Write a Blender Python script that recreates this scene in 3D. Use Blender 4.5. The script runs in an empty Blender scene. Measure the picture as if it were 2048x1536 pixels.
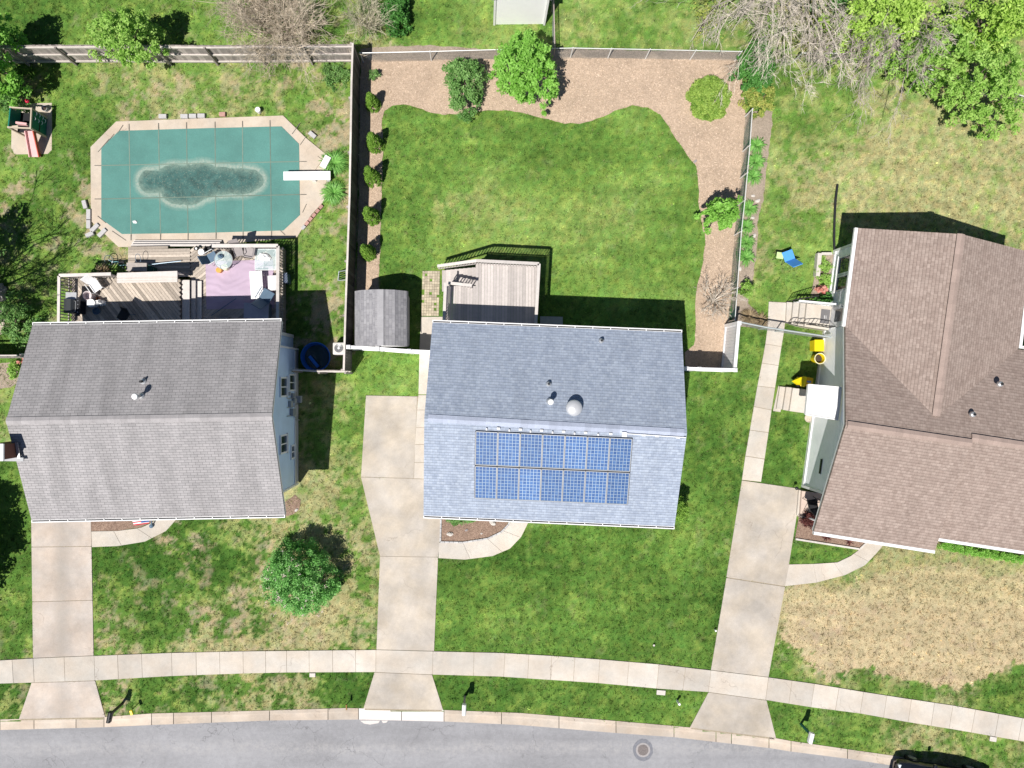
import bpy, bmesh, math, random
import numpy as np
from mathutils import Vector, Matrix

R = math.radians
random.seed(7)
rng = np.random.default_rng(7)
scene = bpy.context.scene
COL = scene.collection

# ------------------------------------------------------------------ camera
# drone looking straight down from 35 m; pixel (965,763) of the 2048x1536 photo is right below it
H = 35.0
K = 0.025                      # metres per photo pixel on the ground
NX, NY = 965.0, 763.0
cam = bpy.data.cameras.new("camera")
cam.sensor_width = 36.0
cam.lens = 36.0 * (H / K) / 2048.0
cam.shift_x = (1024 - NX) / 2048.0
cam.shift_y = (NY - 768) / 2048.0
cam.clip_start = 0.1
cam.clip_end = 1500
camo = bpy.data.objects.new("camera", cam)
COL.objects.link(camo)
camo.location = (0, 0, H)
scene.camera = camo

# ------------------------------------------------------------------ sky, sun, exposure
SHX, SHY = 0.32, 0.478         # shadow offset (east, north) per metre of height
sun_dir = Vector((-SHX, -SHY, 1)).normalized()
world = bpy.data.worlds.new("World")
scene.world = world
world.use_nodes = True
wn = world.node_tree
bg = wn.nodes["Background"]
sky = wn.nodes.new("ShaderNodeTexSky")
sky.sky_type = 'NISHITA'
sky.sun_disc = False
sky.sun_elevation = math.asin(sun_dir.z)
sky.sun_rotation = math.atan2(sun_dir.x, sun_dir.y)
wn.links.new(sky.outputs[0], bg.inputs[0])
sky.air_density = 0.8
sky.dust_density = 0.3
sky.ozone_density = 3.0
bg.inputs[1].default_value = 0.055
sl = bpy.data.lights.new("sun", 'SUN')
sl.energy = 5.0
sl.angle = R(0.5)
sl.color = (1.0, 0.955, 0.89)
so = bpy.data.objects.new("sun", sl)
COL.objects.link(so)
so.location = sun_dir * 60
so.rotation_euler = sun_dir.to_track_quat('Z', 'Y').to_euler()
scene.view_settings.view_transform = 'Standard'
scene.view_settings.look = 'None'
scene.view_settings.gamma = 1
scene.view_settings.exposure = 0.25


def W(px, py, z=0.0):
    s = K * (1 - z / H)
    return Vector(((px - NX) * s, -(py - NY) * s, z))


def W2(px, py, z=0.0):
    v = W(px, py, z)
    return (v.x, v.y)


# ------------------------------------------------------------------ materials
MATS = {}


def nd(nt, kind, **kw):
    n = nt.nodes.new(kind)
    for k, v in kw.items():
        setattr(n, k, v)
    return n


def noise(nt, vec, scale, detail=4, rough=0.6):
    n = nd(nt, "ShaderNodeTexNoise")
    n.inputs['Scale'].default_value = scale
    n.inputs['Detail'].default_value = detail
    n.inputs['Roughness'].default_value = rough
    if vec is not None:
        nt.links.new(vec, n.inputs['Vector'])
    return n.outputs[0]


def maprange(nt, sock, a, b, c, d):
    n = nd(nt, "ShaderNodeMapRange")
    nt.links.new(sock, n.inputs[0])
    for i, v in enumerate((a, b, c, d)):
        n.inputs[i + 1].default_value = v
    return n.outputs[0]


def mathn(nt, op, a, b=None):
    n = nd(nt, "ShaderNodeMath", operation=op)
    for i, x in enumerate((a, b)):
        if x is None:
            continue
        if isinstance(x, (int, float)):
            n.inputs[i].default_value = x
        else:
            nt.links.new(x, n.inputs[i])
    return n.outputs[0]


def mixc(nt, fac, a, b, blend='MIX'):
    n = nd(nt, "ShaderNodeMix", data_type='RGBA', blend_type=blend)
    ins = [n.inputs[0], n.inputs[6], n.inputs[7]]
    for s, x in zip(ins, (fac, a, b)):
        if isinstance(x, (int, float)):
            s.default_value = x
        elif isinstance(x, tuple):
            s.default_value = (*x, 1) if len(x) == 3 else x
        else:
            nt.links.new(x, s)
    return n.outputs[2]


def scalec(nt, col, fac):
    """colour multiplied by a scalar socket"""
    c = nd(nt, "ShaderNodeCombineColor")
    for i in range(3):
        nt.links.new(fac, c.inputs[i])
    return mixc(nt, 1.0, col, c.outputs[0], 'MULTIPLY')


def newmat(name):
    m = bpy.data.materials.new(name)
    m.use_nodes = True
    nt = m.node_tree
    b = nt.nodes["Principled BSDF"]
    return m, nt, b


def mat(name, col, rough=0.8, var=0.12, scale=3.0, tone=0.15, bump=0.0, bscale=40, metal=0.0, spec=0.3, fine=0.0):
    """general weathered surface: large noise, fine noise, tone attribute per piece"""
    if name in MATS:
        return MATS[name]
    m, nt, b = newmat(name)
    pos = nd(nt, "ShaderNodeNewGeometry").outputs[0]
    f = maprange(nt, noise(nt, pos, scale, 5, 0.62), 0.25, 0.75, 1 - var, 1 + var)
    if fine > 0:
        g = maprange(nt, noise(nt, pos, 28, 3, 0.7), 0.3, 0.7, 1 - fine, 1 + fine)
        f = mathn(nt, 'MULTIPLY', f, g)
    at = nd(nt, "ShaderNodeAttribute", attribute_name="tone")
    t = maprange(nt, at.outputs['Fac'], 0, 1, 1 - tone, 1 + tone)
    f = mathn(nt, 'MULTIPLY', f, t)
    c = scalec(nt, col, f)
    nt.links.new(c, b.inputs['Base Color'])
    b.inputs['Roughness'].default_value = rough
    b.inputs['Metallic'].default_value = metal
    b.inputs['Specular IOR Level'].default_value = spec
    if bump > 0:
        bn = nd(nt, "ShaderNodeBump")
        bn.inputs['Strength'].default_value = bump
        bn.inputs['Distance'].default_value = 0.02
        nt.links.new(noise(nt, pos, bscale, 4, 0.7), bn.inputs['Height'])
        nt.links.new(bn.outputs[0], b.inputs['Normal'])
    MATS[name] = m
    return m


def concrete(name, col, stain=0.2, warm=(1.02, 0.97, 0.92), oil=None):
    m, nt, b = newmat(name)
    pos = nd(nt, "ShaderNodeNewGeometry").outputs[0]
    at = nd(nt, "ShaderNodeAttribute", attribute_name="tone")
    big = maprange(nt, noise(nt, pos, 0.55, 4, 0.6), 0.35, 0.68, 1 - stain, 1.1)
    mid = maprange(nt, noise(nt, pos, 4.5, 6, 0.75), 0.3, 0.7, 0.93, 1.06)
    fin = maprange(nt, noise(nt, pos, 45, 3, 0.8), 0.3, 0.7, 0.86, 1.12)
    t = maprange(nt, at.outputs['Fac'], 0, 1, 0.88, 1.1)
    f = mathn(nt, 'MULTIPLY', mathn(nt, 'MULTIPLY', big, mid), mathn(nt, 'MULTIPLY', fin, t))
    warmf = maprange(nt, noise(nt, pos, 0.9, 3, 0.5), 0.35, 0.65, 0, 1)
    c = mixc(nt, warmf, col, tuple(a * w for a, w in zip(col, warm)))
    c = scalec(nt, c, f)
    if oil is not None:
        sp1 = nd(nt, "ShaderNodeSeparateXYZ")
        nt.links.new(pos, sp1.inputs[0])
        dx = mathn(nt, 'ABSOLUTE', mathn(nt, 'ADD', sp1.outputs[0], -oil))
        band = maprange(nt, dx, 0.05, 0.55, 1, 0)
        band = mathn(nt, 'MULTIPLY', band, maprange(nt, noise(nt, pos, 1.1, 5, 0.75), 0.35, 0.65, 0.05, 0.6))
        c = mixc(nt, band, c, (0.27, 0.25, 0.225))
    # hairline cracks, warped
    v = nd(nt, "ShaderNodeTexVoronoi", feature='DISTANCE_TO_EDGE')
    v.inputs['Scale'].default_value = 0.22
    warp = nd(nt, "ShaderNodeVectorMath", operation='ADD')
    nz = nd(nt, "ShaderNodeTexNoise")
    nz.inputs['Scale'].default_value = 1.3
    nz.inputs['Detail'].default_value = 5
    nt.links.new(pos, nz.inputs['Vector'])
    nt.links.new(pos, warp.inputs[0])
    nt.links.new(nz.outputs[1], warp.inputs[1])
    nt.links.new(warp.outputs[0], v.inputs['Vector'])
    ck = maprange(nt, v.outputs['Distance'], 0.0, 0.0035, 1, 0)
    ck = mathn(nt, 'MULTIPLY', ck, maprange(nt, noise(nt, pos, 0.35, 2, 0.5), 0.5, 0.56, 0, 0.55))
    c = mixc(nt, ck, c, (0.22, 0.18, 0.15))
    nt.links.new(c, b.inputs['Base Color'])
    b.inputs['Roughness'].default_value = 0.9
    b.inputs['Specular IOR Level'].default_value = 0.2
    bn = nd(nt, "ShaderNodeBump")
    bn.inputs['Strength'].default_value = 0.25
    bn.inputs['Distance'].default_value = 0.01
    nt.links.new(noise(nt, pos, 60, 3, 0.7), bn.inputs['Height'])
    nt.links.new(bn.outputs[0], b.inputs['Normal'])
    MATS[name] = m
    return m


def shingle(name, c1, c2, gap, bw=0.29, rh=0.125, streak=0.12, mort=0.006, dapple=0.0, bias=0.0, c3=None, line=1.0):
    m, nt, b = newmat(name)
    uv = nd(nt, "ShaderNodeUVMap").outputs[0]
    pos = nd(nt, "ShaderNodeNewGeometry").outputs[0]
    br = nd(nt, "ShaderNodeTexBrick")
    nt.links.new(uv, br.inputs['Vector'])
    br.inputs['Scale'].default_value = 1.0
    br.inputs['Brick Width'].default_value = bw
    br.inputs['Row Height'].default_value = rh
    br.inputs['Mortar Size'].default_value = mort
    br.inputs['Mortar Smooth'].default_value = 0.3
    br.inputs['Bias'].default_value = bias
    br.inputs['Color1'].default_value = (*c1, 1)
    br.inputs['Color2'].default_value = (*c2, 1)
    br.inputs['Mortar'].default_value = (*gap, 1)
    c = br.outputs[0]
    if c3 is not None:
        # a second, wider layer of tabs: the dragon-tooth look of laminated shingles
        b2 = nd(nt, "ShaderNodeTexBrick")
        nt.links.new(uv, b2.inputs['Vector'])
        b2.inputs['Scale'].default_value = 1.0
        b2.inputs['Brick Width'].default_value = bw * 0.47
        b2.inputs['Row Height'].default_value = rh
        b2.inputs['Mortar Size'].default_value = 0.0
        b2.inputs['Color1'].default_value = (1, 1, 1, 1)
        b2.inputs['Color2'].default_value = (*c3, 1)
        b2.inputs['Mortar'].default_value = (1, 1, 1, 1)
        b2.inputs['Bias'].default_value = -0.2
        c = mixc(nt, 1.0, c, b2.outputs[0], 'MULTIPLY')
    mp = nd(nt, "ShaderNodeMapping")
    mp.inputs['Scale'].default_value = (1.2, 0.22, 1)
    nt.links.new(uv, mp.inputs['Vector'])
    s = maprange(nt, noise(nt, mp.outputs[0], 1.0, 4, 0.6), 0.3, 0.7, 1 - streak, 1 + streak * 0.6)
    g = maprange(nt, noise(nt, pos, 55, 2, 0.8), 0.3, 0.7, 0.86, 1.14)
    f = mathn(nt, 'MULTIPLY', s, g)
    if dapple > 0:
        f = mathn(nt, 'MULTIPLY', f, maprange(nt, noise(nt, pos, 5.5, 3, 0.7), 0.3, 0.7, 1 - dapple, 1 + dapple))
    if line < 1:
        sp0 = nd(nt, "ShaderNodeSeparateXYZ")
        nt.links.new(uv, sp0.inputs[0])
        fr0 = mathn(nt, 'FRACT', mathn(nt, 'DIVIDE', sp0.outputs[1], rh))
        f = mathn(nt, 'MULTIPLY', f, maprange(nt, fr0, 0.0, 0.32, line, 1.06))  # shade under each course's butt edge, put into the shingle colour
    c = scalec(nt, c, f)
    nt.links.new(c, b.inputs['Base Color'])
    b.inputs['Roughness'].default_value = 0.92
    b.inputs['Specular IOR Level'].default_value = 0.2
    bn = nd(nt, "ShaderNodeBump")
    bn.inputs['Strength'].default_value = 0.6
    bn.inputs['Distance'].default_value = 0.012
    # each course butts over the one below it: saw-tooth height along v
    sep = nd(nt, "ShaderNodeSeparateXYZ")
    nt.links.new(uv, sep.inputs[0])
    saw = mathn(nt, 'FRACT', mathn(nt, 'DIVIDE', sep.outputs[1], rh))
    hgt = mathn(nt, 'SUBTRACT', 1.0, saw)
    nt.links.new(hgt, bn.inputs['Height'])
    nt.links.new(bn.outputs[0], b.inputs['Normal'])
    MATS[name] = m
    return m


def siding(name, col, step=0.13, vertical=False):
    m, nt, b = newmat(name)
    g = nd(nt, "ShaderNodeNewGeometry")
    pos = g.outputs[0]
    sep = nd(nt, "ShaderNodeSeparateXYZ")
    nt.links.new(pos, sep.inputs[0])
    fr = mathn(nt, 'FRACT', mathn(nt, 'DIVIDE', sep.outputs[2], step))
    line = maprange(nt, fr, 0.0, 0.14, 0.74, 1.0)
    n = maprange(nt, noise(nt, pos, 1.2, 4, 0.6), 0.3, 0.7, 0.93, 1.05)
    c = scalec(nt, col, mathn(nt, 'MULTIPLY', line, n))
    nt.links.new(c, b.inputs['Base Color'])
    b.inputs['Roughness'].default_value = 0.55
    bn = nd(nt, "ShaderNodeBump")
    bn.inputs['Strength'].default_value = 0.25
    bn.inputs['Distance'].default_value = 0.01
    nt.links.new(mathn(nt, 'SUBTRACT', 1.0, fr), bn.inputs['Height'])
    nt.links.new(bn.outputs[0], b.inputs['Normal'])
    MATS[name] = m
    return m


def leafmat(name, col, col2, transl=0.35, rough=0.55):
    m, nt, b = newmat(name)
    nt.nodes.remove(b)
    at = nd(nt, "ShaderNodeAttribute", attribute_name="tone")
    c = mixc(nt, at.outputs['Fac'], col, col2)
    d = nd(nt, "ShaderNodeBsdfPrincipled")
    nt.links.new(c, d.inputs['Base Color'])
    d.inputs['Roughness'].default_value = rough
    d.inputs['Specular IOR Level'].default_value = 0.25
    tr = nd(nt, "ShaderNodeBsdfTranslucent")
    nt.links.new(c, tr.inputs[0])
    mx = nd(nt, "ShaderNodeMixShader")
    mx.inputs[0].default_value = transl
    nt.links.new(d.outputs[0], mx.inputs[1])
    nt.links.new(tr.outputs[0], mx.inputs[2])
    out = [n for n in nt.nodes if n.type == 'OUTPUT_MATERIAL'][0]
    nt.links.new(mx.outputs[0], out.inputs[0])
    MATS[name] = m
    return m


def glass_pane():
    if 'pane' in MATS:
        return MATS['pane']
    m, nt, b = newmat('window_glass')
    b.inputs['Base Color'].default_value = (0.03, 0.045, 0.055, 1)
    b.inputs['Roughness'].default_value = 0.06
    b.inputs['Specular IOR Level'].default_value = 0.8
    MATS['pane'] = m
    return m


def clear_glass():
    m, nt, b = newmat('table_glass')
    b.inputs['Base Color'].default_value = (0.7, 0.85, 0.85, 1)
    b.inputs['Roughness'].default_value = 0.05
    b.inputs['Alpha'].default_value = 0.3
    b.inputs['Specular IOR Level'].default_value = 0.9
    MATS['clear'] = m
    return m


# ------------------------------------------------------------------ mesh helpers
def world_off(parent):
    o = Vector((0, 0, 0))
    while parent is not None:
        o += parent.location
        parent = parent.parent
    return o


class MB:
    def __init__(s):
        s.v = []
        s.f = []
        s.t = []
        s.uv = {}

    def add(s, vs, fs, tone=None, uvs=None):
        n = len(s.v)
        if tone is None:
            tone = random.random()
        s.v += [tuple(x) for x in vs]
        s.t += [tone] * len(vs)
        for f in fs:
            if uvs is not None:
                s.uv[len(s.f)] = [uvs[i] for i in f]
            s.f.append(tuple(i + n for i in f))
        return s

    def box(s, c, size, rz=0.0, tone=None, taper=1.0, tilt=None):
        hx, hy, hz = size[0] / 2, size[1] / 2, size[2] / 2
        vs = []
        cr, sr = math.cos(rz), math.sin(rz)
        for dz in (-1, 1):
            k = taper if dz > 0 else 1
            for dx, dy in ((-1, -1), (1, -1), (1, 1), (-1, 1)):
                p = Vector((dx * hx * k, dy * hy * k, dz * hz))
                if tilt is not None:
                    p = tilt @ p
                vs.append((c[0] + p.x * cr - p.y * sr, c[1] + p.x * sr + p.y * cr, c[2] + p.z))
        s.add(vs, [(3, 2, 1, 0), (4, 5, 6, 7), (0, 1, 5, 4), (1, 2, 6, 5), (2, 3, 7, 6), (3, 0, 4, 7)], tone)
        return s

    def bar(s, p0, p1, w, h, tone=None, up=(0, 0, 1)):
        p0, p1 = Vector(p0), Vector(p1)
        d = (p1 - p0).normalized()
        u = Vector(up)
        if abs(d.dot(u)) > 0.95:
            u = Vector((0, 1, 0))
        sd = d.cross(u).normalized()
        u = sd.cross(d).normalized()
        vs = []
        for p in (p0, p1):
            for a, b2 in ((-1, -1), (1, -1), (1, 1), (-1, 1)):
                vs.append(p + sd * a * w / 2 + u * b2 * h / 2)
        s.add(vs, [(3, 2, 1, 0), (4, 5, 6, 7), (0, 1, 5, 4), (1, 2, 6, 5), (2, 3, 7, 6), (3, 0, 4, 7)], tone)
        return s

    def prism(s, pts, z0, z1, tone=None):
        a = sum(pts[i][0] * pts[(i + 1) % len(pts)][1] - pts[(i + 1) % len(pts)][0] * pts[i][1] for i in range(len(pts)))
        if a < 0:
            pts = pts[::-1]
        n = len(pts)
        z1l = z1 if isinstance(z1, (list, tuple)) else [z1] * n
        vs = [(p[0], p[1], z0) for p in pts] + [(p[0], p[1], z) for p, z in zip(pts, z1l)]
        fs = [tuple(range(n - 1, -1, -1)), tuple(range(n, 2 * n))]
        fs += [(i, (i + 1) % n, n + (i + 1) % n, n + i) for i in range(n)]
        s.add(vs, fs, tone)
        return s

    def tube(s, pts, r, n=6, tone=None, cap=True):
        pts = [Vector(p) for p in pts]
        rs = r if isinstance(r, (list, tuple)) else [r] * len(pts)
        vs = []
        prev = None
        for i, p in enumerate(pts):
            d = (pts[min(i + 1, len(pts) - 1)] - pts[max(i - 1, 0)])
            if d.length < 1e-6:
                d = Vector((0, 0, 1))
            d.normalize()
            if prev is None:
                a = d.cross(Vector((0, 0, 1)))
                if a.length < 1e-3:
                    a = d.cross(Vector((1, 0, 0)))
            else:
                a = prev - d * prev.dot(d)
            a.normalize()
            prev = a
            b2 = d.cross(a)
            for k in range(n):
                t = 2 * math.pi * k / n
                vs.append(p + (a * math.cos(t) + b2 * math.sin(t)) * rs[i])
        fs = []
        for i in range(len(pts) - 1):
            for k in range(n):
                k2 = (k + 1) % n
                fs.append((i * n + k, i * n + k2, (i + 1) * n + k2, (i + 1) * n + k))
        if cap:
            fs.append(tuple(range(n - 1, -1, -1)))
            fs.append(tuple((len(pts) - 1) * n + k for k in range(n)))
        s.add(vs, fs, tone)
        return s

    def lathe(s, c, prof, n=20, tone=None, sx=1.0, sy=1.0, rz=0.0):
        """prof: list of (radius, z)"""
        vs = []
        for r, z in prof:
            for k in range(n):
                t = 2 * math.pi * k / n
                x, y = r * math.cos(t) * sx, r * math.sin(t) * sy
                vs.append((c[0] + x * math.cos(rz) - y * math.sin(rz), c[1] + x * math.sin(rz) + y * math.cos(rz), c[2] + z))
        fs = []
        for i in range(len(prof) - 1):
            for k in range(n):
                k2 = (k + 1) % n
                fs.append((i * n + k, i * n + k2, (i + 1) * n + k2, (i + 1) * n + k))
        if prof[0][0] > 1e-4:
            fs.append(tuple(range(n - 1, -1, -1)))
        if prof[-1][0] > 1e-4:
            fs.append(tuple((len(prof) - 1) * n + k for k in range(n)))
        s.add(vs, fs, tone)
        return s

    def slab(s, pts, udir, th=0.05, off=(0, 0)):
        """planar polygon (counter-clockwise seen from above) given a thickness and UVs in metres"""
        pts = [Vector(p) for p in pts]
        nrm = (pts[1] - pts[0]).cross(pts[2] - pts[0]).normalized()
        if nrm.z < 0:
            pts = pts[::-1]
            nrm = -nrm
        u = Vector(udir)
        u = (u - nrm * u.dot(nrm)).normalized()
        v = nrm.cross(u)
        o = pts[0]
        top = pts
        bot = [p - nrm * th for p in pts]
        allp = top + bot
        uvs = [((p - o).dot(u) + off[0], (p).dot(v) + off[1]) for p in allp]
        n = len(pts)
        fs = [tuple(range(n)), tuple(range(2 * n - 1, n - 1, -1))]
        fs += [(n + i, n + (i + 1) % n, (i + 1) % n, i) for i in range(n)]
        s.add(allp, fs, 0.5, uvs)
        return s

    def build(s, name, m, parent=None, smooth=False, bevel=0.0, center=True):
        me = bpy.data.meshes.new(name)
        if parent is not None:
            off = world_off(parent)
        elif center and s.v:
            a = np.array(s.v)
            off = Vector(((a[:, 0].min() + a[:, 0].max()) / 2, (a[:, 1].min() + a[:, 1].max()) / 2, a[:, 2].min()))
        else:
            off = Vector((0, 0, 0))
        vs = [(x - off.x, y - off.y, z - off.z) for x, y, z in s.v]
        me.from_pydata(vs, [], s.f)
        at = me.attributes.new("tone", 'FLOAT', 'POINT')
        at.data.foreach_set("value", s.t)
        if s.uv:
            ul = me.uv_layers.new(name="UVMap")
            for p in me.polygons:
                if p.index in s.uv:
                    for li, u in zip(p.loop_indices, s.uv[p.index]):
                        ul.data[li].uv = u
        me.materials.append(m)
        if smooth:
            me.polygons.foreach_set("use_smooth", [True] * len(me.polygons))
        if bevel > 0:
            bm = bmesh.new()
            bm.from_mesh(me)
            es = [e for e in bm.edges if len(e.link_faces) == 2 and e.calc_face_angle(0) > 0.6]
            bmesh.ops.bevel(bm, geom=es, offset=bevel, segments=2, affect='EDGES', profile=0.6)
            bm.to_mesh(me)
            bm.free()
        me.update()
        o = bpy.data.objects.new(name, me)
        COL.objects.link(o)
        if parent is not None:
            o.parent = parent
        else:
            o.location = off
        return o


def np_mesh(name, verts, k, tone, m, parent=None, off=(0, 0, 0)):
    """verts (N,k,3): N loose k-gons"""
    N = verts.shape[0]
    me = bpy.data.meshes.new(name)
    me.vertices.add(N * k)
    me.vertices.foreach_set("co", (verts.reshape(-1, 3) - np.array(off)).astype(np.float32).ravel())
    me.loops.add(N * k)
    me.loops.foreach_set("vertex_index", np.arange(N * k, dtype=np.int32))
    me.polygons.add(N)
    me.polygons.foreach_set("loop_start", np.arange(0, N * k, k, dtype=np.int32))
    me.polygons.foreach_set("loop_total", np.full(N, k, dtype=np.int32))
    me.update(calc_edges=True)
    if tone.ndim == 1:
        at = me.attributes.new("tone", 'FLOAT', 'POINT')
        at.data.foreach_set("value", np.repeat(tone, k).astype(np.float32))
    else:
        at = me.attributes.new("tint", 'FLOAT_COLOR', 'POINT')
        c = np.ones((N * k, 4), np.float32)
        c[:, :3] = np.repeat(tone, k, axis=0)
        at.data.foreach_set("color", c.ravel())
    me.materials.append(m)
    me.validate()
    o = bpy.data.objects.new(name, me)
    COL.objects.link(o)
    if parent is not None:
        o.parent = parent
    else:
        o.location = off
    return o


def tag(o, label=None, cat=None, group=None, kind=None):
    if label:
        o['label'] = label
    if cat:
        o['category'] = cat
    if group:
        o['group'] = group
    if kind:
        o['kind'] = kind
    return o


def thing(name, label, cat, loc=(0, 0, 0), group=None):
    o = bpy.data.objects.new(name, None)
    o.empty_display_size = 0.3
    COL.objects.link(o)
    o.location = loc
    return tag(o, label, cat, group)


def place(o, loc, rz=0.0):
    o.location = loc
    o.rotation_euler = (0, 0, rz)
    return o


def dup(root, loc=None, rz=None, label=None):
    def cp(o, par):
        c = o.copy()
        COL.objects.link(c)
        c.parent = par
        for ch in list(o.children):
            cp(ch, c)
        return c
    r = cp(root, None)
    if loc is not None:
        r.location = loc
    if rz is not None:
        r.rotation_euler = (0, 0, rz)
    if label:
        r['label'] = label
    return r


def struct(mb, name, m, label, cat, **kw):
    return tag(mb.build(name, m, **kw), label, cat, kind='structure')


def single(mb, name, m, label, cat, group=None, **kw):
    return tag(mb.build(name, m, **kw), label, cat, group)


def inset_line(pts, d):
    """offset polyline (2D tuples) to its left by d"""
    out = []
    n = len(pts)
    for i, p in enumerate(pts):
        a = Vector(pts[max(i - 1, 0)])
        b = Vector(pts[min(i + 1, n - 1)])
        t = (b - a).normalized()
        out.append((p[0] - t.y * d, p[1] + t.x * d))
    return out


def interp(poly, x):
    """y on a polyline given by increasing x"""
    xs = [p[0] for p in poly]
    ys = [p[1] for p in poly]
    return float(np.interp(x, xs, ys))


# ------------------------------------------------------------------ common materials
m_conc = concrete('concrete_pale', (0.535, 0.498, 0.45), 0.12)
m_drivel = concrete('concrete_driveway_oily', (0.49, 0.44, 0.40), 0.22, (1.06, 1.0, 0.94), oil=-21.0)
m_drive = concrete('concrete_driveway', (0.48, 0.437, 0.39), 0.22, (1.05, 1.01, 0.94))
m_kerb = concrete('concrete_kerb', (0.53, 0.465, 0.40), 0.18)
m_kerbw = mat('painted_kerb', (0.64, 0.59, 0.56), 0.8, 0.06, 4, 0.04, fine=0.06)
m_white = mat('white_vinyl', (0.80, 0.80, 0.82), 0.45, 0.03, 2, 0.03)
m_gutter = mat('white_gutter', (0.78, 0.78, 0.78), 0.4, 0.05, 6, 0.03)
m_dark = mat('gutter_shadow_gap', (0.05, 0.05, 0.055), 0.8, 0.1)
m_wood = mat('weathered_wood', (0.36, 0.325, 0.30), 0.85, 0.18, 6, 0.28, bump=0.2, bscale=60, fine=0.12)
m_woodlt = mat('sunbleached_wood', (0.56, 0.52, 0.49), 0.85, 0.1, 5, 0.14, fine=0.08)
m_woodgrey = mat('grey_fence_wood', (0.34, 0.30, 0.28), 0.9, 0.2, 5, 0.3, bump=0.2, bscale=50, fine=0.15)
m_rail = mat('fence_rail_wood', (0.58, 0.53, 0.49), 0.85, 0.12, 5, 0.12, fine=0.1)
m_deckboards = mat('deck_boards', (0.49, 0.45, 0.43), 0.85, 0.1, 7, 0.16, fine=0.08)
m_deckold = mat('old_deck_boards', (0.44, 0.38, 0.32), 0.88, 0.16, 8, 0.32, fine=0.12)
m_metal = mat('galvanised_metal', (0.52, 0.53, 0.54), 0.4, 0.1, 8, 0.1, metal=0.6)
m_green_mesh = mat('green_vinyl_wire', (0.03, 0.09, 0.07), 0.6, 0.1, 8, 0.1)
m_grey_mesh = mat('grey_wire', (0.25, 0.26, 0.27), 0.5, 0.1, 8, 0.1, metal=0.5)
m_black = mat('black_plastic', (0.018, 0.019, 0.022), 0.45, 0.1, 8, 0.1)
m_iron = mat('black_iron', (0.02, 0.02, 0.02), 0.5, 0.1, 8, 0.1)
m_brick = mat('brick_red', (0.17, 0.075, 0.055), 0.9, 0.25, 20, 0.3)
m_bark = mat('tree_bark', (0.16, 0.125, 0.10), 0.95, 0.25, 8, 0.2)
m_twig = mat('pale_twigs', (0.56, 0.50, 0.43), 0.9, 0.2, 4, 0.3)
m_twigtan = mat('tan_twigs', (0.52, 0.44, 0.34), 0.9, 0.2, 4, 0.35)
m_stone = mat('pale_stone', (0.58, 0.54, 0.50), 0.85, 0.15, 9, 0.1, bump=0.3)
m_block = mat('concrete_block', (0.47, 0.46, 0.46), 0.9, 0.1, 9, 0.15, fine=0.1)
m_redbrick = mat('pink_paver', (0.46, 0.27, 0.23), 0.9, 0.15, 9, 0.15, fine=0.1)
m_pane = glass_pane()
m_clear = clear_glass()
m_whitep = mat('white_plastic', (0.82, 0.82, 0.82), 0.4, 0.03, 6, 0.03)
m_yellow = mat('yellow_plastic', (0.80, 0.62, 0.01), 0.4, 0.06, 6, 0.05)
m_teal = mat('teal_paint', (0.01, 0.10, 0.08), 0.5, 0.15, 6, 0.1)

# ------------------------------------------------------------------ layout polygons (photo pixels on the ground)
kerb_top = [(-700, 1452), (-200, 1443), (0, 1439), (208, 1434), (303, 1427), (422, 1424), (538, 1421), (693, 1416), (727, 1417), (885, 1420), (1040, 1426),
            (1232, 1442), (1348, 1452), (1380, 1455), (1538, 1474), (1582, 1482), (1719, 1502), (1798, 1513), (2060, 1558), (2400, 1625), (2900, 1740)]
kerb_bot = [(-700, 1474), (-200, 1464), (0, 1460), (224, 1454), (303, 1450), (538, 1441), (716, 1439), (888, 1443), (1040, 1450), (1232, 1466), (1345, 1474),
            (1538, 1496), (1582, 1503), (1693, 1517), (1785, 1531), (2060, 1580), (2400, 1648), (2900, 1764)]
sw_top = [(-700, 1345), (0, 1321), (66, 1317), (187, 1312), (342, 1306), (480, 1303), (565, 1302), (752, 1300), (866, 1303), (1000, 1306),
          (1105, 1312), (1200, 1319), (1318, 1329), (1422, 1341), (1537, 1355), (1630, 1368), (1727, 1384), (1817, 1398), (1905, 1411), (2048, 1437), (2500, 1530)]
sw_bot = [(-700, 1391), (0, 1367), (66, 1365), (187, 1361), (342, 1352), (480, 1347), (565, 1345), (749, 1344), (864, 1349), (1000, 1353),
          (1105, 1360), (1196, 1366), (1314, 1377), (1417, 1384), (1533, 1400), (1620, 1414), (1722, 1427), (1815, 1444), (1903, 1458), (2048, 1483), (2500, 1578)]
lawn_edge = [(757, 600), (760, 500), (763, 400), (766, 300), (764, 240), (768, 222), (785, 212), (808, 208), (835, 215), (865, 227),
             (890, 230), (930, 226), (975, 221), (1010, 221), (1050, 226), (1090, 237), (1130, 247), (1160, 247), (1195, 238), (1230, 222),
             (1265, 211), (1295, 216), (1320, 230), (1338, 252), (1352, 280), (1375, 310), (1392, 332), (1397, 370), (1397, 405), (1402, 440),
             (1411, 480), (1405, 530), (1395, 570), (1390, 610), (1392, 660), (1388, 690), (1370, 705)]
mulch_poly = lawn_edge + [(1370, 738), (1449, 739), (1458, 640), (1470, 540), (1478, 440), (1486, 330), (1490, 225), (1484, 150), (1476, 119), (1150, 117),
                          (722, 121), (720, 200), (718, 400), (713, 590), (728, 600)]
drive1 = [(62, 1012), (181, 1012), (183, 1094), (187, 1311), (66, 1316), (64, 1094)]
apron1 = [(63, 1366), (190, 1362), (210, 1434), (38, 1438)]
d2a = [(732, 791), (833, 793), (826, 956), (722, 953)]
d2b = [(722, 955), (826, 958), (872, 960), (890, 1020), (884, 1040), (876, 1114), (760, 1112)]
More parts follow.
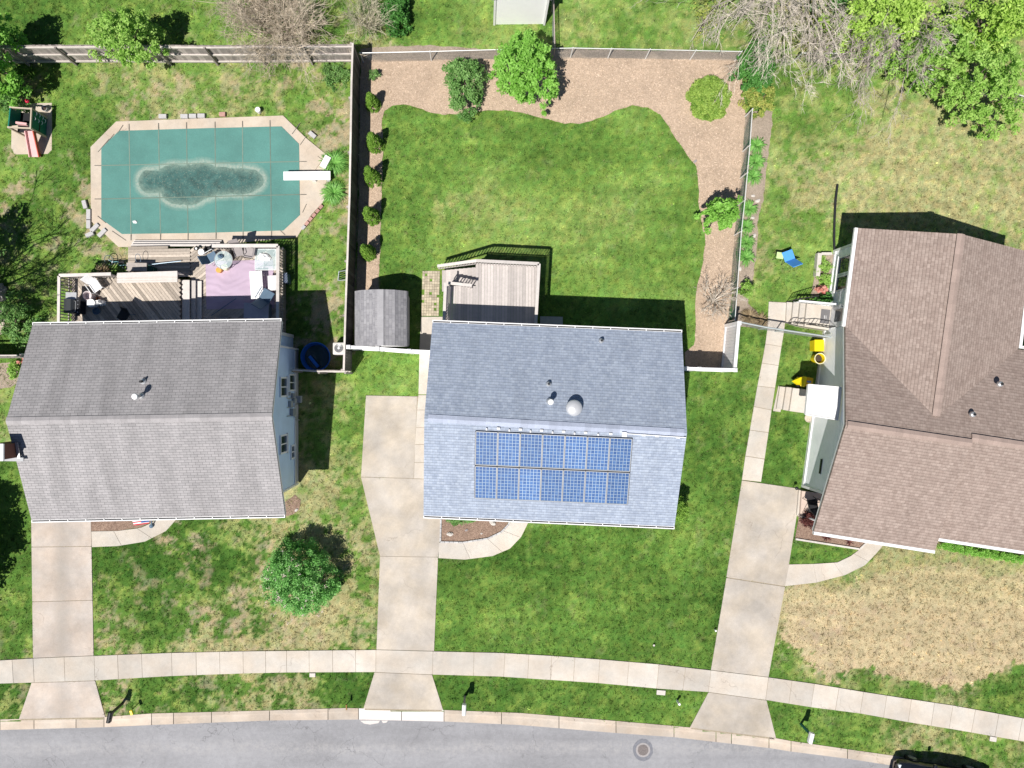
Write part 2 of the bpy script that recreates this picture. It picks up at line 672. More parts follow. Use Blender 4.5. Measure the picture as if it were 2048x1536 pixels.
d2c = [(760, 1113.5), (876, 1115.5), (868, 1302), (753, 1299)]
apron2 = [(749, 1345), (864, 1350), (886, 1420), (727, 1417)]
d3a = [(1484, 961), (1602, 978), (1578, 1128), (1570, 1172), (1453, 1154)]
d3b = [(1453, 1156), (1570, 1174), (1537, 1354), (1422, 1340)]
apron3 = [(1417, 1385), (1533, 1401), (1552, 1476), (1380, 1455)]
walk1_in = [(183, 1063), (235, 1062), (281, 1056), (305, 1045), (322, 1030)]
walk1_out = [(184, 1094), (235, 1092), (290, 1083), (332, 1062), (360, 1030)]
bed1 = [(181, 1012), (183, 1062), (235, 1061), (281, 1055), (305, 1044), (322, 1012)]
walk2_in = [(878, 1086), (926, 1086), (977, 1078), (1003, 1066), (1019, 1050), (1026, 1030)]
walk2_out = [(877, 1116), (930, 1119), (985, 1112), (1020, 1097), (1042, 1074), (1064, 1030)]
bed2 = [(883, 1030), (881, 1083), (926, 1083), (975, 1075), (1000, 1063), (1015, 1048), (1021, 1030)]
walk3_in = [(1578, 1129), (1628, 1128), (1675, 1125), (1702, 1112), (1722, 1097), (1742, 1078)]
walk3_out = [(1570, 1172), (1632, 1165), (1690, 1150), (1730, 1130), (1752, 1107), (1776, 1078)]
bed3 = [(1601, 1000), (1597, 1035), (1590, 1078), (1720, 1098), (1740, 1075), (1700, 1040), (1660, 1010)]
wk_left = [(1538, 603), (1535, 658), (1531, 688), (1524, 726), (1515, 772), (1508, 813), (1500, 860), (1491, 912), (1484, 960)]
wk_right = [(1575, 605), (1568, 662), (1563, 693), (1557, 731), (1550, 776), (1543, 820), (1537, 865), (1529, 918), (1522, 964)]
strip_l = [(841, 633), (838, 700), (836, 790), (833, 820), (831, 855), (829, 889), (828, 925), (827, 957)]
strip_r = [(900, 633), (880, 700), (876, 790), (876, 820), (876, 855), (876, 889), (876, 925), (876, 959)]
pavers = [(845, 541), (880, 541), (878, 632), (842, 632)]
pool_out = [(232, 243), (566, 231), (612, 276), (650, 307), (657, 340), (656, 380), (646, 404), (622, 430), (594, 474), (430, 490), (237, 494), (182, 442), (181, 294)]
pool_in = [(238, 262), (400, 257), (563, 253), (598, 288), (600, 430), (567, 461), (400, 466), (244, 468), (203, 438), (203, 297)]
play_slab = [(24, 208), (104, 206), (104, 300), (96, 308), (30, 309), (23, 296)]
fence_bed = [(1490, 225), (1545, 222), (1545, 250), (1538, 300), (1530, 350), (1526, 400), (1516, 440), (1512, 520), (1502, 575), (1496, 605), (1520, 632),
             (1556, 655), (1480, 652), (1463, 640), (1470, 540), (1478, 440), (1486, 330)]
n_fence_bed = [(722, 97), (860, 90), (1000, 101), (1145, 98), (1484, 104), (1476, 121), (1150, 119), (722, 122)]
house1_fp = [(90, 660), (584, 655), (597, 700), (597, 965), (560, 1012), (90, 1012)]
house2_fp = [(872, 650), (1310, 670), (1300, 1020), (860, 1010)]
house3_fp = [(1668, 500), (1990, 540), (2150, 700), (2150, 1030), (1605, 972)]
deck_l = [(120, 560), (258, 545), (258, 487), (560, 492), (560, 660), (120, 660)]
deck_m = [(895, 545), (1065, 540), (1065, 680), (895, 680)]
shed_fp = [(716, 590), (812, 590), (812, 700), (716, 700)]
planter3 = [(1637, 508), (1668, 508), (1650, 606), (1622, 590)]
landing3 = [(1573, 603), (1665, 612), (1655, 660), (1572, 650)]
steps3 = [(1545, 774), (1640, 785), (1635, 830), (1540, 822)]
porch3 = [(1603, 978), (1650, 985), (1640, 1045), (1600, 1035)]

# ------------------------------------------------------------------ fields for the lawns (numpy)
def in_poly(px, py, poly):
    inside = np.zeros(px.shape, bool)
    n = len(poly)
    for i in range(n):
        x1, y1 = poly[i]
        x2, y2 = poly[(i + 1) % n]
        if y1 == y2:
            continue
        c = ((y1 > py) != (y2 > py)) & (px < (x2 - x1) * (py - y1) / (y2 - y1) + x1)
        inside ^= c
    return inside


def vnoise(x, y, scale, seed):
    g = np.random.default_rng(seed).random((256, 256))
    fx, fy = x / scale, y / scale
    ix, iy = np.floor(fx).astype(int), np.floor(fy).astype(int)
    tx, ty = fx - ix, fy - iy
    tx, ty = tx * tx * (3 - 2 * tx), ty * ty * (3 - 2 * ty)
    a = g[ix % 256, iy % 256]
    b2 = g[(ix + 1) % 256, iy % 256]
    c = g[ix % 256, (iy + 1) % 256]
    d = g[(ix + 1) % 256, (iy + 1) % 256]
    return (a * (1 - tx) + b2 * tx) * (1 - ty) + (c * (1 - tx) + d * tx) * ty


def fbm(x, y, scale, seed, octs=4, gain=0.55):
    s = np.zeros(x.shape)
    amp = 1.0
    tot = 0
    for o in range(octs):
        s += amp * vnoise(x, y, scale / 2 ** o, seed + o)
        tot += amp
        amp *= gain
    return s / tot


# (px, py, straw, bright, dirt)
CP = [
    # behind the wooden fence, top left
    (60, 40, .15, .25, .05), (200, 60, .3, .35, .1), (400, 30, .25, .4, .05), (330, 60, .3, .4, .15), (480, 90, .4, .4, .2), (640, 60, .55, .3, .35),
    (640, 25, .35, .3, .2), (770, 80, .45, .3, .55), (800, 30, .1, .25, .0), (850, 50, .15, .55, .0), (930, 60, .4, .7, .1), (950, 20, .2, .6, 0), (890, 20, .1, .5, 0),
    (1150, 60, .35, .6, 0), (1250, 30, .3, .6, 0), (1250, 80, .3, .55, 0), (1400, 50, .35, .6, .05), (1450, 90, .4, .55, .1), (1650, 60, .5, .5, .2),
    # pool yard
    (60, 150, .2, .2, .3), (120, 160, .35, .45, .2), (200, 160, .5, .55, .2), (300, 160, .6, .6, .35), (400, 150, .5, .65, .15), (500, 160, .6, .5, .3), (330, 190, .6, .5, .45),
    (600, 170, .45, .4, .4), (660, 150, .2, .4, .2), (640, 200, .5, .45, .5), (560, 215, .5, .5, .2), (160, 230, .15, .3, .05), (140, 290, .1, .2, .05), (120, 330, .15, .25, .1),
    (30, 330, .3, .35, .3), (60, 380, .3, .35, .35), (20, 380, .3, .4, .7), (130, 400, .2, .3, .15), (165, 400, .4, .3, .75), (150, 350, .35, .3, .4), (60, 450, .25, .3, .25),
    (130, 470, .4, .4, .45), (190, 500, .4, .35, .6), (210, 470, .5, .45, .5), (100, 520, .2, .3, .2), (40, 520, .1, .2, .2), (180, 540, .35, .4, .4), (60, 600, .2, .35, .15), (90, 630, .35, .45, .2),
    (240, 500, .4, .5, .3), (680, 270, .4, .4, .7), (660, 260, .4, .4, .6), (620, 240, .5, .5, .35), (690, 350, .4, .3, .9), (690, 420, .35, .5, .7), (650, 440, .3, .5, .3),
    (630, 460, .4, .5, .2), (610, 490, .5, .45, .3), (670, 480, .35, .5, .4), (610, 540, .25, .4, .2), (600, 560, .05, .35, .0), (650, 560, .45, .45, .4), (680, 590, .4, .3, .85), (670, 630, .4, .3, .8),
    (640, 600, .3, .4, .3), (640, 530, .25, .5, .1), (600, 650, .2, .2, .6), (690, 660, .4, .3, .8),
    (20, 650, .2, .3, .2), (20, 800, .3, .4, .1), (15, 860, .5, .5, .1),
    # left front
    (25, 950, .2, .3, 0), (30, 1100, .15, .2, .0), (45, 1050, .2, .25, .0), (30, 1250, .3, .35, .05), (55, 1200, .35, .35, .1), (30, 1300, .15, .25, 0), (60, 1300, .3, .3, .3),
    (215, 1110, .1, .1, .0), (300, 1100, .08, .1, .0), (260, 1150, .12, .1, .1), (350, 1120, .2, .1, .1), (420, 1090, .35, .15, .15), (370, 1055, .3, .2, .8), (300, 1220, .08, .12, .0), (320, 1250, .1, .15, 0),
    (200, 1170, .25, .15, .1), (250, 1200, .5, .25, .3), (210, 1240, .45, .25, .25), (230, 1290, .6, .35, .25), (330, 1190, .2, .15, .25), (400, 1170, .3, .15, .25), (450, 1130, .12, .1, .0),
    (400, 1240, .7, .3, .35), (450, 1220, .65, .3, .3), (500, 1200, .6, .3, .35), (380, 1290, .65, .35, .2), (480, 1280, .6, .35, .25), (560, 1260, .55, .35, .2), (520, 1100, .5, .3, .45), (490, 1050, .6, .35, .1),
    (640, 1060, .55, .45, .1), (600, 1040, .6, .45, .1), (700, 1050, .4, .4, .05), (690, 1120, .65, .4, .25), (640, 1230, .7, .4, .2), (700, 1230, .6, .35, .2), (720, 1290, .45, .35, .1), (600, 1290, .65, .35, .2),
    (430, 1050, .45, .4, .05), (550, 1060, .55, .4, .05), (660, 960, .55, .45, .1), (640, 990, .6, .45, .1), (690, 900, .4, .35, .0), (710, 800, .3, .35, .0), (680, 800, .55, .4, .1), (700, 1000, .35, .3, .05), (735, 1170, .35, .3, .05),
    (740, 740, .05, .55, .0), (800, 760, .05, .5, .0), (780, 720, .0, .6, .0), (700, 750, .35, .5, .3), (690, 860, .4, .4, .0), (720, 880, .1, .25, 0),
    # mid back lawn
    (820, 260, .12, .5, 0), (900, 300, .15, .45, 0), (1000, 280, .15, .5, 0), (1100, 300, .12, .35, 0), (1250, 250, .15, .55, 0), (1300, 300, .2, .5, 0), (820, 400, .2, .55, 0), (800, 330, .1, .35, 0),
    (900, 420, .4, .7, .02), (1000, 400, .35, .7, .02), (950, 350, .25, .6, 0), (1100, 400, .25, .6, 0), (1140, 330, .05, .3, 0), (1200, 400, .3, .65, .02), (1150, 460, .3, .6, .03), (1250, 440, .35, .7, .03), (1300, 380, .25, .65, 0),
    (1350, 430, .15, .45, 0), (1370, 500, .1, .4, 0), (800, 500, .15, .55, .02), (880, 490, .2, .6, .02), (1000, 480, .3, .7, .05), (1200, 530, .2, .6, .03), (1250, 560, .2, .55, 0), (1150, 560, .15, .45, 0), (1340, 560, .15, .45, 0), (820, 580, .05, .5, 0),
    (1380, 640, .1, .5, 0), (850, 510, .2, .6, .05), (1050, 320, .1, .35, 0), (1180, 280, .1, .35, 0), (1130, 260, .05, .35, 0),
    # mid front lawn
    (900, 1150, .05, .2, 0), (950, 1180, .1, .15, 0), (1000, 1150, .08, .15, 0), (1080, 1100, .08, .15, 0), (1150, 1080, .1, .2, 0), (1100, 1180, .12, .15, 0), (1200, 1150, .15, .2, 0), (1000, 1250, .25, .3, 0),
    (900, 1260, .15, .3, 0), (1100, 1270, .15, .25, 0), (1250, 1200, .1, .2, 0), (1300, 1120, .12, .2, 0), (1380, 1100, .2, .3, 0), (1350, 1180, .1, .25, 0), (1400, 1250, .1, .2, 0), (1300, 1300, .12, .25, 0),
    (1380, 1310, .15, .25, 0), (1200, 1280, .12, .2, 0), (1420, 1000, .08, .15, 0), (1430, 850, .1, .2, 0), (1450, 780, .12, .3, 0), (1400, 920, .08, .2, 0), (1470, 930, .25, .35, 0), (1440, 1050, .3, .3, .05), (1500, 720, .3, .4, 0), (1490, 700, .12, .3, 0), (1500, 800, .3, .35, 0),
    # verges
    (20, 1400, .3, .2, .1), (50, 1400, .4, .3, .2), (220, 1385, .4, .25, .2), (240, 1415, .4, .2, .9), (300, 1390, .2, .15, .1), (400, 1390, .3, .2, .15), (500, 1390, .45, .25, .2), (580, 1390, .6, .3, .3), (540, 1370, .4, .2, .1),
    (640, 1400, .35, .2, .1), (690, 1380, .05, .1, 0), (720, 1360, .05, .1, 0), (900, 1380, .05, .1, 0), (1000, 1390, .12, .2, 0), (1100, 1400, .15, .2, 0), (1250, 1400, .12, .25, 0), (1350, 1420, .1, .25, 0),
    (1580, 1430, .1, .2, 0), (1640, 1440, .2, .3, 0), (1700, 1450, .25, .25, .05), (1720, 1470, .15, .2, .05), (1800, 1470, .5, .35, .15), (1850, 1490, .5, .4, .15), (1900, 1480, .45, .35, .1), (1950, 1500, .4, .35, .1), (2020, 1510, .35, .35, .1),
    # right back
    (1560, 180, .35, .5, .1), (1600, 230, .2, .4, 0), (1650, 170, .35, .55, .05), (1700, 200, .25, .45, 0), (1750, 180, .4, .5, .1), (1560, 230, .1, .3, 0), (1660, 270, .3, .45, 0), (1580, 300, .35, .5, 0), (1560, 350, .4, .55, 0),
    (1640, 330, .55, .6, .1), (1750, 250, .6, .6, .1), (1800, 200, .55, .5, .1), (1850, 260, .75, .7, .1), (1900, 300, .7, .65, .1), (1800, 330, .75, .7, .08), (2000, 300, .75, .65, .15), (2030, 350, .65, .6, .1), (1700, 380, .65, .7, .03),
    (1780, 400, .65, .7, .03), (1900, 390, .6, .7, .02), (2000, 420, .55, .7, .03), (1600, 400, .45, .6, 0), (1560, 470, .3, .5, 0), (1620, 480, .2, .5, 0), (1640, 430, .35, .6, 0), (1600, 520, .3, .5, .02), (1540, 550, .5, .55, .02),
    (1540, 500, .45, .5, 0), (1600, 570, .2, .45, 0), (1560, 590, .2, .45, 0), (1640, 380, .6, .7, 0),
    (1580, 700, .2, .35, 0), (1570, 730, .15, .3, 0), (1600, 690, .3, .4, .1), (1560, 850, .1, .25, 0), (1580, 900, .08, .2, 0), (1600, 870, .15, .25, .1), (1560, 950, .12, .25, 0), (1590, 940, .1, .2, 0),
    (1620, 1110, .15, .3, 0), (1680, 1110, .2, .35, 0), (1600, 1090, .1, .25, 0),
    # right front: a dead straw patch with a green rim
    (1600, 1190, .7, .35, .35), (1650, 1190, .6, .35, .1), (1720, 1160, .65, .5, .0), (1800, 1110, .55, .6, .0), (1850, 1120, .6, .6, .0), (1900, 1100, .5, .6, 0), (2000, 1120, .6, .6, 0), (2040, 1180, .65, .6, 0),
    (1700, 1230, .95, .6, .25), (1800, 1200, .9, .7, .05), (1900, 1200, .8, .7, .02), (1980, 1200, .75, .65, .02), (1600, 1250, .9, .5, .4), (1750, 1260, .9, .6, .15), (1850, 1280, 1.0, .7, .2), (1950, 1280, .95, .7, .15), (1650, 1290, 1.0, .6, .45),
    (1700, 1320, 1.0, .6, .3), (1800, 1320, .95, .6, .3), (1740, 1310, .6, .4, .05), (1900, 1330, 1.0, .6, .4), (2000, 1300, .95, .6, .25), (2030, 1270, .8, .6, .1), (1560, 1310, .1, .2, .0), (1590, 1320, .25, .3, .1), (1740, 1345, .1, .2, 0), (1680, 1350, .2, .25, .05),
    (1830, 1370, .15, .25, .05), (1850, 1345, .2, .2, .05), (1900, 1375, .8, .5, .4), (1940, 1380, .2, .25, .05), (1980, 1370, .2, .3, .05), (2030, 1350, .15, .3, 0), (2020, 1410, .25, .3, .1), (1900, 1400, .35, .3, .2), (1790, 1380, .2, .25, 0), (1650, 1360, .15, .2, 0),
    (1640, 1330, .85, .5, .3), (1780, 1350, .5, .4, .2),
]
CPA = np.array(CP, float)


def sstep_(a, b, x):
    t = np.clip((x - a) / (b - a), 0, 1)
    return t * t * (3 - 2 * t)


GX0, GX1, GY0, GY1 = -27.5, 30.5, -24.0, 22.0
STEP = 0.1
gx = np.arange(GX0, GX1 + STEP / 2, STEP)
gy = np.arange(GY0, GY1 + STEP / 2, STEP)
GX, GY = np.meshgrid(gx, gy)                     # rows = y
PX, PY = GX / K + NX, -GY / K + NY
wsum = np.zeros(PX.shape)
fld = [np.zeros(PX.shape) for _ in range(3)]
wx = PX + (fbm(GX, GY, 1.6, 50) - 0.5) * 60
wy = PY + (fbm(GX, GY, 1.6, 60) - 0.5) * 60
for c in CPA:
    w = np.exp(-((wx - c[0]) ** 2 + (wy - c[1]) ** 2) / (2 * 34.0 ** 2)) + 1e-5 / (1 + ((wx - c[0]) ** 2 + (wy - c[1]) ** 2) / 4000)
    wsum += w
    for k in range(3):
        fld[k] += w * c[2 + k]
STRAW, BRIGHT, DIRT = [f / wsum for f in fld]
n1 = fbm(GX + 100, GY + 50, 0.62, 3, 4, 0.8)
n4 = fbm(GX + 70, GY + 40, 0.26, 43, 2, 0.8)
n2 = fbm(GX + 30, GY + 80, 0.35, 13, 3, 0.7)
n3 = fbm(GX + 10, GY + 20, 2.2, 23, 4, 0.5)


def sstep(a, b, x):
    t = np.clip((x - a) / (b - a), 0, 1)
    return t * t * (3 - 2 * t)


nn = 0.55 * n1 + 0.45 * n2
nn = (nn - nn.min()) / (nn.max() - nn.min())
nlo, nhi = np.percentile(nn, 2), np.percentile(nn, 98)
nn = np.clip((nn - nlo) / (nhi - nlo), 0, 1)
rank = np.argsort(np.argsort(nn.ravel())).reshape(nn.shape) / nn.size      # uniform 0..1
n2b = fbm(GX + 300, GY + 10, 0.7, 33, 5, 0.75)
rank2 = np.argsort(np.argsort(n2b.ravel())).reshape(nn.shape) / nn.size
dead = [(1572, 1182), (1640, 1178), (1690, 1172), (1740, 1150), (1800, 1128), (1900, 1125), (2080, 1150), (2080, 1330), (2010, 1326), (1980, 1350), (1930, 1368), (1900, 1384), (1862, 1366), (1846, 1346),
        (1812, 1352), (1790, 1340), (1745, 1348), (1700, 1352), (1665, 1355), (1640, 1334), (1600, 1312), (1568, 1286)]
jx_, jy_ = (n2 - 0.5) * 55, (n1 - 0.5) * 55
in_dead = in_poly(PX + (wx - PX) * 0.8 + jx_, PY + (wy - PY) * 0.8 + jy_, dead)
STRAW = np.where(in_dead, np.maximum(STRAW, 0.80 + 0.15 * sstep_(1180, 1240, PY)), STRAW)
in_top = in_poly(PX, PY, [(1735, 1130), (1780, 1085), (2080, 1100), (2080, 1150), (1900, 1135), (1800, 1140)])
STRAW = np.where(in_top, np.maximum(STRAW, 0.62), STRAW)
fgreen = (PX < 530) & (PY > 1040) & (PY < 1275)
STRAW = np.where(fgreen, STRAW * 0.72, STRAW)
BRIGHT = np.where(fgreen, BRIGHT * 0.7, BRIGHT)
rback = (PX > 1540) & (PY < 470)
STRAW = np.where(rback, np.clip(STRAW, 0.34, 0.6), STRAW)
BRIGHT = np.where(rback, np.maximum(BRIGHT, 0.5), BRIGHT)
DIRT = np.where(rback, DIRT * 0.4, DIRT)
pyard = (PX < 715) & (PY < 760)
STRAW = np.where(pyard, STRAW * 0.72, STRAW)
DIRT = np.where(pyard, DIRT * 0.8, DIRT)
SE = STRAW + np.maximum(0, STRAW - 0.45) * 1.6 - np.maximum(0, 0.32 - STRAW) * 0.35
front_l = (PX < 745) & (PY > 1030)
straw = np.where(front_l, sstep(-0.22, 0.2, SE * 0.9 - rank), sstep(-0.5, 0.40, SE - rank))
dirt = sstep(-0.1, 0.3, DIRT * 0.9 - rank2)
bright = np.clip(BRIGHT + (n3 - 0.5) * 0.65 + (n2 - 0.5) * 0.4, 0, 1)


def lerp3(a, b, t):
    return np.array(a)[None, None, :] * (1 - t[..., None]) + (np.array(b) if not isinstance(b, np.ndarray) else b) * t[..., None]


deep = np.array((0.046, 0.114, 0.018))
mid = np.array((0.128, 0.238, 0.044))
brt = np.array((0.235, 0.345, 0.088))
g = np.where(bright[..., None] < 0.5, deep + (mid - deep) * (bright[..., None] * 2), mid + (brt - mid) * (bright[..., None] * 2 - 1))
strawc = np.array((0.50, 0.405, 0.25)) * (0.85 + 0.3 * n2[..., None])
strawg = np.array((0.35, 0.34, 0.16)) * (0.85 + 0.3 * n2[..., None])
yelg = np.array((0.265, 0.375, 0.08)) * (0.8 + 0.4 * n2[..., None])
m1 = sstep(0.18, 0.5, STRAW)[..., None]
m2 = sstep(0.5, 0.95, STRAW)[..., None]
sc = yelg * (1 - m1) + strawg * m1
sc = sc * (1 - m2) + strawc * m2
straw = straw * (0.75 + 0.25 * m1[..., 0])
col = g * (1 - straw[..., None] * 0.95) + sc * straw[..., None] * 0.95
dirtc = np.array((0.43, 0.335, 0.235)) * (0.85 + 0.3 * n2[..., None])
col = col * (1 - dirt[..., None] * 0.75) + dirtc * dirt[..., None] * 0.75

tuft = np.exp((n4 - 0.5) * 0.7 * (1 - 0.45 * m2[..., 0]))
mow = (vnoise(GX + 0.12 * GY, GY * 12 + 0.03 * GX * GX, 3.2, 91) - 0.5) * 0.22 + (vnoise(GX * 0.8, GY * 5, 2.6, 92) - 0.5) * 0.14
mown = sstep_(720, 800, PX) * (1 - sstep_(700, 760, PY) * (1 - sstep_(1040, 1090, PY)))
col = col * (1 + mow * mown)[..., None]
tuft = 1 + (tuft - 1) * (1 - 0.4 * dirt)
col = col * tuft[..., None]
warmn = (fbm(GX + 5, GY + 9, 0.2, 53, 2, 0.8) - 0.5)[..., None]
col = col * (1 + warmn * np.array((0.5, 0.15, 0.1)) * (1 - 0.6 * m2))

hard = [mulch_poly, drive1, apron1, d2a, d2b, d2c, apron2, d3a, d3b, apron3, walk1_in + walk1_out[::-1], bed1, walk2_in + walk2_out[::-1], bed2,
        walk3_in + walk3_out[::-1], bed3, wk_left + wk_right[::-1], strip_l + strip_r[::-1], pavers, pool_out, play_slab, fence_bed, n_fence_bed,
        house1_fp, house2_fp, house3_fp, deck_l, deck_m, shed_fp, planter3, landing3, steps3, porch3,
        sw_top + sw_bot[::-1]]
blocked = np.zeros(PX.shape, bool)
for p in hard:
    blocked |= in_poly(PX, PY, p)
road_poly = [(x, y + 5) for x, y in kerb_top] + [(2900, 4000), (-700, 4000)]
on_road = in_poly(PX, PY, road_poly)
blocked |= in_poly(PX, PY, kerb_top + [(2900, 4000), (-700, 4000)])

# ------------------------------------------------------------------ ground sheet
m_ground, nt, b = newmat('lawn_soil')
at = nd(nt, "ShaderNodeAttribute", attribute_name="tint")
pos = nd(nt, "ShaderNodeNewGeometry").outputs[0]
f = mathn(nt, 'MULTIPLY', maprange(nt, noise(nt, pos, 16, 4, 0.75), 0.3, 0.7, 0.62, 1.3), maprange(nt, noise(nt, pos, 60, 2, 0.8), 0.3, 0.7, 0.62, 1.35))
c = scalec(nt, at.outputs['Color'], f)
nt.links.new(c, b.inputs['Base Color'])
b.inputs['Roughness'].default_value = 0.95
b.inputs['Specular IOR Level'].default_value = 0.1
bn = nd(nt, "ShaderNodeBump")
bn.inputs['Strength'].default_value = 0.7
bn.inputs['Distance'].default_value = 0.04
nt.links.new(noise(nt, pos, 24, 5, 0.75), bn.inputs['Height'])
nt.links.new(bn.outputs[0], b.inputs['Normal'])

ny_, nx_ = GX.shape
zz = np.where(on_road, -0.30, 0.0) + (fbm(GX, GY, 0.8, 70) - 0.5) * 0.03 * (~on_road)
me = bpy.data.meshes.new("ground")
outer = [(-420, -420), (420, -420), (420, 420), (-420, 420)]
verts = np.stack([GX.ravel(), GY.ravel(), zz.ravel()], 1)
nb = verts.shape[0]
ii = np.arange(nb).reshape(ny_, nx_)
quads = np.stack([ii[:-1, :-1].ravel(), ii[:-1, 1:].ravel(), ii[1:, 1:].ravel(), ii[1:, :-1].ravel()], 1)
# outer skirt ring so that the sheet reaches the horizon
cor = [ii[0, 0], ii[0, -1], ii[-1, -1], ii[-1, 0]]
ov = np.array([(x, y, -0.30 if y < 0 else 0.0) for x, y in outer])
verts = np.concatenate([verts, ov])
edge_b = list(ii[0, :])
edge_r = list(ii[:, -1])
edge_t = list(ii[-1, ::-1])
edge_l = list(ii[::-1, 0])
faces = quads.tolist()
extra = []
for e, (a, b3) in zip((edge_b, edge_r, edge_t, edge_l), ((0, 1), (1, 2), (2, 3), (3, 0))):
    base_i = nb + 4 + len(extra)
    extra += [verts[int(x)] for x in e]
    faces.append(tuple(base_i + k for k in range(len(e) - 1, -1, -1)) + (nb + a, nb + b3))
verts = np.concatenate([verts, np.array(extra)])
me.from_pydata(verts.tolist(), [], faces)
att = me.attributes.new("tint", 'FLOAT_COLOR', 'POINT')
cc = np.ones((len(verts), 4), np.float32)
cc[:nb, :3] = col.reshape(-1, 3)
cc[nb:, :3] = (0.14, 0.21, 0.06)
att.data.foreach_set("color", cc.ravel())
me.materials.append(m_ground)
me.update()
go = bpy.data.objects.new("ground", me)
COL.objects.link(go)
tag(go, 'patchy lawns and bare soil of the back and front yards', 'ground', kind='structure')

# grass blades
m_grass, nt, b = newmat('grass_blades')
at = nd(nt, "ShaderNodeAttribute", attribute_name="tint")
nt.links.new(at.outputs['Color'], b.inputs['Base Color'])
b.inputs['Roughness'].default_value = 0.7
b.inputs['Specular IOR Level'].default_value = 0.15
tr = nd(nt, "ShaderNodeBsdfTranslucent")
nt.links.new(at.outputs['Color'], tr.inputs[0])
mx = nd(nt, "ShaderNodeMixShader")
mx.inputs[0].default_value = 0.22
nt.links.new(b.outputs[0], mx.inputs[1])
nt.links.new(tr.outputs[0], mx.inputs[2])
out = [n for n in nt.nodes if n.type == 'OUTPUT_MATERIAL'][0]
nt.links.new(mx.outputs[0], out.inputs[0])

NT, PER = 95000, 6
tx, ty = rng.uniform(-25.2, 28.2, NT), rng.uniform(-20.5, 20.0, NT)
iX = np.clip(np.round((tx - GX0) / STEP).astype(int), 0, nx_ - 1)
iY = np.clip(np.round((ty - GY0) / STEP).astype(int), 0, ny_ - 1)
keep = ~blocked[iY, iX] & (rng.random(NT) > dirt[iY, iX] * 0.8)
tx, ty, iX, iY = tx[keep], ty[keep], iX[keep], iY[keep]
nt_ = len(tx)
tcol = col[iY, iX] * np.exp(rng.normal(0, 0.42, nt_))[:, None]
pale = rng.random(nt_) < 0.05 + 0.25 * STRAW[iY, iX]
tcol[pale] = tcol[pale] * 0.4 + np.array((0.36, 0.34, 0.17)) * 0.6
bx_ = np.repeat(tx, PER) + rng.normal(0, 0.036, nt_ * PER)
by_ = np.repeat(ty, PER) + rng.normal(0, 0.036, nt_ * PER)
z0 = np.repeat(zz[iY, iX], PER)
n = len(bx_)
ang = rng.uniform(0, 2 * np.pi, n)
wd = rng.uniform(0.010, 0.020, n)
hgt = rng.uniform(0.03, 0.085, n)
tl = rng.uniform(0.3, 1.5, n)
a2 = rng.uniform(0, 2 * np.pi, n)
tri = np.zeros((n, 3, 3))
tri[:, 0] = np.stack([bx_ - np.cos(ang) * wd, by_ - np.sin(ang) * wd, z0 - 0.005], 1)
tri[:, 1] = np.stack([bx_ + np.cos(ang) * wd, by_ + np.sin(ang) * wd, z0 - 0.005], 1)
tri[:, 2] = np.stack([bx_ + np.cos(a2) * hgt * tl, by_ + np.sin(a2) * hgt * tl, z0 + hgt], 1)
gc = np.repeat(tcol, PER, axis=0) * rng.uniform(0.75, 1.3, n)[:, None]
gro = np_mesh("grass", tri, 3, gc, m_grass)
tag(gro, 'short mown grass of the lawns and verges', 'grass', kind='stuff')

# ------------------------------------------------------------------ sheets on the ground
def sheet(pts, z, name, m, label, cat, jitter=0.0, sub=0):
    P = [W2(*p) for p in pts]
    if sub:
        Q = []
        for i in range(len(P)):
            a, b2 = Vector(P[i]), Vector(P[(i + 1) % len(P)])
            k = max(1, int((b2 - a).length / sub))
            for j in range(k):
                q = a.lerp(b2, j / k)
                Q.append((q.x + random.uniform(-jitter, jitter), q.y + random.uniform(-jitter, jitter)))
        P = Q
    mb = MB()
    mb.prism(P, -0.05, z, 0.5)
    return struct(mb, name, m, label, cat)


def mulchmat(name, c1, c2, sc=38):
    m, nt, b = newmat(name)
    pos = nd(nt, "ShaderNodeNewGeometry").outputs[0]
    v = nd(nt, "ShaderNodeTexVoronoi")
    v.inputs['Scale'].default_value = sc
    nt.links.new(pos, v.inputs['Vector'])
    cr = nd(nt, "ShaderNodeSeparateColor")
    nt.links.new(v.outputs['Color'], cr.inputs[0])
    big = maprange(nt, noise(nt, pos, 0.7, 5, 0.7), 0.3, 0.72, 0.82, 1.14)
    midn = maprange(nt, noise(nt, pos, 7, 4, 0.7), 0.3, 0.7, 0.86, 1.12)
    c = mixc(nt, cr.outputs[0], c1, c2)
    c = scalec(nt, c, mathn(nt, 'MULTIPLY', big, midn))
    nt.links.new(c, b.inputs['Base Color'])
    b.inputs['Roughness'].default_value = 0.95
    b.inputs['Specular IOR Level'].default_value = 0.1
    bn = nd(nt, "ShaderNodeBump")
    bn.inputs['Strength'].default_value = 0.9
    bn.inputs['Distance'].default_value = 0.03
    nt.links.new(v.outputs['Distance'], bn.inputs['Height'])
    nt.links.new(bn.outputs[0], b.inputs['Normal'])
    MATS[name] = m
    return m


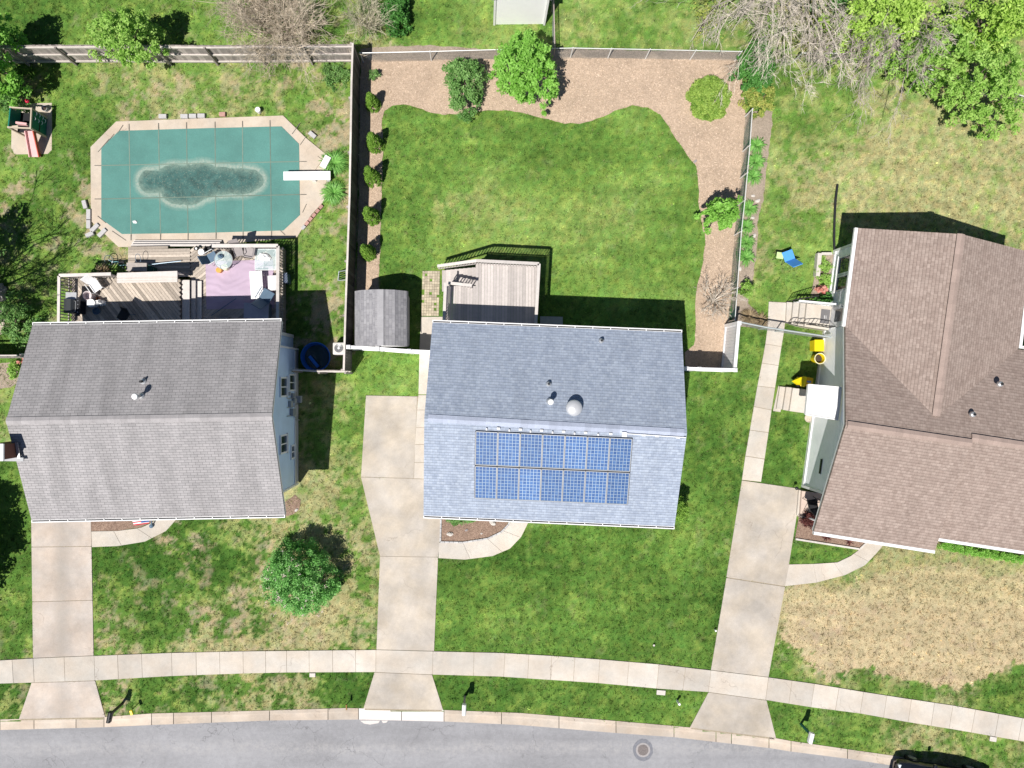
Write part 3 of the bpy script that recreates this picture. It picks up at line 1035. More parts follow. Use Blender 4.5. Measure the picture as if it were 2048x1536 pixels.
m_mulch = mulchmat('bark_mulch', (0.47, 0.355, 0.26), (0.61, 0.47, 0.355))
m_mulchd = mulchmat('dark_mulch', (0.20, 0.13, 0.10), (0.42, 0.30, 0.23))
m_soil = mulchmat('sandy_soil', (0.36, 0.29, 0.225), (0.56, 0.46, 0.37), 60)
sheet(mulch_poly, 0.022, 'mulch_bed', m_mulch, 'wide tan bark mulch bed wrapping the middle back lawn', 'mulch bed', 0.03, 0.25)
sheet(n_fence_bed, 0.016, 'soil_strip', m_soil, 'grey brown soil strip under the back wire fence', 'soil', 0.04, 0.3)
sheet(fence_bed, 0.018, 'planting_bed', m_soil, 'narrow sandy planting bed beside the side wire fence', 'planting bed', 0.05, 0.25)
sheet(bed1, 0.018, 'front_bed', m_mulchd, 'brown front bed between the left driveway and its curved walk', 'planting bed', 0.01, 0.3)
sheet(bed2, 0.018, 'front_bed', m_mulchd, 'brown mulch front bed inside the curved walk of the middle house', 'planting bed', 0.01, 0.3)
sheet(bed3, 0.018, 'front_bed', m_mulchd, 'brown mulch front bed with pale edging at the right house', 'planting bed', 0.01, 0.3)
sheet([(562, 1008), (590, 990), (602, 1000), (598, 1020), (585, 1030), (560, 1034)], 0.015, 'mulch_patch', m_mulchd, 'small mulch patch at the corner of the grey roofed house', 'mulch', 0.02, 0.2)
sheet(planter3, 0.03, 'planter_soil', m_soil, 'soil filled planting corner beside the right house wall', 'planting bed', 0.02, 0.3)
for pts, lb in (([(-10, 728), (40, 722), (46, 760), (20, 775), (-10, 780)], 'dark soil patch behind the short wooden fence at the left edge'),):
    sheet(pts, 0.015, 'soil_patch', m_soil, lb, 'soil', 0.03, 0.2)

# mulch chips give the bed a real surface
chips_n = 26000
cx = rng.uniform(-6.5, 13.4, chips_n)
cy = rng.uniform(0.4, 16.4, chips_n)
okm = in_poly(cx / K + NX, -cy / K + NY, mulch_poly)
cx, cy = cx[okm], cy[okm]
n = len(cx)
a = rng.uniform(0, np.pi, n)
L = rng.uniform(0.02, 0.05, n)
Wd = rng.uniform(0.008, 0.016, n)
ca, sa = np.cos(a), np.sin(a)
zt = 0.026 + rng.uniform(0, 0.02, n)
q = np.zeros((n, 4, 3))
for k, (s1, s2) in enumerate(((-1, -1), (1, -1), (1, 1), (-1, 1))):
    q[:, k] = np.stack([cx + s1 * L * ca - s2 * Wd * sa, cy + s1 * L * sa + s2 * Wd * ca, zt + s1 * rng.uniform(-0.01, 0.012, n)], 1)
m_chip = leafmat('bark_chips', (0.38, 0.28, 0.20), (0.68, 0.54, 0.42), 0.0, 0.9)
o = np_mesh("bark_chips", q, 4, rng.random(n), m_chip)
tag(o, 'loose bark chips scattered over the back mulch bed', 'mulch', kind='stuff')

# ------------------------------------------------------------------ road, kerb, pavement, drives
m_road, nt, b = newmat('asphalt')
pos = nd(nt, "ShaderNodeNewGeometry").outputs[0]
f1 = maprange(nt, noise(nt, pos, 0.35, 4, 0.6), 0.3, 0.7, 0.9, 1.08)
f2 = maprange(nt, noise(nt, pos, 5, 5, 0.7), 0.3, 0.7, 0.9, 1.1)
f3 = maprange(nt, noise(nt, pos, 70, 3, 0.8), 0.3, 0.7, 0.72, 1.3)
mp = nd(nt, "ShaderNodeMapping")
mp.inputs['Scale'].default_value = (0.12, 1.3, 1)
nt.links.new(pos, mp.inputs['Vector'])
f4 = maprange(nt, noise(nt, mp.outputs[0], 1.0, 5, 0.6), 0.3, 0.7, 0.9, 1.1)
f = mathn(nt, 'MULTIPLY', mathn(nt, 'MULTIPLY', f1, f2), mathn(nt, 'MULTIPLY', f3, f4))
c = scalec(nt, (0.275, 0.275, 0.29), f)
v = nd(nt, "ShaderNodeTexVoronoi", feature='DISTANCE_TO_EDGE')
v.inputs['Scale'].default_value = 0.5
warp = nd(nt, "ShaderNodeVectorMath", operation='ADD')
nz = nd(nt, "ShaderNodeTexNoise")
nz.inputs['Scale'].default_value = 1.6
nz.inputs['Detail'].default_value = 6
nt.links.new(pos, nz.inputs['Vector'])
nt.links.new(pos, warp.inputs[0])
nt.links.new(nz.outputs[1], warp.inputs[1])
nt.links.new(warp.outputs[0], v.inputs['Vector'])
ck = maprange(nt, v.outputs['Distance'], 0.0, 0.008, 1, 0)
ck = mathn(nt, 'MULTIPLY', ck, maprange(nt, noise(nt, pos, 0.5, 3, 0.5), 0.44, 0.54, 0, 0.7))
c = mixc(nt, ck, c, (0.1, 0.1, 0.105))
# patched strip along the crown of the road
sp2 = nd(nt, "ShaderNodeSeparateXYZ")
nt.links.new(pos, sp2.inputs[0])
yy = mathn(nt, 'ADD', sp2.outputs[1], mathn(nt, 'MULTIPLY', noise(nt, pos, 0.8, 3, 0.5), 0.5))
wear = mathn(nt, 'MULTIPLY', maprange(nt, mathn(nt, 'ABSOLUTE', mathn(nt, 'ADD', yy, 18.15)), 0.1, 0.45, 1, 0), maprange(nt, noise(nt, pos, 4, 6, 0.85), 0.42, 0.62, 0, 0.5))
c = mixc(nt, wear, c, (0.42, 0.405, 0.40))
# pale grit and worn streak
gr = maprange(nt, noise(nt, pos, 11, 5, 0.85), 0.62, 0.7, 0, 0.7)
c = mixc(nt, gr, c, (0.48, 0.46, 0.46))
nt.links.new(c, b.inputs['Base Color'])
b.inputs['Roughness'].default_value = 0.9
bn = nd(nt, "ShaderNodeBump")
bn.inputs['Strength'].default_value = 0.4
bn.inputs['Distance'].default_value = 0.01
nt.links.new(noise(nt, pos, 80, 3, 0.8), bn.inputs['Height'])
nt.links.new(bn.outputs[0], b.inputs['Normal'])

ZR = -0.13


def wall_line(poly, z):
    return [W2(*p, z) for p in poly]


mb = MB()
kb = [W2(x, y, ZR) for x, y in kerb_bot]
mb.prism(kb + [(60, -60), (-45, -60)], ZR - 0.1, ZR)
struct(mb, 'road', m_road, 'worn grey asphalt street with fine cracks', 'road')


def seg_pts(top, bot, x0, x1):
    """slab corner points between x0 and x1 measured on the top line; joints perpendicular to the line"""
    def pt(poly, x):
        return (x, interp(poly, x))
    def lower(x):
        y = interp(top, x)
        dx = 8
        sl = (interp(top, x + dx) - interp(top, x - dx)) / (2 * dx)
        # perpendicular step down
        xx = x
        for _ in range(4):
            yy = interp(bot, xx)
            xx = x - sl * (yy - y)
        return (xx, interp(bot, xx))
    xs = [x0] + [p[0] for p in top if x0 + 3 < p[0] < x1 - 3] + [x1]
    a = [pt(top, x) for x in xs]
    l0, l1 = lower(x0), lower(x1)
    mids = [p for p in bot if l0[0] + 3 < p[0] < l1[0] - 3]
    return a + [l1] + mids[::-1] + [l0]


# kerb and gutter: top strip, face, gutter pan, cut into pieces
def kline(t):
    xs = sorted(set([p[0] for p in kerb_top] + [p[0] for p in kerb_bot]))
    return [(x, interp(kerb_top, x) * (1 - t) + interp(kerb_bot, x) * t) for x in xs]


def kerb_piece(mb, x0, x1, tone, low=False):
    xs = [x0 + 0.6] + [p[0] for p in kerb_top if x0 + 2 < p[0] < x1 - 2] + [x1 - 0.6]
    prof = [(0.0, 0.02), (0.3, 0.02), (0.42, -0.09), (1.0, -0.122)] if not low else [(0.0, 0.015), (0.3, -0.02), (0.42, -0.09), (1.0, -0.122)]
    rows = []
    for x in xs:
        y0, y1 = interp(kerb_top, x), interp(kerb_bot, x)
        r = []
        for t, z in prof:
            r.append(W(x, y0 + (y1 - y0) * t, z))
        r.append(W(x, y1, -0.3))
        r.insert(0, W(x, y0, -0.3))
        rows.append(r)
    vs = [p for r in rows for p in r]
    n = len(rows[0])
    fs = []
    for i in range(len(rows) - 1):
        for k in range(n - 1):
            fs.append((i * n + k, (i + 1) * n + k, (i + 1) * n + k + 1, i * n + k + 1)[::-1])
    mb.add(vs, fs, tone)


mb = MB()
joints = list(range(-690, 0, 78)) + [0, 68, 152, 208, 303, 347, 423, 539, 656, 717]
for a, b2 in zip(joints[:-1], joints[1:]):
    kerb_piece(mb, a, b2, random.random(), low=(30 < (a + b2) / 2 < 215))
joints = [888, 1003, 1118, 1232, 1348, 1432, 1463, 1538, 1582, 1695, 1810, 1925, 2040, 2150, 2280, 2400, 2520, 2640, 2800]
for a, b2 in zip(joints[:-1], joints[1:]):
    kerb_piece(mb, a, b2, random.random(), low=(1375 < (a + b2) / 2 < 1560))
struct(mb, 'kerb', m_kerb, 'tan concrete kerb and gutter along the street', 'kerb')
mb = MB()
kerb_piece(mb, 717, 803, 0.6, True)
kerb_piece(mb, 803, 888, 0.5, True)
mb.prism([W2(720, 1441, ZR), W2(760, 1441, ZR), W2(757, 1446, ZR), W2(740, 1449, ZR), W2(728, 1447, ZR)], ZR - 0.05, ZR + 0.006, 0.5)
mb.prism([W2(763, 1441, ZR), W2(776, 1441, ZR), W2(773, 1445, ZR), W2(766, 1446, ZR)], ZR - 0.05, ZR + 0.006, 0.5)
struct(mb, 'painted_kerb', m_kerbw, 'white painted dropped kerb before the middle driveway', 'kerb')

mb = MB()
jx = list(range(-690, -20, 47)) + [24, 66]
jn = [66, 128, 188, 235, 283, 343, 392, 439, 486, 531, 573, 618, 665, 711, 752, 866, 948, 1010, 1058, 1104, 1150, 1200, 1258, 1318, 1371, 1422, 1537,
      1584, 1629, 1678, 1727, 1774, 1823, 1869, 1906, 1951, 1998, 2045, 2095, 2145, 2195, 2245, 2295, 2345, 2395, 2445]
jall = [-690 + 47 * i for i in range(15)] + [24] + jn
for a, b2 in zip(jall[:-1], jall[1:]):
    if b2 - a < 4:
        continue
    pts = seg_pts(sw_top, sw_bot, a + 0.35, b2 - 0.35)
    tn = random.uniform(0.35, 1.0)
    if 20 < a < 290:
        tn = random.uniform(0.0, 0.2)
    if a in (1318, 1371, 1537, 1584):
        tn = 0.1
    mb.prism([W2(x, y, 0.04) for x, y in pts], -0.08, 0.04 + random.uniform(-0.003, 0.003), tn)
struct(mb, 'sidewalk', m_conc, 'pale concrete sidewalk of square slabs along the street', 'sidewalk')


m_joint = mat('joint_fill', (0.33, 0.28, 0.21), 0.95, 0.2, 12, 0.1, fine=0.2)


def drive(name, polys, label, m=m_drive, z=0.035, cat='driveway', base=None):
    mb = MB()
    for p, tn in polys:
        mb.prism([W2(x, y, z) for x, y in p], -0.08, z, tn)
    return struct(mb, name, m, label, cat)


def split(poly4, ys, gap=0.7):
    """cut a 4-corner (TL,TR,BR,BL) polygon at fractions"""
    TL, TR, BR, BL = [Vector(p) for p in poly4]
    out = []
    ys = [0] + ys + [1]
    L = ((BL - TL).length + (BR - TR).length) / 2
    for a, b2 in zip(ys[:-1], ys[1:]):
        a2 = a + (gap / L if a > 0 else 0)
        b3 = b2 - (gap / L if b2 < 1 else 0)
        out.append(([tuple(TL.lerp(BL, a2)), tuple(TR.lerp(BR, a2)), tuple(TR.lerp(BR, b3)), tuple(TL.lerp(BL, b3))], random.uniform(0.3, 0.8)))
    return out


drive('driveway', split([(62, 1012), (181, 1012), (187, 1311), (66, 1316)], [0.27, 0.63], 0.6) + [(apron1, 0.9)], 'pale driveway with grey oil streak of the grey roofed left house', z=0.034, m=m_drivel)
d2a = [(732, 791), (834.2, 793), (827.2, 956.4), (722, 953.6)]
d2b = [(722, 954.6), (826, 957.4), (872, 959.4), (890, 1020), (884, 1040), (876, 1114), (760, 1112)]
d2c = [(760, 1112.8), (876, 1114.8), (868, 1302), (753, 1299)]
drive('driveway', [(d2a, 0.45), (d2b, 0.6), (d2c, 0.8), (apron2, 0.7)], 'long pale driveway with a side pad of the middle house')
mbj = MB()
for poly in ([(734, 793), (874, 793), (874, 900), (871, 960), (888, 1020), (882, 1040), (874, 1114), (866, 1301), (755, 1298), (761, 1113), (724, 955)],
             [(1486, 963), (1600, 980), (1576, 1128), (1568, 1172), (1536, 1352), (1424, 1338), (1455, 1155)], [(64, 1014), (179, 1014), (181, 1094), (185, 1310), (68, 1315), (66, 1094)],
             wk_left + wk_right[::-1], [(65, 1364), (188, 1360), (208, 1437), (40, 1441)], [(751, 1343), (862, 1348), (884, 1423), (729, 1420)], [(1419, 1383), (1531, 1399), (1549, 1479), (1382, 1458)]):
    mbj.prism([W2(x, y, 0.02) for x, y in poly], -0.08, 0.02, 0.5)
swj_t, swj_b = [(x, y + 1.0) for x, y in sw_top], [(x, y - 1.0) for x, y in sw_bot]
mbj.prism([W2(x, y, 0.02) for x, y in swj_t + swj_b[::-1]], -0.08, 0.024, 0.5)
struct(mbj, 'joint_fill', m_joint, 'sandy soil filling the joints of the concrete slabs', 'joint')
drive('driveway', [(d3a, 0.55), (d3b, 0.5), (apron3, 0.5)], 'straight pale driveway of the brown roofed right house')


def curve_walk(inn, out, cuts, name, label, z=0.036):
    mb = MB()
    n = 24
    def samp(poly, t):
        P = [Vector(p) for p in poly]
        L = [0]
        for i in range(len(P) - 1):
            L.append(L[-1] + (P[i + 1] - P[i]).length)
        d = t * L[-1]
        for i in range(len(P) - 1):
            if d <= L[i + 1] + 1e-6:
                return P[i].lerp(P[i + 1], (d - L[i]) / (L[i + 1] - L[i]))
        return P[-1]
    mb.prism([W2(*p) for p in inn + out[::-1]], -0.08, 0.02, 0.0)
    ts = [0] + cuts + [1]
    for a, b2 in zip(ts[:-1], ts[1:]):
        k = 6
        aa, bb = a + (0.0025 if a > 0 else 0), b2 - (0.0025 if b2 < 1 else 0)
        A = [samp(inn, aa + (bb - aa) * i / k) for i in range(k + 1)]
        B = [samp(out, aa + (bb - aa) * i / k) for i in range(k + 1)]
        mb.prism([W2(p.x, p.y, z) for p in A + B[::-1]], -0.08, z, random.uniform(0.3, 0.9))
    return struct(mb, name, m_conc, label, 'walkway')


curve_walk(walk1_in, walk1_out, [0.3, 0.62], 'walkway', 'short curved concrete walk at the grey roofed left house')
curve_walk(walk2_in, walk2_out, [0.28, 0.57, 0.78], 'walkway', 'curved concrete walk rounding the middle front bed')
curve_walk(walk3_in, walk3_out, [0.27, 0.5, 0.75], 'walkway', 'curved concrete walk leading to the brown roofed house')
mb = MB()
for i in range(len(wk_left) - 1):
    p = split([wk_left[i], wk_right[i], wk_right[i + 1], wk_left[i + 1]], [], 0)[0][0]
    TL, TR, BR, BL = [Vector(x) for x in p]
    q = [TL.lerp(BL, 0.012), TR.lerp(BR, 0.012), TR.lerp(BR, 0.988), TL.lerp(BL, 0.988)]
    mb.prism([W2(v.x, v.y, 0.036) for v in q], -0.08, 0.036, random.random())
mb.prism([W2(*p, 0.036) for p in ((1557, 772), (1568, 774), (1561, 824), (1546, 822))], -0.08, 0.036, 0.3)
struct(mb, 'walkway', m_conc, 'long straight slab walk up the side of the right house', 'walkway')
mb = MB()
for i in range(len(strip_l) - 1):
    TL, TR, BR, BL = [Vector(x) for x in (strip_l[i], strip_r[i], strip_r[i + 1], strip_l[i + 1])]
    q = [TL.lerp(BL, 0.01), TR.lerp(BR, 0.01), TR.lerp(BR, 0.985), TL.lerp(BL, 0.985)]
    q[0] += Vector((1.0, 0))
    q[3] += Vector((1.0, 0))
    mb.prism([W2(v.x, v.y, 0.038) for v in q], -0.08, 0.038, random.uniform(0.2, 0.7))
struct(mb, 'walkway', m_conc, 'narrow slab walk between the middle house and its driveway pad', 'walkway')
# paver patch with weeds
mb = MB()
for i in range(7):
    for j in range(17):
        x0 = 845 + i * 5 - (j / 17) * 2.5
        y0 = 542 + j * 5.3
        if random.random() < 0.05:
            continue
        mb.prism([W2(x0, y0, 0.03), W2(x0 + 4.6, y0, 0.03), W2(x0 + 4.6, y0 + 4.9, 0.03), W2(x0, y0 + 4.9, 0.03)], -0.05, 0.03 + random.uniform(-0.004, 0.004), random.random())
m_paver = mat('tan_pavers', (0.46, 0.40, 0.30), 0.9, 0.15, 7, 0.2, fine=0.12)
struct(mb, 'paver_patio', m_paver, 'tan paver patch with weeds beside the middle deck', 'paving')

# ================================================================== houses
m_roof1 = shingle('grey_shingles', (0.37, 0.355, 0.36), (0.31, 0.30, 0.305), (0.10, 0.095, 0.10), 0.3, 0.125, 0.2, 0.007)
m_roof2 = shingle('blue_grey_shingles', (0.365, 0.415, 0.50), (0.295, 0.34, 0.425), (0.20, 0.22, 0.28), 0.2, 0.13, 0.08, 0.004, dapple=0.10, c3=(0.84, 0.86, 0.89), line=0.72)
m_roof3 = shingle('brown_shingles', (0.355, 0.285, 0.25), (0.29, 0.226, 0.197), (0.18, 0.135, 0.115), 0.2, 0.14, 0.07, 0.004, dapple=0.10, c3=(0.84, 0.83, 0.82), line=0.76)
m_roof4 = shingle('light_grey_shingles', (0.34, 0.335, 0.35), (0.27, 0.265, 0.28), (0.18, 0.18, 0.19), 0.28, 0.15, 0.08, 0.006, c3=(0.8, 0.8, 0.82))
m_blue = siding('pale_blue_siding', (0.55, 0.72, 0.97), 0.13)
m_whites = siding('white_siding', (0.94, 0.96, 1.0), 0.13)
m_found = mat('grey_foundation', (0.45, 0.45, 0.46), 0.9, 0.1)
m_sill = mat('white_trim', (0.78, 0.78, 0.78), 0.5, 0.03)
m_capg = mat('grey_ridge_cap', (0.34, 0.325, 0.33), 0.92, 0.12, 3, 0.08, fine=0.1)
m_capb = mat('blue_ridge_cap', (0.37, 0.41, 0.51), 0.92, 0.12, 3, 0.10, fine=0.1)
m_capr = mat('brown_ridge_cap', (0.34, 0.262, 0.228), 0.92, 0.12, 3, 0.08, fine=0.1)
m_capl = mat('silver_ridge_cap', (0.34, 0.335, 0.35), 0.92, 0.1, 3, 0.08, fine=0.1)


def ridge_cap(p0, p1, hw, drop0, drop1, parent, m, n=None, lift=0.03, th=0.022):
    """overlapping cap shingles along a ridge; drop0/drop1: fall of each side per metre"""
    p0, p1 = Vector(p0), Vector(p1)
    d = (p1 - p0)
    L = d.length
    d.normalize()
    sd = Vector((-d.y, d.x, 0)).normalized()
    mb = MB()
    n = int(L / 0.3)
    for i in range(n):
        a = p0 + d * (L * i / n)
        b2 = p0 + d * (L * (i + 1) / n + 0.02)
        z = lift + (i % 2) * 0.004
        la = a + sd * hw + Vector((0, 0, -hw * drop0 + z))
        lb = b2 + sd * hw + Vector((0, 0, -hw * drop0 + z))
        ra = a - sd * hw + Vector((0, 0, -hw * drop1 + z))
        rb = b2 - sd * hw + Vector((0, 0, -hw * drop1 + z))
        ca, cb = a + Vector((0, 0, z)), b2 + Vector((0, 0, z))
        dn = Vector((0, 0, -th))
        vs = [la, ca, ra, lb, cb, rb] + [v + dn for v in (la, ca, ra, lb, cb, rb)]
        fs = [(0, 1, 4, 3)[::-1], (1, 2, 5, 4)[::-1], (0, 3, 9, 6)[::-1], (2, 8, 11, 5)[::-1], (0, 6, 7, 1)[::-1], (1, 7, 8, 2)[::-1], (3, 4, 10, 9)[::-1], (4, 5, 11, 10)[::-1]]
        mb.add(vs, fs)
    return mb.build('ridge_cap', m, parent)


def gutter(p0, p1, outv, parent, name='gutter', hang=0.78, w=0.12):
    """open trough with hangers. outv: direction away from the roof"""
    p0, p1 = Vector(p0), Vector(p1)
    o = Vector(outv).normalized()
    mb = MB()
    z = Vector((0, 0, 1))
    base = -0.10
    mb.bar(p0 + o * 0.012 + z * (base + 0.04), p1 + o * 0.012 + z * (base + 0.04), 0.02, 0.10, 0.5)
    mb.bar(p0 + o * (w - 0.02) + z * (base + 0.05), p1 + o * (w - 0.02) + z * (base + 0.05), 0.045, 0.11, 0.5)
    mb.bar(p0 + o * (w / 2) + z * (base - 0.01), p1 + o * (w / 2) + z * (base - 0.01), w - 0.005, 0.012, 0.5)
    L = (p1 - p0).length
    n = max(2, int(L / hang))
    for i in range(n + 1):
        q = p0.lerp(p1, (i + 0.02) / (n + 0.04))
        mb.bar(q + o * 0.0 + z * (base + 0.108), q + o * w + z * (base + 0.108), 0.035, 0.012, 0.7)
    g = mb.build(name, m_gutter, parent)
    mb = MB()
    mb.bar(p0 + o * (w / 2 - 0.012) + z * (base + 0.005), p1 + o * (w / 2 - 0.012) + z * (base + 0.005), w - 0.06, 0.012, 0.5)
    mb.build('gutter_shade', m_dark, g)  # dark strip standing in for the shade inside the trough
    return g


def window(parent, c, right, out, w, h, name='window', mull=True):
    """window in a vertical wall: c centre on the wall, right/out unit vectors"""
    c, r, o = Vector(c), Vector(right).normalized(), Vector(out).normalized()
    z = Vector((0, 0, 1))
    t = 0.07
    mb = MB()
    for s in (-1, 1):
        mb.bar(c + r * s * (w / 2) + z * (-h / 2) + o * 0.03, c + r * s * (w / 2) + z * (h / 2) + o * 0.03, t, 0.07, 0.5, up=tuple(o))
    for s in (-1, 1):
        mb.bar(c + z * s * (h / 2) - r * (w / 2 + t / 2) + o * 0.032, c + z * s * (h / 2) + r * (w / 2 + t / 2) + o * 0.032, 0.075, t, 0.5)
    if mull:
        mb.bar(c - z * (h / 2 - 0.03) + o * 0.026, c + z * (h / 2 - 0.03) + o * 0.026, 0.05, 0.05, 0.5, up=tuple(o))
    fr = mb.build(name, m_sill, parent)
    mb = MB()
    mb.bar(c - r * (w / 2 - 0.03) + o * 0.008, c + r * (w / 2 - 0.03) + o * 0.008, 0.016, h - 0.06, 0.5)
    mb.build('pane', m_pane, fr)
    mb = MB()
    mb.bar(c - z * (h / 2 + 0.06) - r * (w / 2 + 0.08) + o * 0.05, c - z * (h / 2 + 0.06) + r * (w / 2 + 0.08) + o * 0.05, 0.1, 0.04, 0.5)
    mb.build('sill', m_sill, fr)
    return fr


def door(parent, c, right, out, w, h, m, name='door'):
    c, r, o = Vector(c), Vector(right).normalized(), Vector(out).normalized()
    z = Vector((0, 0, 1))
    mb = MB()
    mb.bar(c - r * w / 2 + z * h / 2 + o * 0.02, c + r * w / 2 + z * h / 2 + o * 0.02, 0.04, h, 0.5)
    d = mb.build(name, m, parent)
    mb = MB()
    for s in (-1, 1):
        mb.bar(c + r * s * (w / 2 + 0.04) + o * 0.03, c + r * s * (w / 2 + 0.04) + z * h + o * 0.03, 0.08, 0.06, 0.5, up=tuple(o))
    mb.bar(c - r * (w / 2 + 0.08) + z * (h + 0.045) + o * 0.033, c + r * (w / 2 + 0.08) + z * (h + 0.045) + o * 0.033, 0.06, 0.08, 0.5)
    mb.build('door_frame', m_sill, d)
    mb = MB()
    mb.lathe(tuple(c + r * (w / 2 - 0.09) + z * 1.0 + o * 0.06), [(0.0, -0.03), (0.03, -0.02), (0.035, 0), (0.03, 0.02), (0.0, 0.03)], 8, 0.5)
    mb.build('handle', m_metal, d)
    return d


def vent_pipe(parent, px, py, z, r=0.05, h=0.3, name='vent_pipe', boot=True):
    mb = MB()
    p = W(px, py, z + h)
    mb.tube([(p.x, p.y, z - 0.1), (p.x, p.y, z + h)], r, 10, 0.5)
    v = mb.build(name, m_black, parent, smooth=False)
    if boot:
        mb = MB()
        mb.lathe((p.x, p.y, z), [(r * 2.6, -0.06), (r * 2.3, 0.035), (r * 1.3, 0.07), (r * 1.02, 0.09)], 14, 0.5)
        mb.build('flashing', m_metal, v)
    return v


def flue(parent, px, py, z, h, rcap=0.11):
    """metal flue with a white conical cap; px,py is where the cap appears"""
    p = W(px, py, z + h)
    mb = MB()
    mb.tube([(p.x, p.y, z - 0.15), (p.x, p.y, z + h - 0.12)], 0.06, 12, 0.5)
    f = mb.build('flue_pipe', m_metal, parent)
    mb = MB()
    mb.lathe((p.x, p.y, z + h - 0.1), [(rcap, 0.0), (rcap, 0.05), (rcap * 0.9, 0.08), (0.0, 0.12)], 20, 0.5)
    mb.lathe((p.x, p.y, z + h - 0.2), [(rcap * 0.7, 0.0), (rcap * 0.7, 0.05)], 16, 0.3)
    mb.build('flue_cap', m_whitep, f, smooth=False)
    mb = MB()
    mb.lathe((p.x, p.y, z), [(0.16, -0.08), (0.13, 0.02), (0.07, 0.08)], 14, 0.5)
    mb.build('flashing', m_metal, f)
    return f


def gable_wall(mb, x, y0, y1, yr, z0, ze, zr, th=0.12, top_in=0.12):
    """wall in the plane x=const from y0 to y1 with a gable top"""
    pts = [(y0, z0), (y1, z0), (y1, ze - top_in), (yr, zr - top_in), (y0, ze - top_in)]
    vs = [(x - th / 2, y, z) for y, z in pts] + [(x + th / 2, y, z) for y, z in pts]
    n = len(pts)
    fs = [tuple(range(n)), tuple(range(2 * n - 1, n - 1, -1))] + [(i, n + i, n + (i + 1) % n, (i + 1) % n) for i in range(n)]
    mb.add(vs, fs, 0.5)


# ---------------- left house, grey roof
Z1E, Z1R = 3.65, 5.3
h1 = thing('house', 'split level house with a plain grey shingle roof and pale blue side wall', 'house', W(320, 840, 0))
nw, ne, se, sw_ = W(65, 650, Z1E), W(563, 642, Z1E), W(570, 1030, Z1E), W(63, 1040, Z1E)
rw, re = W(12, 842, Z1R), W(543, 833, Z1R)
mb = MB()
mb.slab([nw, rw, re, ne], re - rw, 0.10)
mb.slab([rw, sw_, se, re], se - sw_, 0.10, (0.1, 0))
roof1 = mb.build('roof', m_roof1, h1)
sl1 = (Z1R - Z1E) / 4.3
ridge_cap(rw, re, 0.16, sl1, sl1, roof1, m_capg)
# white rake boards under the gable edges
def rake_boards(house):
    for a, b2, s in ((nw, rw, -1), (rw, sw_, -1), (ne, re, 1), (re, se, 1)):
        mb = MB()
        mb.bar(Vector(a) + Vector((-s * 0.02, 0, -0.17)), Vector(b2) + Vector((-s * 0.02, 0, -0.17)), 0.03, 0.15, 0.5)
        mb.build('rake_board', m_sill, house)


rake_boards(h1)
gutter(nw, ne, (0, 1, 0), h1)
gutter(sw_, se, (0, -1, 0), h1)
# walls: main box, a projecting middle bay on the east side
xw, xe = -19.75, (584 - NX) * K
yn, ys_ = 2.25, -5.15
mb = MB()
mb.box(((xw + xe) / 2, yn, Z1E / 2 - 0.05), (xe - xw, 0.14, Z1E - 0.1), 0, 0.5)
mb.box(((xw + xe) / 2, ys_, Z1E / 2 - 0.05), (xe - xw, 0.14, Z1E - 0.1), 0, 0.5)
gable_wall(mb, xe, ys_ + 0.075, yn - 0.075, -1.65, 0, Z1E + 0.02, Z1R)
gable_wall(mb, xw, ys_ + 0.075, yn - 0.075, -1.65, 0, Z1E + 0.02, Z1R)
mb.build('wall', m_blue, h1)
xb = (597 - NX) * K
yb0, yb1 = -(965 - NY) * K, -(700 - NY) * K
mb = MB()
mb.box(((xe + xb) / 2 + 0.03, (yb0 + yb1) / 2, 0.38), (xb - xe - 0.07, yb1 - yb0 - 0.1, 0.74), 0, 0.5)
mb.build('foundation', m_found, h1)
pts = [(yb0, 0.75), (yb1, 0.75), (yb1, Z1E + 0.25), (-1.65, Z1R - 0.17), (yb0, Z1E + 0.1)]
mb = MB()
vs = [(xe + 0.06, y, z) for y, z in pts] + [(xb, y, z) for y, z in pts]
mb.add(vs, [tuple(range(5)), tuple(range(9, 4, -1))] + [(i, 5 + i, 5 + (i + 1) % 5, (i + 1) % 5) for i in range(5)], 0.5)
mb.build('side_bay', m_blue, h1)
for y in (yb0 - 0.02, yb1 + 0.02):
    mb = MB()
    mb.box((xb + 0.005, y, Z1E / 2 + 0.1), (0.1, 0.09, Z1E - 0.1), 0, 0.5)
    mb.build('corner_board', m_sill, h1)
for y in (ys_ + 0.0, yn - 0.0):
    mb = MB()
    mb.box((xe + 0.02, y, Z1E / 2 - 0.1), (0.16, 0.16, Z1E - 0.25), 0, 0.5)
    mb.build('corner_board', m_sill, h1)
mb = MB()
mb.box((xb + 0.02, (yb0 + yb1) / 2, 0.77), (0.05, yb1 - yb0 - 0.12, 0.05), 0, 0.4)
mb.build('skirt_board', m_sill, h1)
for (py, z, w, h) in ((774, 2.75, 0.85, 1.0), (888, 2.75, 0.8, 1.0)):
    window(h1, (xb + 0.0, -(py - NY) * K * (1 - z / H), z), (0, 1, 0), (1, 0, 0), w, h)
window(h1, (xb, -(765 - NY) * K, 1.35), (0, 1, 0), (1, 0, 0), 0.75, 0.95)
window(h1, (xb, -(899 - NY) * K, 1.2), (0, 1, 0), (1, 0, 0), 0.62, 0.55)
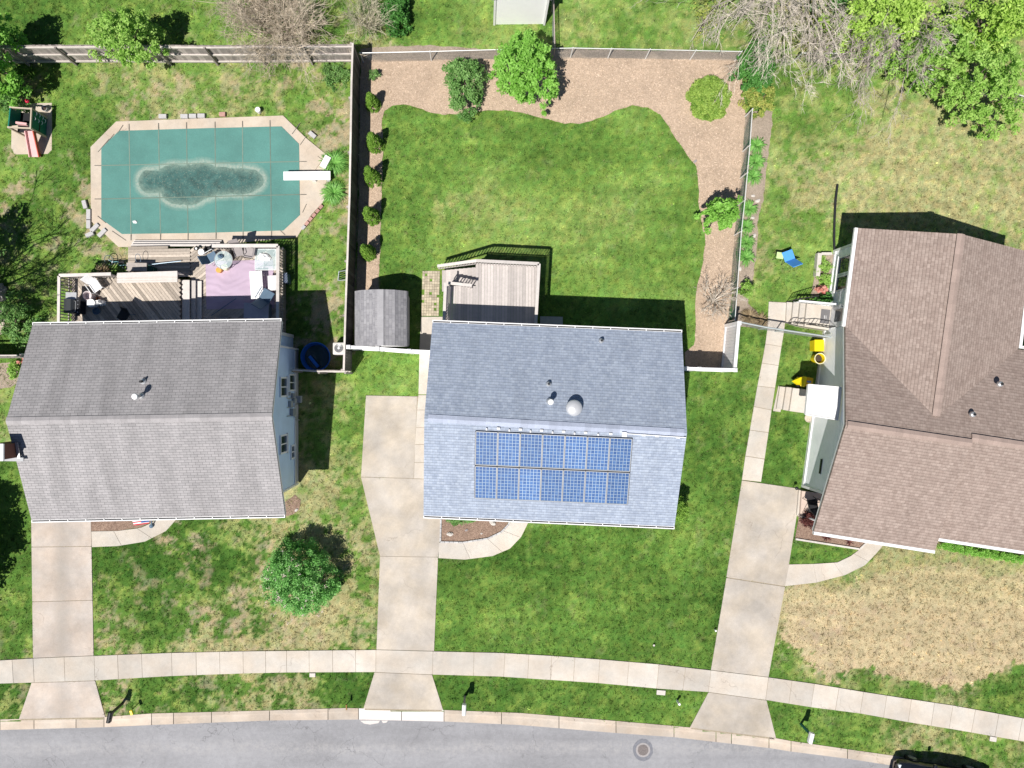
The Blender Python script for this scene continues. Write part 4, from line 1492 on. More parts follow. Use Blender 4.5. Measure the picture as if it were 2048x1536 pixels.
# front and back openings
for x in (-17.5, -15.0):
    pass
window(h1, (-17.2, yn + 0.07, 2.3), (1, 0, 0), (0, 1, 0), 1.1, 1.1)
door(h1, (-13.6, yn + 0.07, 0.6), (1, 0, 0), (0, 1, 0), 1.6, 2.05, m_sill, 'patio_door')
mb = MB()
mb.bar((-19.2, ys_ - 0.09, 1.12), (-16.6, ys_ - 0.09, 1.12), 0.05, 2.15, 0.5)
for k in range(1, 4):
    mb.bar((-19.2, ys_ - 0.12, 0.55 * k), (-16.6, ys_ - 0.12, 0.55 * k), 0.02, 0.03, 0.5)
mb.build('garage_door', m_sill, h1)
door(h1, (-15.4, ys_ - 0.07, 0.05), (1, 0, 0), (0, -1, 0), 0.95, 2.05, m_teal)
window(h1, (-12.3, ys_ - 0.07, 1.9), (1, 0, 0), (0, -1, 0), 1.5, 1.2)
# roof fittings
flue(h1, 268, 793, Z1R - sl1 * 0.9, 0.62, 0.13)
v = vent_pipe(h1, 280, 763, Z1R - sl1 * 1.55, 0.055, 0.28)
# meters and conduits on the bay wall
m_meter = mat('meter_grey', (0.30, 0.32, 0.34), 0.5, 0.1)
for (py, z, sy, sz, sx) in ((790, 1.3, 0.22, 0.3, 0.12), (800, 1.1, 0.25, 0.42, 0.15), (806, 1.7, 0.3, 0.4, 0.14), (822, 1.35, 0.34, 0.55, 0.16), (798, 0.6, 0.34, 0.3, 0.3), (786, 1.9, 0.18, 0.22, 0.1)):
    mb = MB()
    mb.box((xb + sx / 2 + 0.01, -(py - NY) * K, z), (sx, sy, sz), 0)
    mb.build('meter_box', m_meter, h1, bevel=0.015)
for py, y2 in ((795, 803), (812, 806), (828, 838)):
    mb = MB()
    mb.tube([(xb + 0.05, -(py - NY) * K, 2.2), (xb + 0.06, -(py - NY) * K, 1.2), (xb + 0.08, -(y2 - NY) * K, 0.5), (xb + 0.06, -(y2 - NY) * K - 0.05, 0.02)], 0.022, 6)
    mb.build('conduit', m_metal, h1)
mb = MB()
mb.tube([(xe + 0.14, ys_ + 0.15, 0.1), (xe + 0.14, ys_ + 0.15, 3.3), (xe + 0.1, ys_ - 0.6, 3.5)], 0.045, 8, 0.5)
mb.build('downspout', m_gutter, h1)
# chimney at the west end
mb = MB()
cxx, cyy = -20.42, W(0, 905, 5.9).y
mb.box((cxx, cyy, 2.9), (0.85, 0.62, 5.8), 0, 0.5)
ch = mb.build('chimney', m_brick, h1)
mb = MB()
mb.box((cxx, cyy, 5.83), (0.95, 0.72, 0.08), 0, 0.5)
mb.build('chimney_crown', m_sill, ch)
mb = MB()
mb.box((cxx - 0.2, cyy, 5.93), (0.3, 0.4, 0.14), 0, 0.5)
mb.build('chimney_pot', mat('pot_blue_grey', (0.25, 0.33, 0.42), 0.6), ch)
mb = MB()
mb.bar((cxx - 0.2, cyy - 0.40, 4.82), (cxx + 0.68, cyy - 0.40, 4.90), 0.16, 0.03, 0.5)
mb.build('flashing', m_metal, ch)
mb = MB()
mb.bar((cxx + 0.50, cyy - 0.34, 4.92), (cxx + 0.50, cyy + 0.34, 5.08), 0.12, 0.03, 0.5)
mb.build('flashing', m_metal, ch)

# ---------------- middle house, blue grey roof with panels
Z2E, Z2R = 3.65, 5.3
h2 = thing('house', 'middle house with a blue grey shingle roof carrying solar panels', 'house', W(1110, 850, 0))
nw, ne, se, sw_ = W(865, 645, Z2E), W(1364, 665, Z2E), W(1349, 1053, Z2E), W(847, 1031, Z2E)
rw, re = W(848.5, 836, Z2R), W(1374, 866, Z2R)
mb = MB()
mb.slab([nw, rw, re, ne], re - rw, 0.10)
mb.slab([rw, sw_, se, re], se - sw_, 0.10, (0.12, 0))
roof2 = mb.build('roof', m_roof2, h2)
sl2 = (Z2R - Z2E) / 4.35
ridge_cap(rw + (re - rw) * 0.015, re - (re - rw) * 0.012, 0.17, sl2, sl2 * 1.0, roof2, m_capb)
rake_boards(h2)
gutter(nw, ne, (ne - nw).cross(Vector((0, 0, -1))), h2)
gutter(sw_, se, (se - sw_).cross(Vector((0, 0, 1))), h2)
# walls follow the slightly turned plan
cN = (re - rw).normalized()
cS = Vector((cN.y, -cN.x, 0))          # towards the street
def pl(a, b2, z=0):
    """point in house-2 axes from the middle of the ridge"""
    m0 = (rw + re) / 2
    return Vector((m0.x, m0.y, 0)) + cN * a + cS * b2 + Vector((0, 0, z))
hw, hd0, hd1 = 5.25, -3.95, 3.95
ang2 = math.atan2(cN.y, cN.x)
mb = MB()
for b2 in (hd0, hd1):
    p = pl(0, b2, (Z2E - 0.1) / 2)
    mb.box(p, (2 * hw, 0.14, Z2E - 0.1), ang2, 0.5)
for a in (-hw, hw):
    pts = [(hd0, 0), (hd1, 0), (hd1, Z2E + 0.02), (0, Z2R - 0.14), (hd0, Z2E + 0.02)]
    vs = [pl(a - 0.06, b2, z) for b2, z in pts] + [pl(a + 0.06, b2, z) for b2, z in pts]
    mb.add(vs, [tuple(range(5))[::-1], tuple(range(5, 10))] + [(i, (i + 1) % 5, 5 + (i + 1) % 5, 5 + i) for i in range(5)], 0.5)
mb.build('wall', m_whites, h2)
for a in (-1.5, 1.2, 3.6):
    window(h2, pl(a, hd1 + 0.07, 2.2), cN, cS, 1.2, 1.1)
mb = MB()
mb.bar(pl(-5.0, hd1 + 0.1, 1.12), pl(-2.6, hd1 + 0.1, 1.12), 0.05, 2.15, 0.5)
mb.build('garage_door', m_sill, h2)
door(h2, pl(0.0, hd0 - 0.07, 1.66), cN, -cS, 1.7, 1.75, m_sill, 'patio_door')
window(h2, pl(hw + 0.06, 1.0, 2.3), cS, cN, 0.9, 1.0)
window(h2, pl(-hw - 0.06, 1.0, 2.3), cS, -cN, 0.9, 1.0)
# fittings on the north slope
def zN(py_from_ridge_m):
    return Z2R - sl2 * py_from_ridge_m
vent_pipe(h2, 1204, 681, 3.95, 0.045, 0.16)
vent_pipe(h2, 1098, 768, 4.7, 0.045, 0.16)
flue(h2, 1102, 804, 5.0, 0.45, 0.125)
p = W(1149, 816, 5.35)
mb = MB()
mb.lathe((p.x, p.y, 5.06), [(0.30, -0.1), (0.30, 0.06), (0.35, 0.12), (0.35, 0.18), (0.30, 0.25), (0.15, 0.29), (0.0, 0.30)], 28, 0.5)
mb.build('attic_fan', mat('silver_dome', (0.60, 0.61, 0.63), 0.35, 0.05, metal=0.35), h2, smooth=True)
# solar panels: 2 rows of 7
m_cells, nt, b = newmat('solar_cells')
uv = nd(nt, "ShaderNodeUVMap").outputs[0]
br = nd(nt, "ShaderNodeTexBrick", offset=0.0)
nt.links.new(uv, br.inputs['Vector'])
br.inputs['Scale'].default_value = 1.0
br.inputs['Brick Width'].default_value = 0.158
br.inputs['Row Height'].default_value = 0.142
br.inputs['Mortar Size'].default_value = 0.012
br.inputs['Mortar Smooth'].default_value = 0.2
br.inputs['Color1'].default_value = (0.045, 0.11, 0.30, 1)
br.inputs['Color2'].default_value = (0.075, 0.17, 0.40, 1)
br.inputs['Mortar'].default_value = (0.30, 0.40, 0.52, 1)
b2_ = nd(nt, "ShaderNodeTexBrick", offset=0.0)
nt.links.new(uv, b2_.inputs['Vector'])
b2_.inputs['Scale'].default_value = 1.0
b2_.inputs['Brick Width'].default_value = 0.079
b2_.inputs['Row Height'].default_value = 4.0
b2_.inputs['Mortar Size'].default_value = 0.003
b2_.inputs['Color1'].default_value = (1, 1, 1, 1)
b2_.inputs['Color2'].default_value = (1, 1, 1, 1)
b2_.inputs['Mortar'].default_value = (2.2, 1.9, 1.5, 1)
c = mixc(nt, 1.0, br.outputs[0], b2_.outputs[0], 'MULTIPLY')
at = nd(nt, "ShaderNodeAttribute", attribute_name="tone")
c = scalec(nt, c, maprange(nt, at.outputs['Fac'], 0, 1, 0.72, 1.0))
nt.links.new(c, b.inputs['Base Color'])
b.inputs['Roughness'].default_value = 0.35
m_frame = mat('panel_frame', (0.50, 0.51, 0.52), 0.35, 0.03, metal=0.3)
# array corners measured in the photo
zA, zB = 5.0, 4.15
TL, TR, BR_, BL = (951, 863), (1265, 878), (1255, 1009), (949, 996)
nrm2 = (sw_ - rw).cross(re - rw).normalized()
if nrm2.z < 0:
    nrm2 = -nrm2


def on_roof(px, py, lift=0.0):
    """point on the south slope (plus lift along its normal) seen at a photo pixel"""
    d = W(px, py, 0) - Vector((0, 0, H))
    o = Vector((0, 0, H))
    t = (rw + nrm2 * lift - o).dot(nrm2) / d.dot(nrm2)
    return o + d * t


A, B_, C_, D_ = on_roof(*TL, 0.1), on_roof(*TR, 0.1), on_roof(*BR_, 0.1), on_roof(*BL, 0.1)


def quad_pt(u, v_):
    return (A.lerp(B_, u)).lerp(D_.lerp(C_, u), v_)


for r_ in range(2):
    for c_ in range(7):
        u0, u1 = c_ / 7 + 0.003, (c_ + 1) / 7 - 0.003
        v0, v1 = (0.0, 0.487) if r_ == 0 else (0.513, 1.0)
        P = [quad_pt(u0, v0), quad_pt(u0, v1), quad_pt(u1, v1), quad_pt(u1, v0)]
        mb = MB()
        t = 0.024
        for i in range(4):
            mb.bar(P[i], P[(i + 1) % 4], t, 0.04, 0.5, up=tuple(nrm2))
        fr = mb.build('solar_panel', m_frame, h2)
        ce = sum(P, Vector()) / 4
        Q = [p + (ce - p).normalized() * 0.018 - nrm2 * 0.005 for p in P]
        mb = MB()
        vs = Q + [q - nrm2 * 0.02 for q in Q]
        uu = (Q[3] - Q[0]).length
        vv = (Q[1] - Q[0]).length
        s1, s2 = 0.948 / uu, 1.42 / vv
        uvs = [(0, 0), (0, 1.42), (0.948, 1.42), (0.948, 0)] * 2
        mb.add(vs, [(0, 1, 2, 3), (7, 6, 5, 4)] + [(i, 4 + i, 4 + (i + 1) % 4, (i + 1) % 4) for i in range(4)], random.random(), uvs)
        mb.build('cells', m_cells, fr)
mb = MB()
bk_ = [quad_pt(-0.002, -0.004), quad_pt(-0.002, 1.006), quad_pt(1.003, 1.006), quad_pt(1.003, -0.004)]
bk_ = [q - nrm2 * 0.03 for q in bk_]
mb.slab(bk_, bk_[2] - bk_[1], 0.01)
mb.build('panel_gap_shade', m_dark, h2)  # added dark sheet, paints the shaded gaps and outline of the panels
for v_ in (0.12, 0.38, 0.62, 0.88):
    mb = MB()
    mb.bar(quad_pt(-0.004, v_) - nrm2 * 0.07, quad_pt(1.004, v_) - nrm2 * 0.07, 0.04, 0.05, 0.5, up=tuple(nrm2))
    mb.build('panel_rail', m_metal, h2)
# clamps, wiring and junction box along the top of the array
for i, u in enumerate((0.07, 0.145, 0.215, 0.285, 0.35, 0.42, 0.49, 0.56, 0.63, 0.70, 0.78, 0.86)):
    p = quad_pt(u, -0.035 - 0.02 * (i % 2)) - nrm2 * 0.03
    mb = MB()
    mb.box(p, (0.13 if i % 2 else 0.06, 0.09, 0.08), ang2)
    mb.build('panel_clamp', m_gutter, h2)
mb = MB()
p = quad_pt(0.945, -0.06)
mb.box(p, (0.2, 0.2, 0.1), ang2, 0.5)
mb.build('junction_box', m_whitep, h2)
q0, q1 = quad_pt(0.955, -0.075), on_roof(1372, 875, 0.08)
mb = MB()
mb.tube([q0, q1], 0.022, 8, 0.6)
for t in (0.3, 0.52, 0.87):
    mb.box(q0.lerp(q1, t) - nrm2 * 0.04 + Vector((0, -0.03, 0)), (0.16, 0.1, 0.04), ang2, 0.2)
mb.build('conduit', m_gutter, h2)

# ---------------- right house, brown cross-gable roof
h3 = thing('house', 'brown shingled house with a crossing gable roof and white sunlit siding', 'house', W(1850, 850, 0))
ZE, ZR3, ZW = 2.95, 4.45, 4.15
a_nw, a_sw = W(1691, 652, ZE), W(1628, 1063, ZE)
a_rw, a_re = W(1692, 849, ZR3), W(1942, 886, ZR3)
a_se = W(1870, 1101, ZE)
def plane_z(p, a, b2, c):
    n = (b2 - a).cross(c - a)
    return a.z - ((p.x - a.x) * n.x + (p.y - a.y) * n.y) / n.z


b_rw, b_re = W(1943, 875, 4.38), W(2170, 910, 4.38)
for _p in (b_rw, b_re):
    _p.z = plane_z(_p, a_nw, a_rw, a_re)
b_sw, b_se = W(1877, 1076, ZE), W(2190, 1124, ZE)
n_e = W(2190, 719, ZE)
n_e.z = plane_z(n_e, a_nw, a_rw, a_re)
udir3 = (a_re - a_rw)
mb = MB()
mb.slab([a_rw, a_sw, a_se, a_re], udir3, 0.12)
mb.slab([b_rw, b_sw, b_se, b_re], udir3, 0.12, (0.1, 0.02))
mb.slab([a_nw, a_rw, a_re, b_rw, b_re, n_e], udir3, 0.12)
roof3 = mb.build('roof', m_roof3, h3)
w_n, w_s = W(1922, 468, ZW), W(1871, 838, ZW)
we_n, we_s = W(1716, 456, ZE), W(1690.5, 653, ZE)
ee_n, ee_s = W(2060, 504, ZE), W(2037.5, 696, ZE)
wd_ = (w_s - w_n)
# wing roof: each slope is one plane running into the main slope (valley lines measured)
mb = MB()


mb.slab([we_n, we_s + Vector((0.02, 0, 0)), w_s, w_n], wd_, 0.10)
mb.slab([w_n, w_s, ee_s, ee_n], wd_, 0.10)
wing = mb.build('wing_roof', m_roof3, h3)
ridge_cap(a_rw + (a_re - a_rw) * 0.01, a_re, 0.17, 0.3, 0.33, roof3, m_capr, lift=0.07, th=0.03)
ridge_cap(b_rw, b_re, 0.17, 0.3, 0.33, roof3, m_capr, lift=0.07, th=0.03)
ridge_cap(w_n, w_s + (w_n - w_s).normalized() * 0.15, 0.17, 0.3, 0.3, wing, m_capr, lift=0.07, th=0.03)
gutter(a_sw, a_se, (a_se - a_sw).cross(Vector((0, 0, 1))), h3, hang=99, w=0.14)
gutter(b_sw, b_se, (b_se - b_sw).cross(Vector((0, 0, 1))), h3, hang=99, w=0.14)
gutter(we_n, we_s, (-1, 0.13, 0), h3, hang=99, w=0.14)
gutter(ee_n, ee_s, (1, -0.13, 0), h3, hang=99, w=0.14)
gutter(ee_s, n_e, (0.1, 1, 0), h3, hang=99, w=0.12)
for g_ in [o for o in h3.children if o.name.startswith('gutter')]:
    for d_ in list(g_.children):
        bpy.data.objects.remove(d_)
wv = Vector((-1, 0.13, 0)).normalized()
for (pa, pb, nn_) in ((a_sw, a_se, (a_se - a_sw).cross(Vector((0, 0, 1))).normalized()), (b_sw, b_se, (b_se - b_sw).cross(Vector((0, 0, 1))).normalized()),
                      (we_n, we_s, wv), (ee_n, ee_s, -wv)):
    mb = MB()
    mb.bar(pa + nn_ * 0.07 + Vector((0, 0, 0.012)), pb + nn_ * 0.07 + Vector((0, 0, 0.012)), 0.135, 0.01, 0.6)
    mb.build('gutter_guard', m_sill, h3)
for pa, pb, o_ in ((a_nw, a_rw, (0.03, 0, -0.18)), (a_rw, a_sw, (0.03, 0, -0.18)), (we_n, w_n, (0, -0.03, -0.16)), (w_n, ee_n, (0, -0.03, -0.16))):
    mb = MB()
    mb.bar(pa + Vector(o_), pb + Vector(o_), 0.03, 0.15, 0.5)
    mb.build('rake_board', m_sill, h3)
# west wall line from (1605,970) to (1668,500) on the ground
g_sw, g_nw = W(1605, 972, 0), W(1669, 503, 0)
wdir = (g_nw - g_sw).normalized()          # northwards
wout = Vector((-wdir.y, wdir.x, 0))        # westwards
e3 = -wout
g_ne = W(2005, 545, 0)
mb = MB()
def wallseg(mb, p, q, z0, z1, th=0.14):
    p, q = Vector(p), Vector(q)
    mid_ = (p + q) / 2
    L = (q - p).length
    mb.box((mid_.x, mid_.y, (z0 + z1) / 2), (L, th, z1 - z0), math.atan2(q.y - p.y, q.x - p.x), 0.5)
zt_ = ZE - 0.12
ymain = (a_nw - g_sw).dot(wdir) - 0.3
Ltot = (g_nw - g_sw).length
Lr = (a_rw - g_sw).dot(wdir)
Lb = 0.0
pts = [(0, 0), (Ltot, 0), (Ltot, zt_), (ymain, zt_ + 0.02), (Lr, ZR3 - 0.2), (0, ZE + 0.40)]
inn_ = e3 * 0.14
vs = [g_sw + wdir * a + Vector((0, 0, z)) for a, z in pts] + [g_sw + wdir * a + Vector((0, 0, z)) + inn_ for a, z in pts]
n = len(pts)
mb.add(vs, [tuple(range(n)), tuple(range(2 * n - 1, n - 1, -1))] + [(i, n + i, n + (i + 1) % n, (i + 1) % n) for i in range(n)], 0.5)
wallseg(mb, g_nw + inn_, g_nw + e3 * 7.3, 0, zt_)
ne3 = g_nw + e3 * 7.3
wallseg(mb, ne3 - wdir * 0.1, ne3 - wdir * 4.2, 0, zt_)
wallseg(mb, ne3 - wdir * 4.3, ne3 - wdir * 4.3 + e3 * 5, 0, zt_)
wallseg(mb, g_sw + inn_, g_sw + e3 * 14, 0, ZE - 0.1)
# gable above the wing's north wall
nm = g_nw + e3 * 3.65
vs = [g_nw + Vector((0, 0, zt_)), ne3 + Vector((0, 0, zt_)), nm + Vector((0, 0, ZW - 0.18))]
vs = vs + [v - wdir * 0.12 for v in vs]
mb.add(vs, [(0, 1, 2)[::-1], (3, 4, 5), (0, 3, 4, 1)[::-1], (1, 4, 5, 2)[::-1], (2, 5, 3, 0)[::-1]], 0.5)
mb.build('wall', m_whites, h3)
mb = MB()
for a in (0.0, Ltot):
    mb.box(g_sw + wdir * a + wout * 0.01 + Vector((0, 0, 1.4)), (0.12, 0.12, 2.8), math.atan2(wdir.y, wdir.x), 0.5)
mb.bar(g_sw + wout * 0.03 + Vector((0, 0, 0.1)), g_nw + wout * 0.03 + Vector((0, 0, 0.1)), 0.06, 0.2, 0.4)
mb.build('corner_board', m_sill, h3)
def wp(py, z, off=0.0):
    """point on the west wall at the given ground-level photo y"""
    t = (972 - py) / (972 - 503)
    return g_sw.lerp(g_nw, t) + Vector((0, 0, z)) + wout * off
window(h3, wp(538, 1.25), wdir, wout, 0.85, 1.1, mull=False)
window(h3, wp(573, 1.25), wdir, wout, 0.7, 1.05, mull=False)
dr = door(h3, wp(636, 0.62), wdir, wout, 0.95, 2.0, m_sill)
mb = MB()
mb.bar(wp(636, 0.8 + 0.9, 0.05) - wdir * 0.3, wp(636, 0.8 + 0.9, 0.05) + wdir * 0.3, 0.02, 1.3, 0.5)
mb.build('door_glass', m_pane, dr)
door(h3, wp(800, 0.45), wdir, wout, 0.95, 2.0, m_sill)
mb = MB()
mb.bar(wp(925, 1.6, 0.03) - wdir * 0.35, wp(925, 1.6, 0.03) + wdir * 0.35, 0.03, 0.14, 0.5)
mb.build('wall_vent', m_black, h3)
window(h3, g_sw + e3 * 4 - wdir * 0.07 + Vector((0, 0, 1.6)), e3, -wdir, 1.6, 1.2)
vent_pipe(h3, 2006, 768, 3.85, 0.05, 0.15)
vent_pipe(h3, 1951, 829, 4.2, 0.05, 0.15)
# awning over the side door: white corrugated metal
z_a0, z_a1 = 2.35, 2.75
c0, c1, c2_, c3_ = W(1617, 769, z_a0), W(1684, 775, z_a1), W(1677, 840, z_a1), W(1611, 829, z_a0)
mb = MB()
nrib = 22
for i in range(nrib):
    t0, t1 = i / nrib, (i + 1) / nrib
    for hh, ta, tb in ((0.0, t0, t0 + 0.55 / nrib), (0.025, t0 + 0.55 / nrib, t1)):
        p = [c0.lerp(c3_, ta), c0.lerp(c3_, tb), c1.lerp(c2_, tb), c1.lerp(c2_, ta)]
        mb.slab([q + Vector((0, 0, hh)) for q in (p[0], p[1], p[2], p[3])], c1 - c0, 0.02)
aw = mb.build('awning', m_sill, h3)
mb = MB()
for pa, pb in ((c0, c1), (c3_, c2_), (c0, c3_)):
    mb.bar(pa + Vector((0, 0, -0.03)), pb + Vector((0, 0, -0.03)), 0.05, 0.16, 0.5)
mb.bar(wp(790, 1.9, 0.05), c0.lerp(c3_, 0.3) + Vector((0, 0, -0.1)), 0.03, 0.03)
mb.bar(wp(812, 1.9, 0.05), c0.lerp(c3_, 0.8) + Vector((0, 0, -0.1)), 0.03, 0.03)
mb.build('awning_frame', m_sill, aw)
# side steps with landing (concrete, part of the house)
def rquad(pts, z0, z1, mbx, tone=None):
    mbx.prism([W2(*p, z1) for p in pts], z0, z1, tone)
mb = MB()
L4 = [(1586, 776), (1640, 782), (1632, 829), (1579, 822)]
rquad(L4, 0, 0.45, mb, 0.7)
rquad([(1573, 774), (1586, 775.5), (1579, 821.5), (1566, 819.5)], 0, 0.3, mb, 0.3)
rquad([(1560, 773), (1573, 774.5), (1566, 819), (1553, 817.5)], 0, 0.15, mb, 0.5)
mb.build('side_steps', m_conc, h3)
mb = MB()
rquad([(1614, 607), (1664, 613), (1657, 660), (1609, 653)], 0, 0.6, mb, 0.6)
rquad([(1601, 606), (1614, 607), (1609, 653), (1596, 651)], 0, 0.45, mb, 0.4)
rquad([(1587, 605), (1601, 606), (1596, 651), (1583, 648)], 0, 0.3, mb, 0.5)
rquad([(1574, 604), (1587, 605), (1583, 648), (1572, 646)], 0, 0.15, mb, 0.4)
mb.build('entry_steps', m_conc, h3)
# south-west porch
m_porch = mat('pinkish_porch_slab', (0.56, 0.45, 0.38), 0.85, 0.08, 3, 0.05, fine=0.06)
mb = MB()
rquad([(1604, 982), (1662, 990), (1652, 1042), (1600, 1036)], 0, 0.3, mb, 0.5)
mb.build('porch_slab', m_porch, h3)
mb = MB()
rquad([(1598, 980), (1604, 981), (1600, 1034), (1594, 1030)], 0, 0.15, mb, 0.4)
mb.bar(W(1603, 1034, 0.35), W(1652, 1042, 0.35), 0.12, 0.1, 0.6)
mb.build('porch_step', m_conc, h3)
mb = MB()
p = W(1607, 1031, 0)
mb.tube([p, p + Vector((0, 0, 2.8))], 0.05, 8, 0.5)
mb.build('porch_post', m_sill, h3)

# ---------------- white walled shed at the very top
sh = thing('shed', 'white walled shed behind the back wire fence', 'shed', W(1037, 0, 0))
q0, q1 = W2(988.5, 49), W2(1088, 48)
q2, q3 = W2(1088, -100), W2(988.5, -100)
mb = MB()
mb.prism([q0, q1, q2, q3], 0, 2.45, 0.5)
mb.build('wall', mat('white_panel', (0.93, 0.93, 0.93), 0.45, 0.02), sh)
mb = MB()
rz = 2.47
for xs2 in ((q0[0] - 0.15, (q0[0] + q1[0]) / 2, 0), ((q0[0] + q1[0]) / 2, q1[0] + 0.15, 1)):
    za, zb_ = (rz, rz + 0.6) if xs2[2] == 0 else (rz + 0.6, rz)
    mb.slab([(xs2[0], q0[1] - 0.12, za), (xs2[1], q0[1] - 0.12, zb_), (xs2[1], q2[1], zb_), (xs2[0], q2[1], za)], (0, 1, 0), 0.05)
mb.build('roof', m_roof4, sh)
for x in (q0[0], q1[0]):
    mb = MB()
    mb.box((x, q0[1] - 0.01, 1.22), (0.1, 0.08, 2.44), 0, 0.5)
    mb.build('corner_board', m_sill, sh)

# ---------------- grey gambrel shed by the long fence
gs = thing('shed', 'small grey barrel shaped shed between the long fence and the deck', 'shed', W(765, 640, 0))
def px_at(px, py, z):
    return W(px, py, z)
prof = [(709, 716, 1.72), (716, 716, 2.02), (747, 748, 2.32), (763, 762, 2.36), (792, 790, 2.18), (810, 807, 1.9), (820, 816, 1.6)]
# stations: (x px at north end, z); measured at the north (y 578) and south (y 695) ends
north = [(711, 589, 1.72), (722, 580, 2.05), (747, 579, 2.31), (762, 579, 2.36), (790, 582, 2.2), (815, 589, 1.75), (819, 596, 1.6)]
south = [(708, 685, 1.72), (720, 691, 2.05), (745, 692, 2.31), (760, 692.5, 2.36), (789, 693, 2.2), (812, 697, 1.75), (814, 698, 1.6)]
Np = [W(*t) for t in north]
Sp = [W(*t) for t in south]
yN_, yS_ = 4.30, 1.67
for p in Np:
    p.y = yN_ + (p.x + 5.5) * 0.0
for p in Sp:
    p.y = yS_
xs_ = [(a.x + b2.x) / 2 for a, b2 in zip(Np, Sp)]
mb = MB()
for i in range(len(xs_) - 1):
    a, b2 = (xs_[i], Np[i].z), (xs_[i + 1], Np[i + 1].z)
    mb.slab([(a[0], yN_, a[1]), (a[0], yS_, a[1]), (b2[0], yS_, b2[1]), (b2[0], yN_, b2[1])], (0, 1, 0), 0.03, (0.07 * i, 0))
rfs = mb.build('roof', m_roof4, gs)
mb = MB()
for i in range(9):
    y = yS_ + 0.29 * i
    mb.box((xs_[3] - 0.0, y + 0.15, 2.372 + (i % 2) * 0.004), (0.3, 0.31, 0.02))
mb.build('ridge_cap', m_capl, rfs)
mb = MB()
x0_, x1_ = xs_[0] + 0.12, xs_[-1] - 0.12
cap_pts = [(x0_, 0)] + [(min(max(x, x0_), x1_), z - 0.05) for x, z in zip(xs_, [p.z for p in Np])] + [(x1_, 0)]
for y in (yN_ - 0.1, yS_ + 0.1):
    n = len(cap_pts)
    vs = [(x, y - 0.03, z) for x, z in cap_pts] + [(x, y + 0.03, z) for x, z in cap_pts]
    mb.add(vs, [tuple(range(n)), tuple(range(2 * n - 1, n - 1, -1))] + [(i, n + i, n + (i + 1) % n, (i + 1) % n) for i in range(n)], 0.5)
for x in (x0_, x1_):
    mb.box((x, (yN_ + yS_) / 2, 0.8), (0.05, yN_ - yS_ - 0.26, 1.5), 0, 0.5)
mb.build('wall', mat('shed_siding', (0.42, 0.42, 0.42), 0.8, 0.1), gs)
mb = MB()
mb.box(((x0_ + x1_) / 2, yS_ + 0.055, 0.95), (1.1, 0.03, 1.7), 0, 0.5)
mb.build('door', mat('shed_door', (0.5, 0.5, 0.5), 0.7, 0.1), gs)
mb = MB()
mb.bar((x0_, yS_ + 0.02, 1.68), (x1_, yS_ + 0.02, 1.68), 0.04, 0.1, 0.5)
mb.build('trim', m_sill, gs)

# ================================================================== fences
def wood_fence(label, tops, z, side, cat='fence', name='wood_fence', rails=(0.25, 0.95, 1.7), step=2.4, post_h=0.0, group=None, mboards=None):
    """board fence; tops: photo pixels of its top line; side: +1/-1 on which side (left of direction) rails and posts stand"""
    P = [W(x, y, z) for x, y in tops]
    root = thing(name, label, cat, (P[0].x, P[0].y, 0), group)
    bd = MB()
    L = 0
    for a, b2 in zip(P[:-1], P[1:]):
        d = (b2 - a)
        d.z = 0
        n = max(1, int(d.length / 0.15))
        u = d.normalized()
        nv = Vector((-u.y, u.x, 0)) * side
        for i in range(n):
            c0_ = a.lerp(b2, (i + 0.5) / n)
            hh = z + random.uniform(-0.03, 0.01)
            bd.box((c0_.x - nv.x * 0.01, c0_.y - nv.y * 0.01, hh / 2), (d.length / n - 0.006, 0.022, hh), math.atan2(u.y, u.x))
    bd.build('fence_boards', mboards or m_woodgrey, root)
    for rz_ in rails:
        mb = MB()
        for a, b2 in zip(P[:-1], P[1:]):
            u = (b2 - a).normalized()
            nv = Vector((-u.y, u.x, 0)) * side
            zz_ = Vector((0, 0, rz_ - z))
            mb.bar(a + nv * 0.045 + zz_, b2 + nv * 0.045 + zz_, 0.06, 0.1)
        mb.build('rail', m_rail, root)
    tot = sum((b2 - a).length for a, b2 in zip(P[:-1], P[1:]))
    n = max(1, round(tot / step))
    for k in range(n + 1):
        dist = min(tot * k / n, tot - 0.001)
        for a, b2 in zip(P[:-1], P[1:]):
            l = (b2 - a).length
            if dist <= l:
                q = a.lerp(b2, dist / l)
                u = (b2 - a).normalized()
                nv = Vector((-u.y, u.x, 0)) * side
                mb = MB()
                mb.box((q.x + nv.x * 0.11, q.y + nv.y * 0.11, (z + post_h) / 2), (0.09, 0.09, z + post_h - 0.03), math.atan2(u.y, u.x))
                mb.build('post', m_woodgrey, root)
                break
            dist -= l
    return root


wood_fence('long weathered wooden fence across the back of the pool yard', [(-90, 93), (25, 91), (200, 90), (420, 91), (560, 90), (706, 89)], 1.83, -1)
nsf = wood_fence('long dark board fence between the pool yard and the mulch bed', [(706.5, 86), (704, 160), (702.5, 264), (700, 395), (696, 512), (693, 591), (690.5, 670), (688, 740)], 1.83, -1, rails=(0.3, 1.0, 1.72), mboards=mat('blackened_fence_wood', (0.10, 0.093, 0.088), 0.9, 0.25, 5, 0.35, fine=0.15))
# cap board on the long fence
mb = MB()
tp = [W(x, y, 1.86) for x, y in [(705.5, 86), (703, 160), (701.5, 264), (699, 395), (695, 512), (692, 591), (689.5, 670), (687.5, 741)]]
for a, b2 in zip(tp[:-1], tp[1:]):
    mb.bar(a, b2, 0.09, 0.03)
mb.build('cap_rail', m_rail, nsf)
wood_fence('short wooden fence piece running from the fence corner to the blue side wall', [(690, 741), (636, 741), (585, 738)], 1.75, 1, step=1.4)
wood_fence('short wooden fence behind the flowers at the left edge', [(-80, 714), (40, 713)], 1.5, 1, step=1.8)


